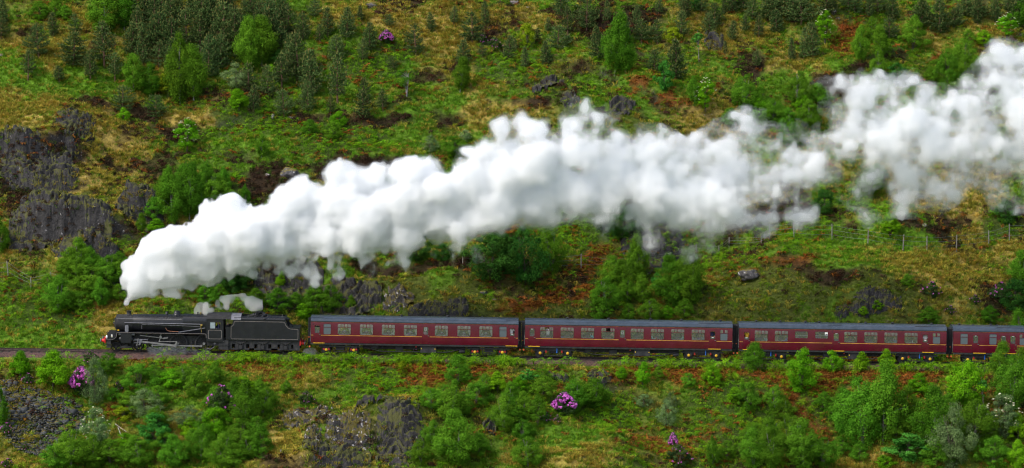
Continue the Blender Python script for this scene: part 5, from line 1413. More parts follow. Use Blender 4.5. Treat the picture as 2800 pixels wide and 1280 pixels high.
def body(nodes, edges, radii, is_skin, is_leg, head):
    names = list(nodes); idx_ = {n: i for i, n in enumerate(names)}
    me = bpy.data.meshes.new("tmp"); me.from_pydata([nodes[n] for n in names], [(idx_[a], idx_[b]) for a, b in edges], [])
    o = bpy.data.objects.new("tmp", me); C.objects.link(o)
    o.modifiers.new("skin", 'SKIN'); sd_ = o.modifiers.new("sub", 'SUBSURF'); sd_.levels = 2; sd_.render_levels = 2
    for i, n in enumerate(names):
        r = radii[n]; me.skin_vertices[0].data[i].radius = r if isinstance(r, tuple) else (r, r); me.skin_vertices[0].data[i].use_root = (n == 'pelvis')
    bpy.context.view_layer.update()
    ev = o.evaluated_get(bpy.context.evaluated_depsgraph_get())
    out = bpy.data.meshes.new_from_object(ev); out.name = "person"
    C.objects.unlink(o); bpy.data.objects.remove(o)
    hx, hy, hz, fx, fy = head
    for v in out.vertices:                                     # nose, brow and chin worked into the head
        d = Vector((v.co.x - hx, v.co.y - hy, v.co.z - hz)); f = d.x * fx + d.y * fy; l_ = abs(-d.x * fy + d.y * fx)
        if f > .04 and l_ < .03 and -.03 < d.z < .02: v.co.x += fx * .022; v.co.y += fy * .022
        if f > .04 and .012 < l_ < .05 and .02 < d.z < .045: v.co.x -= fx * .012; v.co.y -= fy * .012
    mats = []
    for p in out.polygons:
        c = p.center; mats.append(0 if is_skin(c) else (2 if is_leg(c) else 1)); p.use_smooth = True
    for q in (m_skin, topm('dark'), m_trouser): out.materials.append(q)
    out.polygons.foreach_set("material_index", mats)
    hb = bmesh.new(); bmesh.ops.create_icosphere(hb, subdivisions=2, radius=1)
    bmesh.ops.delete(hb, geom=[v for v in hb.verts if v.co.z < -.1 + .75 * max(0, v.co.x * fx + v.co.y * fy) - .45 * max(0, -(v.co.x * fx + v.co.y * fy))], context='VERTS')
    for v in hb.verts: v.co = Vector((v.co.x * .103 + hx - fx * .006, v.co.y * .098 + hy - fy * .006, v.co.z * .112 + hz + .028))
    hm = bpy.data.meshes.new("hair"); hb.to_mesh(hm); hb.free(); hm.polygons.foreach_set("use_smooth", [True] * len(hm.polygons))
    return out, hm
SE = [('pelvis', 'spine'), ('spine', 'chest'), ('chest', 'neck'), ('neck', 'head'), ('head', 'crown'), ('chest', 'ls'), ('ls', 'le'), ('le', 'lw'), ('lw', 'lh'), ('chest', 'rs'), ('rs', 're'), ('re', 'rw'), ('rw', 'rh'), ('pelvis', 'lhip'), ('lhip', 'lk'), ('lk', 'la'), ('la', 'lt'), ('pelvis', 'rhip'), ('rhip', 'rk'), ('rk', 'ra'), ('ra', 'rt')]
SR = dict(pelvis=(.15, .12), spine=(.14, .11), chest=(.15, .11), neck=.055, head=(.088, .098), crown=(.07, .075), ls=.075, le=.055, lw=.04, lh=.045, rs=.075, re=.055, rw=.04, rh=.045, lhip=.10, lk=.075, la=.05, lt=.045, rhip=.10, rk=.075, ra=.05, rt=.045)
def seated(hands):
    k = .9
    n = dict(pelvis=(0, 0, .50), spine=(-.02, 0, .72), chest=(0, 0, .98), neck=(.02, 0, 1.15), head=(.05, 0, 1.27), crown=(.05, 0, 1.36))
    for s, q in ((1, 'l'), (-1, 'r')):
        n[q + 's'] = (.0, s * .19, 1.05); n[q + 'hip'] = (.08, s * .10, .48); n[q + 'k'] = (.46, s * .11, .52); n[q + 'a'] = (.44, s * .11, .09); n[q + 't'] = (.58, s * .12, .05)
        if hands == 'table': n[q + 'e'] = (.10, s * .25, .82); n[q + 'w'] = (.34, s * .17, .83); n[q + 'h'] = (.43, s * .13, .84)
        elif hands == 'face': n[q + 'e'] = (.20, s * .24, .92); n[q + 'w'] = (.24, s * .10, 1.18); n[q + 'h'] = (.22, s * .06, 1.26)
    n = {a: tuple(v * k for v in b) for a, b in n.items()}
    hs = (lambda c: c.z > 1.13 * k or (c.x > .37 * k and c.z > .7 * k and c.z < .95 * k)) if hands == 'table' else (lambda c: c.z > 1.13 * k)
    return body(n, SE, SR, hs, lambda c: c.z < .56 * k, (.05 * k, 0, 1.29 * k, 1, 0))
def standing(hands):
    n = dict(pelvis=(0, 0, .92), spine=(0, .0, 1.08), chest=(0, 0, 1.32), neck=(0, -.02, 1.48), head=(0, -.04, 1.59), crown=(0, -.04, 1.68))
    for s, q in ((1, 'l'), (-1, 'r')):
        n[q + 's'] = (s * .19, 0, 1.39); n[q + 'hip'] = (s * .10, 0, .88); n[q + 'k'] = (s * .11, -.02, .48); n[q + 'a'] = (s * .11, .03, .09); n[q + 't'] = (s * .12, -.10, .05)
        if hands == 'face': n[q + 'e'] = (s * .27, -.16, 1.28); n[q + 'w'] = (s * .11, -.20, 1.50); n[q + 'h'] = (s * .06, -.17, 1.57)
        else: n[q + 'e'] = (s * .25, -.06, 1.14); n[q + 'w'] = (s * .20, -.26, 1.08); n[q + 'h'] = (s * .16, -.33, 1.10)
    hs = (lambda c: c.z > 1.47) if hands == 'face' else (lambda c: c.z > 1.47 or c.y < -.24)
    return body(n, SE, SR, hs, lambda c: c.z < .98, (0, -.04, 1.61, 0, -1))
POSE = {'table': seated('table'), 'face': seated('face'), 'stand': standing('rail'), 'photo': standing('face')}
protos_ = {}
def person(c, x, y, pose, top, hair, turn, label, sc=1.0, grp="passengers on the train", z=1.30):
    bm_, hm = POSE[pose]
    o = link("person", bm_)
    o.matrix_world = Matrix.Translation(c.location) @ Matrix.Rotation(TILT, 4, 'Y') @ Matrix.Translation((x, y, z)) @ Matrix.Rotation(turn, 4, 'Z') @ Matrix.Scale(sc, 4)
    o.material_slots[1].link = 'OBJECT'; o.material_slots[1].material = topm(top)
    if hair != '0':
        h = link("hair", hm, o); h.data.materials.clear() if False else None
        if not h.data.materials: h.data.materials.append(HAIR['d'])
        h.material_slots[0].link = 'OBJECT'; h.material_slots[0].material = HAIR[hair]
    return tag(o, label, "person", grp)
NTH = ["first", "second", "third", "fourth", "fifth", "sixth", "seventh", "eighth"]
def seat_at(c, wins, cname, rows_):
    Ls = [x for k, x in wins if k in 'LP']
    for n_, side_, pose, top, hair, desc in rows_:
        cx = Ls[n_ - 1] + .615; s = {'L': -1, 'R': 1, 'M': .45}[side_]
        nm = "left" if s < 0 else "right"
        if side_ == 'M': nm = "inner right"
        person(c, cx + s * .52, -1.0 if side_ != 'M' else -.72, pose, top, hair, 0 if s < 0 else math.pi, f"{desc} at {nm} of the {NTH[n_ - 1]} large window of the {cname} coach")
seat_at(c1, W1, "first", [(1, 'R', 'table', 'dark', '0', "bald passenger in dark top"), (2, 'L', 'table', 'white', 'd', "passenger in white sleeves"), (2, 'R', 'table', 'black', 'n', "passenger in black top"), (3, 'L', 'table', 'grey', 'g', "grey-haired passenger"),
 (3, 'R', 'face', 'white', '0', "bald passenger in white shirt"), (4, 'L', 'table', 'pale', '0', "bald passenger in pale top"), (4, 'R', 'table', 'grey', 'n', "passenger in grey top"), (5, 'L', 'table', 'dark', '0', "bald passenger in dark jacket"),
 (5, 'R', 'table', 'white', 'n', "long-haired passenger in white"), (6, 'L', 'table', 'dark', 'n', "passenger in dark top"), (6, 'R', 'table', 'dark', 'd', "dark-haired passenger"), (7, 'L', 'face', 'pale', 'n', "passenger in pale top"), (7, 'R', 'table', 'dark', 'd', "passenger reaching over the table")])
seat_at(c2, W2, "second", [(1, 'L', 'table', 'dark', '0', "bald small passenger"), (2, 'R', 'table', 'black', 'n', "passenger in dark jacket"), (3, 'L', 'table', 'maroon', 'd', "passenger in maroon top"), (3, 'R', 'face', 'cyan', 'd', "passenger in bright blue top"),
 (4, 'R', 'face', 'black', 'd', "dark-clothed passenger"), (5, 'R', 'face', 'black', 'd', "photographing passenger in black"), (6, 'L', 'table', 'lightblue', 'n', "passenger in light blue shirt"), (6, 'R', 'table', 'dark', 'n', "passenger in dark top"), (6, 'M', 'face', 'black', 'd', "passenger holding a camera"),
 (7, 'L', 'table', 'navy', '0', "bald passenger in navy jacket"), (7, 'R', 'table', 'teal', 'b', "blonde passenger in turquoise cardigan"), (8, 'L', 'table', 'pale', 'n', "passenger in pale grey shirt"), (8, 'R', 'face', 'grey', 'g', "passenger in grey-blue top"), (8, 'M', 'table', 'maroon', 'g', "grey-haired passenger")])
seat_at(c3, W3, "third", [(1, 'L', 'table', 'green', 'g', "passenger in dark green"), (1, 'R', 'face', 'lightblue', 'n', "passenger in pale blue shirt"), (2, 'L', 'face', 'pink', 'd', "passenger in pink top"), (2, 'R', 'table', 'purple', 'n', "passenger in purple top"),
 (3, 'L', 'table', 'dark', 'd', "passenger in dark top"), (3, 'R', 'table', 'red', 'n', "passenger in dark red"), (4, 'R', 'table', 'dark', '0', "bald passenger in dark top"), (5, 'L', 'table', 'dark', 'n', "half-hidden passenger"), (5, 'R', 'face', 'blue', '0', "bald passenger in blue shirt")])
person(c1, .37 + .23, -1.0, 'photo', 'dark', 'd', .1, "passenger resting arms on the first door's half-lowered window")
person(c1, 18.78 + .16, -1.02, 'photo', 'white', 'n', .3, "pale-faced passenger at the first coach's right-hand door window")
person(c1, 18.78 + .36, -.85, 'photo', 'black', 'd', -.2, "dark-clothed passenger behind the pale-faced one at the door")
person(c2, 1.43 + .74, -.95, 'photo', 'white', 'n', -.5, "passenger in white standing to photograph through the open ventilator", 1.02)
person(c2, 17.49 + .17, -.98, 'stand', 'navy', 'd', .3, "uniformed person at the second coach's open door window")
person(c3, .47 + .30, -1.0, 'photo', 'yellow', 'b', -.2, "passenger in yellow coat photographing from the third coach's first door")
person(c3, 17.34 + .30, -.98, 'stand', 'white', 'd', .1, "dark-haired passenger in white at the third coach's right-hand door")
person(c3, 17.34 + .10, -.85, 'stand', 'pink', 'n', .4, "passenger in pink behind the one in white at the door")
person(c3, 7.17 + .33, -.75, 'stand', 'dark', 'g', 0, "person behind the counter in the buffet window with the white notice")
person(loco, 11.15, -.85, 'stand', 'navy', 'd', -1.2, "engine crew member in dark blue at the cab side window", 1.0, "engine crew")
person(loco, 11.95, -.45, 'stand', 'black', 'g', .6, "grey-haired crew member between cab and tender", .93, "engine crew")
# ================================================================== trees and shrubs
m_bark = paint("bark", (.085, .065, .050), .9, var=.5, scale=9, bump=.5)
m_birchbark = paint("birch_bark", (.20, .185, .175), .8, var=.5, scale=5, dirt=(.06, .05, .05), dscale=6)
m_pinebark = paint("pine_bark", (.16, .085, .055), .9, var=.4, scale=7, bump=.5)
L_pine = leafy("pine_needles", (.030, .070, .020), (.125, .19, .055), .08, .010, .25)
L_candle = leafy("pine_candles", (.16, .17, .05), (.34, .28, .10), .1, .01, .2)
L_birch = leafy("birch_leaves", (.055, .16, .010), (.15, .33, .022), .35, .012, .22)
L_bright = leafy("bright_leaves", (.075, .22, .007), (.21, .46, .014), .35, .012, .2)
L_yellow = leafy("yellow_green_leaves", (.14, .24, .006), (.35, .44, .02), .35, .01, .2)
L_teal = leafy("maple_leaves", (.032, .14, .018), (.10, .32, .040), .3, .01, .2)
L_willow = leafy("willow_leaves", (.09, .16, .055), (.23, .33, .12), .3, .012, .2)
L_dark = leafy("dark_leaves", (.018, .072, .012), (.065, .18, .024), .25, .01, .2)  # deeper green of the dark shrubs and alders
L_rhodo = leafy("rhododendron_leaves", (.018, .05, .014), (.07, .12, .034), .1, .01, .2)
L_purple = leafy("purple_flowers", (.42, .05, .37), (.85, .27, .76), .25, .006, .12)
L_cream = leafy("cream_flowers", (.52, .52, .32), (.78, .76, .55), .2, .006, .08)

def limbs(mb, pts, r0, r1, n=5): mb.tube([Vector(p) for p in pts], r0, n, r1)

def crown_mesh(rng, name, mat_, env, nc, nl, leaf, rc, droop=0.0, squash=.75, up=.45, flower=None):
    """leaves gathered in clumps through an envelope: env(t) -> half-width at height t (0..1), None outside"""
    C_ = []
    while len(C_) < nc:
        t = rng.uniform(0, 1); w = env(t)
        if w <= 0 or rng.uniform(0, 1) > (w / max(env(q) for q in (.2, .35, .5, .65))) ** .8 + .1: continue
        a = rng.uniform(0, 6.283); r = w * math.sqrt(rng.uniform(.15, 1)) * rng.uniform(.8, 1.12)
        C_.append((r * math.cos(a), r * math.sin(a), t + rng.normal(0, .012)))
    C_ = np.array(C_)
    i = rng.integers(0, nc, nl)
    d = rng.normal(size=(nl, 3)); d /= np.linalg.norm(d, axis=1, keepdims=True); d *= rng.uniform(.35, 1, (nl, 1)) ** .6
    rad = rc * rng.uniform(.5, 1.45, nc)[i] * np.where(rng.uniform(0, 1, nl) < .10, rng.uniform(1.1, 1.7, nl), 1)
    P = C_[i] + d * rad[:, None] * np.array([1, 1, squash])
    P[:, 2] -= droop * np.abs(rng.normal(0, 1, nl)) * rc
    P[:, 2] = np.maximum(P[:, 2], .005)
    N = d + np.array([0, 0, up]) + rng.normal(0, .45, (nl, 3)) + .5 * P * np.array([1, 1, 0]) / (np.abs(P[:, :2]).max() + 1e-6)
    V, F = leaf_quads(P, N, leaf * rng.uniform(.65, 1.35, nl), rng)
    ct = rng.uniform(.12, .88, nc)[i]
    T = np.clip(ct + rng.normal(0, .2, nl), 0, 1)
    me = mesh_np(name, V, F, False, {"tint": ('FLOAT', np.repeat(T, 4))}); me.materials.append(mat_)
    return me, C_

def trunk_mesh(rng, name, mat_, C_, h, r, stems=1, nb=26, lean_=.05):
    mb = MB()
    for s in range(stems):
        a = rng.uniform(0, 6.283); sp = .0 if stems == 1 else rng.uniform(.05, .16)
        axis_ = [(sp * t * math.cos(a) + rng.normal(0, lean_ * .25) * t, sp * t * math.sin(a) + rng.normal(0, lean_ * .25) * t, t * h - (.04 if t == 0 else 0)) for t in np.linspace(0, 1, 6)]
        limbs(mb, axis_, r, r * .22, 6)
        for k in rng.choice(len(C_), min(nb // stems, len(C_)), replace=False):
            q = Vector(C_[k]); f = min(max(q.z - .12, .05) / h, .95) * .85
            i0 = min(int(f * 5), 4); p = Vector(axis_[i0]).lerp(Vector(axis_[i0 + 1]), f * 5 - i0)
            m_ = p.lerp(q, .55) + Vector((0, 0, .03))
            limbs(mb, [p, m_, q], r * .35, r * .08, 4)
    return mb.mesh(name, mat_)

def flower_mesh(rng, name, mat_, C_, env, n, size, ball=True, side=None):
    V, F, T, o = [], [], [], 0
    for k in range(n):
        t = rng.uniform(.22, 1) ** .8; w = env(min(t, .97)); a = rng.uniform(0, 6.283)
        if side is not None: a = side + rng.normal(0, 1.0)
        c = np.array([w * 1.04 * math.cos(a), w * 1.04 * math.sin(a), min(t, .98) + .02])
        m_ = 12
        d = rng.normal(size=(m_, 3)); d /= np.linalg.norm(d, axis=1, keepdims=True)
        if not ball: d[:, 2] *= .25
        s = size * rng.uniform(.7, 1.25)
        v, f = leaf_quads(c + d * s * (.5 if ball else .75), d + (np.array([0, 0, .3]) if ball else np.array([0, 0, 2.0])), np.full(m_, s * .9), rng, .9)
        V.append(v); F.append(f + o); o += len(v); T += list(np.repeat(np.clip(rng.uniform(.15, 1) + rng.normal(0, .15, m_), 0, 1), 4))
    me = mesh_np(name, np.concatenate(V), np.concatenate(F), False, {"tint": ('FLOAT', np.array(T))}); me.materials.append(mat_)
    return me

def pine_parts(rng, width, bare, nwh, full):
    """young Scots pine: whorls of rising branches with bottle-brush tufts of needles, pale candles at the tips"""
    mb = MB(); limbs(mb, [(0, 0, -.03), (rng.normal(0, .01), rng.normal(0, .01), .35), (rng.normal(0, .015), 0, .7), (0, 0, .97)], .022, .006, 6)
    P, D, S, CP_, CD = [], [], [], [], []
    for i in range(nwh):
        t = bare + (1 - bare) * (i + rng.uniform(-.25, .25)) / nwh
        u_ = min(max((t - bare) / (1 - bare), 0.0), 1.0); L = width * .98 * ((1 - u_ ** 1.7) ** .8 * (.5 + .5 * min(1, u_ * 3 + .3)) + .03)
        nb = int(full * (5 + 3 * (1 - u_)))
        a0 = rng.uniform(0, 6.28)
        for k in range(nb):
            a = a0 + 6.283 * k / nb + rng.normal(0, .25); l = L * rng.uniform(.65, 1.15)
            rise = .10 + .45 * u_; pts = []
            for s in np.linspace(0, 1, 5): pts.append(np.array([math.cos(a) * l * s, math.sin(a) * l * s, t + l * (rise * s - .18 * s + .30 * s * s) * 1.0 - .03 * (1 - u_) * s]))
            if k % 2 == 0: limbs(mb, [tuple(p) for p in pts[::2]], .007 * (1 - u_) + .003, .002, 4)
            m_ = max(3, int(l / .030))
            for j in range(m_):
                s = .25 + .75 * (j + rng.uniform(0, 1)) / m_; q = s * 4; i0 = min(int(q), 3); c = pts[i0] + (pts[i0 + 1] - pts[i0]) * (q - i0)
                for rep in range(8):
                    P.append(c + rng.normal(0, .02, 3)); d = rng.normal(size=3) * .8 + np.array([math.cos(a), math.sin(a), .75]); D.append(d); S.append(rng.uniform(.024, .046))
            if rng.uniform() < .75: CP_.append(pts[-1] + np.array([0, 0, .012])); CD.append(rng.uniform(.035, .06))
    for k in range(7): P.append(np.array([0, 0, .9 + .016 * k])); D.append(rng.normal(size=3) * .5 + np.array([0, 0, 1])); S.append(.05)
    CP_.append(np.array([0, 0, .985])); CD.append(.09)
    P, D, S = np.array(P), np.array(D), np.array(S); n = len(P)
    D = D / np.linalg.norm(D, axis=1, keepdims=True); side = np.cross(D, rng.normal(size=(n, 3))); side /= np.linalg.norm(side, axis=1, keepdims=True)
    s = S[:, None]
    V = np.stack([P - D * s * .35, P + side * s * .24, P + D * s * .9, P - side * s * .24], 1).reshape(-1, 3)
    T = np.repeat(np.clip(rng.beta(2, 2.2, n) + (P[:, 2] * .0), 0, 1), 4)
    crown = mesh_np("crown", V, np.arange(4 * n).reshape(n, 4), False, {"tint": ('FLOAT', T)}); crown.materials.append(L_pine)
    CP_ = np.array(CP_); CD = np.array(CD); m_ = len(CP_); Vc, Fc = [], []
    for i in range(m_):
        for k in range(2):
            a = math.pi * k / 2 + i; w = .009; o = len(Vc)
            Vc += [CP_[i] + (w * math.cos(a), w * math.sin(a), 0), CP_[i] - (w * math.cos(a), w * math.sin(a), 0), CP_[i] + (-w * .4 * math.cos(a), -w * .4 * math.sin(a), CD[i]), CP_[i] + (w * .4 * math.cos(a), w * .4 * math.sin(a), CD[i])]
            Fc.append((o, o + 1, o + 2, o + 3))
    cand = mesh_np("candles", np.array(Vc), np.array(Fc), False, {"tint": ('FLOAT', np.repeat(rng.uniform(0, 1, 2 * m_), 4))}); cand.materials.append(L_candle)
    return {"trunk": mb.mesh("trunk", m_pinebark), "crown": crown, "candles": cand}

pr = np.random.default_rng(29)
def bell(t, b, w, pk, top=1.0):                     # outline: width rises from b to a peak, then narrows to the tip
    if t < b or t > top: return 0
    u_ = (t - b) / (top - b)
    return w * ((u_ / pk) ** .6 if u_ < pk else max(0, (1 - (u_ - pk) / (1 - pk))) ** .75)
LIB = {}
LIB['P'] = [pine_parts(pr, w, b, n, f) for w, b, n, f in [(.30, .06, 15, 1.0), (.38, .05, 13, 1.0), (.23, .10, 16, .9), (.42, .16, 11, .9), (.33, .03, 12, 1.1), (.27, .2, 12, .8), (.36, .1, 10, .8), (.20, .08, 15, .9)]]
LIB['V'] = [pine_parts(pr, w, b, n, f) for w, b, n, f in [(.26, .30, 10, .8), (.30, .36, 9, .8)]]          # thin, bare-stemmed
LIB['U'] = [pine_parts(pr, w, b, n, f) for w, b, n, f in [(.55, .02, 8, 1.3), (.62, .02, 8, 1.3)]]          # low, bushy
def broad(kind, mat_, n, envf, nc, nl, leaf, rc, bark, h=.9, r=.02, stems=1, droop=0., squash=.75, fl=None):
    out = []
    for i in range(n):
        e = envf(i); me, C_ = crown_mesh(pr, "crown", mat_, e, nc, nl, leaf, rc, droop, squash)
        d = {"trunk": trunk_mesh(pr, "trunk", bark, C_, h, r, stems), "crown": me}
        if fl: d["blossoms"] = flower_mesh(pr, "blossoms", fl[0], C_, e, fl[1], fl[2], fl[3], -math.pi / 2 if len(fl) > 4 else None)
        out.append(d)
    LIB[kind] = out
broad('B', L_birch, 4, lambda i: (lambda t: bell(t, .10 + .02 * i, .25 + .035 * (i % 3), .38)), 108, 19950, 0.0192, .075, m_birchbark, .93, .014, 1, .6, .9)
broad('C', L_birch, 4, lambda i: (lambda t: bell(t, .03, .36 + .05 * (i % 3), .45)), 101, 19950, 0.0217, .095, m_birchbark, .88, .014, 3, .3, .8)
broad('G', L_bright, 4, lambda i: (lambda t: bell(t, .0, .46 + .05 * (i % 3), .42)), 62, 11760, 0.0335, .125, m_bark, .8, .014, 4, .1, .7)
broad('S', L_birch, 5, lambda i: (lambda t: bell(t, .0, .52 + .07 * (i % 3), .40)), 75, 14700, 0.0285, .12, m_bark, .8, .014, 4, .1, .7)
broad('Y', L_yellow, 2, lambda i: (lambda t: bell(t, .02, .40, .5)), 35, 3840, 0.0495, .13, m_bark, .8, .014, 3, .05, .7)
broad('T', L_teal, 2, lambda i: (lambda t: bell(t, .03, .38 + .1 * i, .45)), 40, 5880, 0.0484, .11, m_bark, .85, .015, 2, .25, .55)
broad('W', L_willow, 3, lambda i: (lambda t: bell(t, .0, .52 + .1 * i, .45)), 62, 11760, 0.0248, .12, m_bark, .8, .012, 5, .05, .8)
broad('D', L_dark, 3, lambda i: (lambda t: bell(t, .0, .46 + .1 * i, .5)), 59, 11760, 0.0322, .13, m_bark, .85, .015, 3, .1, .75)
broad('R', L_bright, 2, lambda i: (lambda t: bell(t, .18, .36, .5)), 37, 6720, 0.0310, .10, m_bark, .85, .013, 3, .1, .6, (L_cream, 30, .034, False))
broad('Q', L_willow, 2, lambda i: (lambda t: bell(t, .02, .48, .5)), 51, 9240, 0.0285, .11, m_bark, .85, .013, 4, .1, .6, (L_cream, 60, .030, False))
broad('H', L_rhodo, 2, lambda i: (lambda t: bell(t, .0, .48, .45)), 45, 4160, 0.0562, .13, m_bark, .75, .014, 4, 0, .7, (L_purple, 175, .085, True))
broad('J', L_rhodo, 2, lambda i: (lambda t: bell(t, .0, .58, .45)), 48, 6720, 0.0422, .13, m_bark, .75, .014, 4, 0, .7, (L_purple, 20, .062, True))
broad('X', L_teal, 1, lambda i: (lambda t: bell(t, .42, .20, .4)), 21, 1120, 0.0375, .07, m_birchbark, .97, .012, 1, .1, .6)
broad('A', L_birch, 2, lambda i: (lambda t: bell(t, .40, .46, .5)), 21, 2400, 0.0338, .12, m_birchbark, .8, .024, 2, .1, .55)

KIND = {  # name, category, how it looks, group
 'P': ("pine_tree", "pine tree", "dark blue-green young pine", "young pines on the hillside"),
 'V': ("pine_tree", "pine tree", "thin bare-stemmed young pine", "young pines on the hillside"),
 'U': ("pine_shrub", "pine shrub", "low bushy dark pine", "low bushy pines"),
 'B': ("birch_tree", "birch tree", "upright fine-leaved green birch", "birches on the hillside"),
 'C': ("birch_tree", "birch tree", "broad many-stemmed green birch", "birches on the hillside"),
 'A': ("birch_tree", "birch tree", "small pale-stemmed tree with a flat crown", "birches on the hillside"),
 'G': ("bright_bush", "bush", "bright fresh-green bush", "green bushes"),
 'S': ("green_bush", "bush", "mid-green rounded bush", "green bushes"),
 'Y': ("yellow_bush", "bush", "yellow-green small bush", "yellow-green bushes"),
 'T': ("maple_tree", "tree", "blue-green young broadleaf tree", "young broadleaf trees"),
 'W': ("willow_bush", "bush", "pale grey-green willow bush", "willow bushes"),
 'D': ("dark_tree", "tree", "deep dark-green tree", "dark trees behind the steam"),
 'R': ("rowan_tree", "rowan tree", "rowan with cream flower heads", "flowering rowans"),
 'Q': ("rowan_tree", "rowan tree", "wide rowan dotted with cream flowers", "flowering rowans"),
 'H': ("rhododendron", "rhododendron", "rhododendron thick with purple flowers", "rhododendrons"),
 'J': ("rhododendron", "rhododendron", "dark rhododendron with scattered purple flowers", "rhododendrons"),
 'X': ("sapling", "sapling", "thin sapling with a sparse top", "thin saplings")}
WIDTH = {'P': .62, 'V': .55, 'U': 1.15, 'B': .58, 'C': .85, 'A': .95, 'G': 1.05, 'S': 1.2, 'Y': .85, 'T': .9, 'W': 1.2, 'D': 1.05, 'R': .8, 'Q': 1.0, 'H': 1.0, 'J': 1.2, 'X': .45}

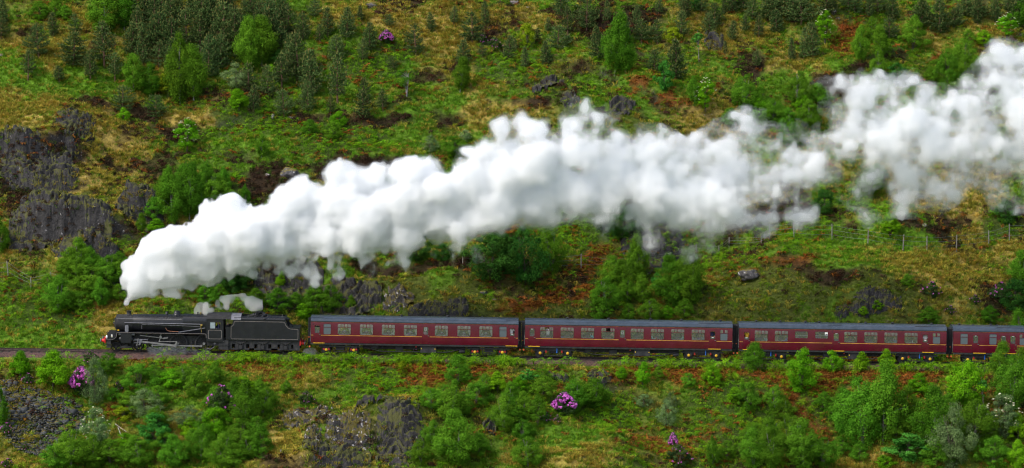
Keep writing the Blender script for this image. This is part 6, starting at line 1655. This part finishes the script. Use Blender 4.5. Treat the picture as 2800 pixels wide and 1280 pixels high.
# (kind, foot x, foot y, height, optional width) in pixels of the 2800 x 1280 photograph; the foot is then set on the hillside there
PLANTS = """
P 7 66 70;P 3 106 56;S 110 52 42;B 150 52 60;S 178 54 34;P 146 102 68;P 205 95 60;P 106 160 95;P 200 177 92 95;P 285 184 108;P 248 219 84;V 314 223 82;V 77 219 72;P 162 225 42 38;
B 288 100 120 90;B 340 82 100;P 394 180 122;P 434 184 64;P 372 118 100;P 420 90 90;P 462 88 92;P 470 150 96;P 512 130 100;P 550 85 92;P 548 150 100;P 600 100 96;P 570 210 114 60;P 606 186 92;P 490 70 80;P 530 45 70;P 584 48 80;P 630 60 90;P 640 150 92;P 655 110 80;P 664 175 90;P 440 40 70;P 690 60 70;P 395 60 66;
B 492 287 178 84;B 530 278 152;Y 460 264 56;S 365 252 96 70;C 409 259 84;U 336 300 58;U 427 318 62;G 340 332 32;R 511 420 82;B 690 197 138;W 646 241 68;G 653 304 50;P 692 304 70;P 680 250 80;
B 716 184 120;P 740 86 60;P 791 97 76;P 828 108 70;P 788 108 50;P 747 130 60;P 897 101 74;P 948 104 82;P 875 119 50;P 923 165 68;P 992 170 60;P 1010 137 76;P 817 220 115;P 791 192 92;P 846 257 118;D 769 176 36;G 744 216 36;P 770 240 90;P 735 262 80;
P 923 282 120 64;P 999 278 64;P 992 322 74;P 1047 304 58;P 777 322 80;P 842 304 74;P 904 315 54;U 1076 187 34;P 1138 151 90;P 1065 74 36;P 1178 85 50;P 1291 118 80;P 1266 176 68;P 1328 67 60;V 1320 169 42;P 1390 165 68;P 1240 70 46;P 985 60 44;P 860 50 50;P 770 50 60;
H 1056 122 38 38;J 1320 126 30 24;J 1352 140 32;A 1112 263 72;B 1258 252 86;G 926 347 42;S 908 381 42;S 846 370 40;W 1178 417 44;Q 1273 388 30;S 1240 430 52;B 715 430 54;
Y 1442 131 58 36;P 1524 142 72 56;P 1498 91 42;P 1553 95 76;P 1604 88 92;P 1495 176 58;P 1436 187 58;P 1470 120 40;P 1407 143 40;P 1637 161 84;P 1754 118 60;P 1798 121 60;P 1700 110 74;P 1740 70 50;P 1660 60 56;
B 1681 205 160 70;B 1710 200 112 62;Y 1842 125 50;P 1849 216 98 60;P 1790 201 58;T 1816 249 80 46;X 1911 169 82 34;R 1929 311 92 56;B 1900 289 70;C 2035 311 100 70;C 2082 315 80;G 2079 337 64 60;S 1998 348 50;P 2075 107 60;P 1918 36 44;P 2057 52 56;P 1801 41 44;P 1984 147 36;P 2068 187 50;P 1870 50 50;P 1980 40 40;D 1901 30 40;
P 2191 67 72 76;P 2122 89 62;P 2224 158 98 60;P 2166 165 60;P 2198 161 90;P 2279 34 46;P 2337 41 56;P 2377 48 60;P 2439 56 62;P 2520 74 76 60;P 2571 89 84 64;P 2618 74 64;P 2673 67 70;P 2720 59 60;P 2757 37 44;
R 2255 125 90 50;B 2352 169 94 44;C 2388 118 64;B 2410 158 80;P 2432 111 54;S 2494 143 90 80;B 2399 220 86 44;D 2450 235 52;C 2644 227 108 90;S 2593 249 102 76;Q 2648 278 64 90;G 2691 125 42;R 2753 111 64;B 2786 74 80;S 2648 121 40;
C 2180 293 100 64;S 2239 293 62;C 2155 366 60;G 2195 311 46;B 2188 403 66;S 2120 322 46;
B 471 611 142 76;B 518 603 146 70;B 562 541 90;B 613 531 74;C 548 597 66;B 672 563 56;B 387 640 54;G 427 641 40 60;
C 215 732 80;C 204 779 84;C 292 786 84 80;C 328 749 58;C 157 851 98;S 219 848 50;B 281 841 84;S 328 822 46;B 4 692 94;S 250 800 70;C 250 745 64;
D 602 786 66;D 657 786 64;S 598 822 44;D 640 800 56;D 1138 713 80 80;D 1211 713 46;D 1339 767 116 110;D 1386 749 112 80;S 981 713 40;G 766 789 44 30;S 904 851 74 70;S 864 851 64;B 959 851 42;S 809 851 48;
D 1437 776 152 110;C 1510 747 116 76;D 1701 653 94;D 1653 633 62;B 1746 776 128 60;C 1677 788 76;C 1661 849 92;C 1714 829 64;B 1758 833 80;C 1840 841 138 110;C 1889 829 136 96;S 1718 873 40 44;G 1824 873 36 40;T 1798 790 40;
D 2255 584 64 60;C 2377 539 76;S 2402 494 40;G 2434 649 60 68;S 2463 592 32;D 2752 612 58;J 2548 816 40 50;S 2479 780 32 46;J 2736 828 54 60;J 2599 861 24;J 2666 832 24;D 2776 853 92 84;C 2789 788 88;S 2707 890 52 66;S 2540 886 44 66;G 2400 850 30;G 2360 862 24;
G 56 1035 64 60;G 143 1071 98 100;W 261 1109 116 70;S 297 1021 54;S 380 1074 80 96;G 472 1059 48 66;S 535 1085 70 80;W 398 1139 68 100;S 309 1097 40;Y 336 1151 38 44;W 511 1169 62 110;T 422 1222 86 82;G 668 1074 42 70;B 671 1169 108 80;C 193 1281 100 90;S 303 1281 72 96;C 377 1281 90 110;C 475 1281 82 80;C 550 1258 96 70;G 594 1198 74 80;C 677 1258 80 80;B 588 1050 64 44;S 430 1110 50;G 520 1200 50 60;S 640 1281 60 90;
H 223 1079 74 60;J 247 999 34 40;J 322 1075 30 24;J 606 1139 76 70;J 18 1192 36 36;J 77 1056 34 34;J 21 1281 26;Q 261 1228 112 76;B 6 1169 108 40;J 70 1235 20 20;
S 1253 1059 80 78;Y 1101 1029 42 24;G 1360 1076 54 52;C 1229 1157 104 100;S 1265 1139 64 70;C 1181 1121 54 60;C 1250 1273 138 124;C 1181 1216 64 60;C 1377 1177 94 80;B 783 1077 36 36;S 709 1080 40 40;S 715 1255 76 60;C 718 1139 64 56;C 1395 1110 60 50;J 1134 967 32 26;J 837 1109 32 36;G 1150 968 50 26;
T 1442 1050 44 56;S 1477 1044 34 60;G 1418 1080 50;S 1486 1085 48 74;C 1566 1121 80 80;C 1626 1115 70 84;S 1471 1166 74 60;C 1427 1148 72 66;C 1430 1207 60 60;C 1445 1281 90 84;G 1757 1059 60 46;S 1798 1041 34 34;G 1947 1053 52 52;B 2060 1017 74 56;W 1760 1112 32 44;W 1834 1121 52 40;W 1822 1163 58 54;S 2042 1124 72 66;B 1950 1281 80 34;C 2062 1281 100 76;
H 1543 1134 54 56;J 1492 1157 30 34;J 1524 1160 24 20;H 1840 1228 40 22;J 1855 1281 54 62;
G 2186 1070 100 76;G 2278 1020 60 52;G 2358 1017 46 44;G 2424 1017 52 42;G 2543 996 48 50;C 2118 1121 60 56;C 2358 1228 190 130;B 2415 1213 206 110;C 2540 1222 166 120;G 2516 1080 54 70;G 2644 1115 130 120;C 2763 1121 150 100;B 2790 970 118 60;T 2480 1261 66 100;W 2605 1281 166 130;G 2783 1213 82 70;Q 2739 1198 104 90;S 2718 1281 82 90;G 2783 1281 76 60;C 2109 1281 130 90;C 2198 1281 124 100;S 2300 1240 50 60;X 2690 1130 90 30;T 2780 1010 60 60;S 2250 1120 40;
C 2300 1180 120 90;S 2450 1200 70 80;C 2480 1150 90 80;S 2560 1281 70 90;C 2660 1230 120 100;G 2690 1180 70 70;C 2740 1050 110 80;S 2590 1130 50 60;C 2160 1230 90 80;S 2060 1220 60 70;C 2250 1281 80 90;S 2350 1260 44 60;G 2420 1281 40 60;C 2790 1080 120 90;
S 350 1130 50 70;C 430 1180 70 70;S 590 1130 60 70;C 640 1110 70 60;S 660 1220 70 80;C 610 1281 90 90;S 450 1240 60 80;G 340 1240 50 60;C 250 1281 80 80;S 150 1281 60 80;C 500 1060 56 60;S 420 1040 44 60;S 700 1200 60 60;C 730 1110 50 60;
S 1300 1110 60 70;C 1330 1080 56 60;S 1215 1100 50 60;C 1400 1160 70 70;S 1310 1250 60 70;C 1150 1270 60 60;S 1590 1090 40 60;G 1700 1040 34 40;S 1880 1060 40 44;G 2010 1100 40 50;S 1990 1260 50 50;C 2150 1150 60 60;
S 260 820 60 70;C 190 760 70 70;S 130 800 50 60;C 320 770 70 70;S 760 850 60 80;C 700 840 50 60;G 830 870 36 50;S 1640 870 50 70;C 1780 880 60 60;C 1700 800 80 70;S 1870 870 50 60;S 560 830 50 70;C 500 790 70 70;D 560 770 70 70;
C 2210 350 70 70;S 2160 400 60 70;C 2620 200 70 70;S 2560 230 60 70;C 2110 350 70 70;S 2060 360 50 60;G 2720 180 40 50;C 450 560 90 70;S 500 540 80 70;C 590 560 80 70;S 640 590 60 70;S 420 600 60 60;P 442 46 91;P 407 38 92;P 735 141 108;P 435 132 86;P 414 46 83;P 739 145 109;P 684 53 88;P 610 131 112;P 718 38 101;P 629 98 82;P 544 43 115;P 712 104 87;P 731 108 113;P 705 99 92;P 598 88 81;P 471 188 76;P 360 150 86;P 570 93 89;P 769 53 92;P 427 152 86;P 493 174 88;P 580 156 78;P 366 71 108;P 605 59 89;P 416 117 76;P 640 155 116;P 2609 76 56 50;P 2776 67 67 63;P 2527 69 64 48;P 2400 35 66 63;P 2319 28 56 47;P 2644 46 64 46;P 2787 49 61 45;P 2120 36 75 47;P 2109 53 62 64;P 2168 54 78 52;P 2791 52 62 52;P 2107 49 62 62;P 2678 53 56 49;P 2255 38 62 61;P 2182 31 83 55;P 2793 48 82 57;P 1939 94 60;P 1534 41 71;P 2002 112 55;P 1861 100 64;P 1953 73 65;P 1878 47 73;P 2035 27 74;P 2038 87 46;P 2001 33 74;P 1867 26 50
"""
LANDMARKS = [(1017, 22, "yellow-lichened boulder at the top edge"), (1056, 105, "small purple rhododendron high on the hill"), (1340, 128, "pair of sparse purple rhododendrons"), (1681, 130, "tall white-stemmed birch"),
 (492, 200, "tall birch pair at upper left"), (200, 130, "reddish-trunked pine at upper left"), (793, 486, "mossy boulder by the steam"), (1787, 650, "big black jagged rock"), (2048, 764, "grey boulder on the bracken"),
 (1530, 250, "long dark slab"), (225, 590, "black cliff at left"), (762, 750, "black cliff under the steam"), (350, 800, "engine chimney"), (720, 900, "coal tender"), (1130, 900, "first coach"), (1720, 905, "second coach"), (2300, 920, "third coach"),
 (2700, 930, "last coach"), (120, 1150, "scree heap"), (223, 1050, "bright purple rhododendron by the scree"), (1000, 1180, "foreground rock knoll"), (1543, 1115, "brightest purple rhododendron in the foreground"), (2255, 90, "slender rowan at top right"),
 (2739, 1150, "cream-flowered rowan at lower right"), (1855, 1260, "purple rhododendron at the bottom edge"), (2400, 1140, "huge birches at lower right"), (2640, 240, "cream-flowered rowan by the right steam cloud"), (2534, 687, "straw-coloured fence corner"),
 (606, 1110, "purple rhododendron left of the knoll"), (330, 1195, "crossed dead branches"), (1929, 270, "bright flowering rowan above the steam"), (480, 830, "safety-valve steam")]
ORD = ["nearest", "second nearest", "third nearest", "fourth nearest", "fifth nearest", "sixth nearest", "seventh nearest", "eighth nearest", "ninth nearest", "tenth nearest", "eleventh nearest", "twelfth nearest", "thirteenth nearest", "fourteenth nearest", "fifteenth nearest", "sixteenth nearest", "seventeenth nearest", "eighteenth nearest", "nineteenth nearest", "twentieth nearest"] + [f"{n}th nearest" for n in range(21, 80)]
rows = []
for r_ in PLANTS.replace("\n", "").split(";"):
    f = r_.split()
    if f: rows.append((f[0], *[float(v) for v in f[1:]]))
buckets = {}
for i, f in enumerate(rows):
    k, x, y, h = f[:4]; cx, cyy = x, y - h * .5
    j = min(range(len(LANDMARKS)), key=lambda q: math.hypot(LANDMARKS[q][0] - cx, (LANDMARKS[q][1] - cyy) * 1.3) + (0 if math.hypot(LANDMARKS[q][0] - cx, LANDMARKS[q][1] - cyy) > 28 else 200))
    dx, dy = cx - LANDMARKS[j][0], cyy - LANDMARKS[j][1]
    dirn = ("right of" if dx > 0 else "left of") if abs(dx) > abs(dy) * 1.1 else ("above" if dy < 0 else "below")
    buckets.setdefault((KIND[k][2], j, dirn), []).append((math.hypot(dx, dy), i))
LABEL = {}
for (look, j, dirn), L in buckets.items():
    L.sort()
    for n_, (_, i) in enumerate(L):
        LABEL[i] = (f"{look} {dirn} the {LANDMARKS[j][2]}" if len(L) == 1 else f"{look}, {ORD[min(n_, 70)]} {dirn} the {LANDMARKS[j][2]}")
def plant(i, f):
    k, x, y, h = f[:4]
    lib = LIB[k]; d = lib[int(pr.integers(0, len(lib)))]
    p = hit(x, y); s = h * mpp(p) * pr.uniform(.92, 1.1) * (1.05 if k in 'PVU' else 1.10)
    wf = (f[4] / (h * WIDTH[k]) if len(f) > 4 else pr.uniform(.9, 1.12)) * 1.12
    nm, cat, look, grp = KIND[k]
    root = thing(nm, LABEL[i], cat, p, (pr.normal(0, .05), pr.normal(0, .05), pr.uniform(0, 6.283)) if k not in 'HJQR' else (0, 0, pr.normal(0, .3)), grp)
    root.scale = (s * wf, s * wf, s)
    for part, me in d.items():
        q = link(part, me, root)
        if part in ("candles", "blossoms"): tag(q, kind="stuff")
    return root
for i, f in enumerate(rows): plant(i, f)
# ================================================================== steam
def surface_net(Fd, org, vs):
    """closed quad surface of Fd > 0 on a grid (numpy surface nets)"""
    S = Fd > 0
    nx, ny, nz = Fd.shape
    cs = np.zeros((nx - 1, ny - 1, nz - 1), np.int8)
    for a in (0, 1):
        for b in (0, 1):
            for c in (0, 1): cs += S[a:nx - 1 + a, b:ny - 1 + b, c:nz - 1 + c]
    act = (cs > 0) & (cs < 8)
    ix = np.argwhere(act); n = len(ix)
    idm = np.full(act.shape, -1, np.int64); idm[act] = np.arange(n)
    acc = np.zeros((n, 3)); cnt = np.zeros(n)
    corner = [(a, b, c) for a in (0, 1) for b in (0, 1) for c in (0, 1)]
    val = {c: Fd[ix[:, 0] + c[0], ix[:, 1] + c[1], ix[:, 2] + c[2]] for c in corner}
    for p in corner:
        for ax in range(3):
            if p[ax]: continue
            q = list(p); q[ax] = 1; q = tuple(q)
            v0, v1 = val[p], val[q]; k = (v0 > 0) != (v1 > 0)
            t = np.where(k, v0 / (v0 - v1 + 1e-12), 0)
            pt = np.tile(np.array(p, float), (n, 1)); pt[:, ax] += t
            acc[k] += pt[k]; cnt[k] += 1
    V = (ix + acc / np.maximum(cnt, 1)[:, None]) * vs + org
    Q = []
    for ax in range(3):
        sl0 = [slice(None)] * 3; sl1 = [slice(None)] * 3; sl0[ax] = slice(0, -1); sl1[ax] = slice(1, None)
        A, B = S[tuple(sl0)], S[tuple(sl1)]
        e = np.argwhere(A != B)
        o1, o2 = [(1, 2), (2, 0), (0, 1)][ax]
        ok = (e[:, o1] > 0) & (e[:, o2] > 0) & (e[:, o1] < Fd.shape[o1] - 1) & (e[:, o2] < Fd.shape[o2] - 1); e = e[ok]
        def g(d1, d2):
            t = e.copy(); t[:, o1] -= d1; t[:, o2] -= d2; return idm[t[:, 0], t[:, 1], t[:, 2]]
        q = np.stack([g(1, 1), g(0, 1), g(0, 0), g(1, 0)], 1)
        out_ = A[tuple(e.T)]
        q[~out_] = q[~out_][:, ::-1]
        Q.append(q)
    Q = np.concatenate(Q); Q = Q[(Q >= 0).all(1)]
    return V, Q

def steam_mat(name, dens, col=(1, 1, 1)):
    m, n, l, out = new_mat(name)
    v = n.new("ShaderNodeVolumePrincipled"); v.inputs["Color"].default_value = (*col, 1); v.inputs["Density"].default_value = dens; v.inputs["Anisotropy"].default_value = 0.0
    l.new(v.outputs[0], out.inputs["Volume"])
    return m

def px2w(px, py, y):
    d = ray(px, py); t = (y - CAM[1]) / d[1]
    return CAM + d * t

def puff_field(puffs, vs, pad, amp, soft, seed, rough=1.0):
    """signed field of merged puffs with billowing edges; puffs: (x,y,z,r)"""
    P = np.array(puffs)
    lo = (P[:, :3] - P[:, 3:4]).min(0) - pad; hi = (P[:, :3] + P[:, 3:4]).max(0) + pad
    n = np.ceil((hi - lo) / vs).astype(int)
    gx_, gy_, gz_ = [lo[i] + np.arange(n[i]) * vs for i in range(3)]
    Fd = np.full(n, -9.0, np.float32)
    for x, y, z, r in P:
        R_ = r + pad
        i0, i1 = np.searchsorted(gx_, [x - R_, x + R_]); j0, j1 = np.searchsorted(gy_, [y - R_, y + R_]); k0, k1 = np.searchsorted(gz_, [z - R_, z + R_])
        d = np.sqrt((gx_[i0:i1, None, None] - x) ** 2 + (gy_[None, j0:j1, None] - y) ** 2 + (gz_[None, None, k0:k1] - z) ** 2)
        f = (r - d); s = Fd[i0:i1, j0:j1, k0:k1]
        h = np.clip(.5 + .5 * (f - s) / .35, 0, 1); Fd[i0:i1, j0:j1, k0:k1] = s * (1 - h) + f * h + .35 * h * (1 - h)
    near = Fd > -pad
    I = np.argwhere(near)
    X_, Y_, Z_ = gx_[I[:, 0]], gy_[I[:, 1]], gz_[I[:, 2]]
    sf = soft(X_)
    def bil(l, s): return np.abs(2 * vn3(X_ / l, Y_ / l, Z_ / l, s) - 1)
    def pl(l, s): return 2 * vn3(X_ / l, Y_ / l, Z_ / l, s) - 1
    a = amp(X_)
    nz_ = (.36 - bil(2.3, seed)) * .60 + (.36 - bil(1.05, seed + 1)) * .50 + (.36 - bil(.52, seed + 2)) * .40 + (.36 - bil(.33, seed + 8)) * .16
    wz_ = pl(2.2, seed + 3) * .9 + pl(1.0, seed + 4) * .75 + pl(.5, seed + 5) * .55
    val = Fd[near] + a * (nz_ * (1 - sf) + wz_ * sf * 1.9 * rough)
    Fd[near] = val
    Fd[0] = Fd[-1] = -9; Fd[:, 0] = Fd[:, -1] = -9; Fd[:, :, 0] = Fd[:, :, -1] = -9
    return Fd, lo, gx_

def steam(name, label, puffs, vs, levels, amp, soft, seed, rough=1.0, pad=1.2):
    """levels: (part name, inset function of x, density)"""
    Fd, lo, gx_ = puff_field(puffs, vs, pad, amp, soft, seed, rough)
    root = None
    for nm, ins, dens, colr in levels:
        k_ = 2 if dens < .5 and vs > .14 else 1
        V, Q = surface_net(np.pad((Fd - ins(gx_)[:, None, None].astype(np.float32))[::k_, ::k_, ::k_], 1, constant_values=-9), lo - vs * k_, vs * k_)
        if len(Q) < 20: continue
        me = mesh_np(nm, V, Q, True); me.materials.append(steam_mat(nm + "_vapour", dens, colr))
        if root is None: root = link(name, me); tag(root, label, "steam")
        else: link(nm, me, root)
    return root

PUFF = [(350, 830, 8), (368, 806, 14), (390, 790, 20), (343, 790, 11), (342, 772, 13), (346, 752, 16), (354, 730, 20), (362, 706, 16), (420, 800, 14), (351, 820, 9), (353, 808, 13), (358, 794, 18), (366, 778, 25), (378, 758, 34), (390, 735, 40), (398, 708, 38), (415, 690, 44), (412, 762, 34), (440, 742, 46),
 (450, 680, 62), (480, 672, 60), (520, 675, 62), (480, 730, 60), (545, 705, 66), (590, 690, 60),
 (590, 585, 46), (625, 572, 44), (655, 592, 46), (600, 640, 75), (680, 640, 72), (650, 690, 58), (720, 615, 58), (760, 660, 60),
 (785, 560, 56), (825, 540, 58), (770, 600, 66), (820, 620, 82), (880, 560, 58), (880, 650, 62), (930, 520, 50),
 (905, 468, 26), (930, 468, 34), (955, 484, 46), (1000, 500, 52), (1025, 480, 36), (940, 560, 80), (1000, 600, 88), (1050, 540, 52), (960, 650, 60),
 (1095, 480, 42), (1130, 470, 48), (1165, 478, 46), (1200, 515, 52), (1120, 560, 85), (1200, 590, 80), (1250, 540, 62), (1110, 640, 58),
 (1290, 425, 36), (1330, 415, 42), (1290, 490, 72), (1370, 480, 80), (1385, 355, 36), (1425, 345, 38), (1460, 368, 46), (1400, 400, 56), (1500, 410, 46), (1460, 450, 84), (1360, 560, 82), (1470, 550, 80), (1300, 610, 58), (1260, 640, 42),
 (1575, 345, 36), (1605, 315, 34), (1640, 325, 42), (1680, 360, 46), (1600, 415, 78), (1700, 410, 70), (1760, 415, 54), (1800, 410, 44), (1680, 490, 95), (1780, 500, 88), (1840, 460, 66), (1580, 520, 84), (1860, 540, 84), (1760, 580, 66), (1880, 600, 54), (1660, 570, 52),
 (1945, 420, 50), (1990, 390, 46), (2040, 360, 46), (2085, 365, 42), (2110, 415, 50), (2000, 480, 88), (2100, 490, 70), (1930, 540, 86), (2180, 470, 58), (2020, 560, 62), (1950, 620, 46), (2150, 430, 46),
 (2290, 300, 48), (2330, 265, 46), (2375, 250, 40), (2430, 285, 52), (2320, 370, 84), (2420, 390, 100), (2500, 330, 66), (2540, 300, 50), (2570, 390, 92), (2630, 390, 82), (2650, 470, 66), (2490, 470, 62), (2250, 380, 46), (2240, 450, 52), (2600, 300, 46), (2580, 500, 46), (2380, 480, 46),
 (2720, 215, 46), (2750, 165, 40), (2800, 165, 52), (2760, 280, 74), (2720, 350, 66), (2800, 400, 70), (2840, 300, 88), (2770, 470, 46), (2860, 180, 70), (2890, 420, 90), (2700, 280, 40), (2820, 510, 40)]
WISP = [(470, 800, 14), (520, 770, 18), (570, 745, 26), (620, 735, 24), (700, 718, 34), (790, 700, 40), (700, 745, 16), (716, 760, 10), (850, 700, 34), (860, 735, 18), (865, 760, 12), (930, 690, 36), (990, 690, 36), (1005, 725, 18), (1010, 745, 12), (930, 735, 16), (1040, 660, 36), (1085, 690, 36), (1080, 712, 22),
 (1160, 660, 28), (1175, 690, 14), (1240, 670, 34), (1275, 680, 26), (1285, 695, 12), (1380, 620, 30), (1600, 590, 40), (1640, 620, 20), (1800, 630, 40), (1860, 645, 34), (1960, 650, 30), (1990, 640, 24), (2080, 600, 26), (2200, 560, 34), (2330, 530, 28), (2380, 560, 18), (2390, 590, 12), (2500, 545, 30), (2540, 560, 18),
 (2190, 400, 30), (2220, 340, 26), (2260, 260, 22), (2660, 250, 30), (2680, 520, 36), (2740, 520, 40), (2300, 520, 24), (2590, 275, 20), (1545, 400, 30), (1560, 300, 16), (2480, 230, 14)]
sr = np.random.default_rng(3)
pf = []
def torn(L, k=8):
    """a loose rag of small puffs in place of each round one"""
    out = []
    for x, y, r in L:
        for i in range(k): out.append((x + sr.normal(0, .62) * r, y + sr.normal(0, .55) * r, r * sr.uniform(.22, .52)))
    return out
for x, y, r in PUFF + torn(WISP):
    yo = sr.normal(0, .7) * min(1, r / 40) + (max(0, x - 1500) / 1300) * 2.5
    c = px2w(x, y, yo); s = mpp(c)
    pf.append((*c, r * s * .94))
def wx(px): return at_px(px)
soft = lambda x: sstep(wx(1100), wx(2250), x) * .92 + .06 + .35 * (1 - sstep(wx(345), wx(430), x))
amp = lambda x: .45 + .8 * sstep(wx(345), wx(520), x)
A = lambda x: sstep(wx(345), wx(900), x)
B_ = lambda x: sstep(wx(1000), wx(2350), x)
steam("steam_plume", "long white steam plume blowing back from the engine chimney over the coaches", pf, .15, [
    ("steam_plume", lambda x: -.02 - .05 * A(x) - .50 * B_(x), .06, (.96, .98, 1)), ("steam_veil", lambda x: .02 + .04 * A(x) + .34 * B_(x), .24, (.985, .993, 1)),
    ("steam_body", lambda x: .05 + .10 * A(x) + 1.25 * B_(x), .80, (.992, .996, 1)), ("steam_core", lambda x: .10 + .25 * A(x) + 2.4 * B_(x), 1.1, (.995, .998, 1))], amp, soft, 7)
SV = [(575, 850, 6), (598, 846, 8), (622, 842, 8), (645, 838, 7), (545, 851, 4), (553, 848, 6), (563, 844, 9), (575, 840, 12), (590, 838, 12), (603, 836, 10), (618, 832, 10), (632, 828, 13), (648, 826, 13), (664, 824, 11), (680, 826, 10), (692, 822, 9), (600, 848, 6), (625, 842, 8), (700, 832, 6)]
pf2 = []
for x, y, r in SV[4:7] + torn(SV[:4], 10) + torn(SV[6:], 12):
    c = px2w(x, y, sr.normal(0, .18)); pf2.append((*c, r * mpp(c) * .72))
steam("safety_valve_steam", "small wispy steam puff drifting back from the engine's safety valves", pf2, .085, [("safety_valve_steam", lambda x: -.03 + 0 * x, .22, (1, .99, .97)), ("steam_body", lambda x: .07 + 0 * x, .8, (1, .99, .97))],
      lambda x: .62 + 0 * x, lambda x: .8 + 0 * x, 31, 1.0, .5)
LK = [(415 + 13 * i, 961 + i * .2 + sr.normal(0, 1), 4.5 + 2 * (i % 3 == 0)) for i in range(14)] + [(840, 962, 7), (855, 966, 9), (868, 968, 7), (880, 966, 5)]
for nm, sel, lb in (("cylinder_drain_steam", LK[:14], "low bluish steam leaking along the rail under the driving wheels"), ("heating_steam", LK[14:], "faint steam under the coupling of tender and first coach")):
    q = []
    for x, y, r in sel:
        c = px2w(x, y, -1.15); q.append((*c, r * mpp(c)))
    steam(nm, lb, q, .07, [(nm, lambda x: -.02 + 0 * x, .22, (.88, .94, 1))], lambda x: .25 + 0 * x, lambda x: .7 + 0 * x, 41, 1.0, .35)
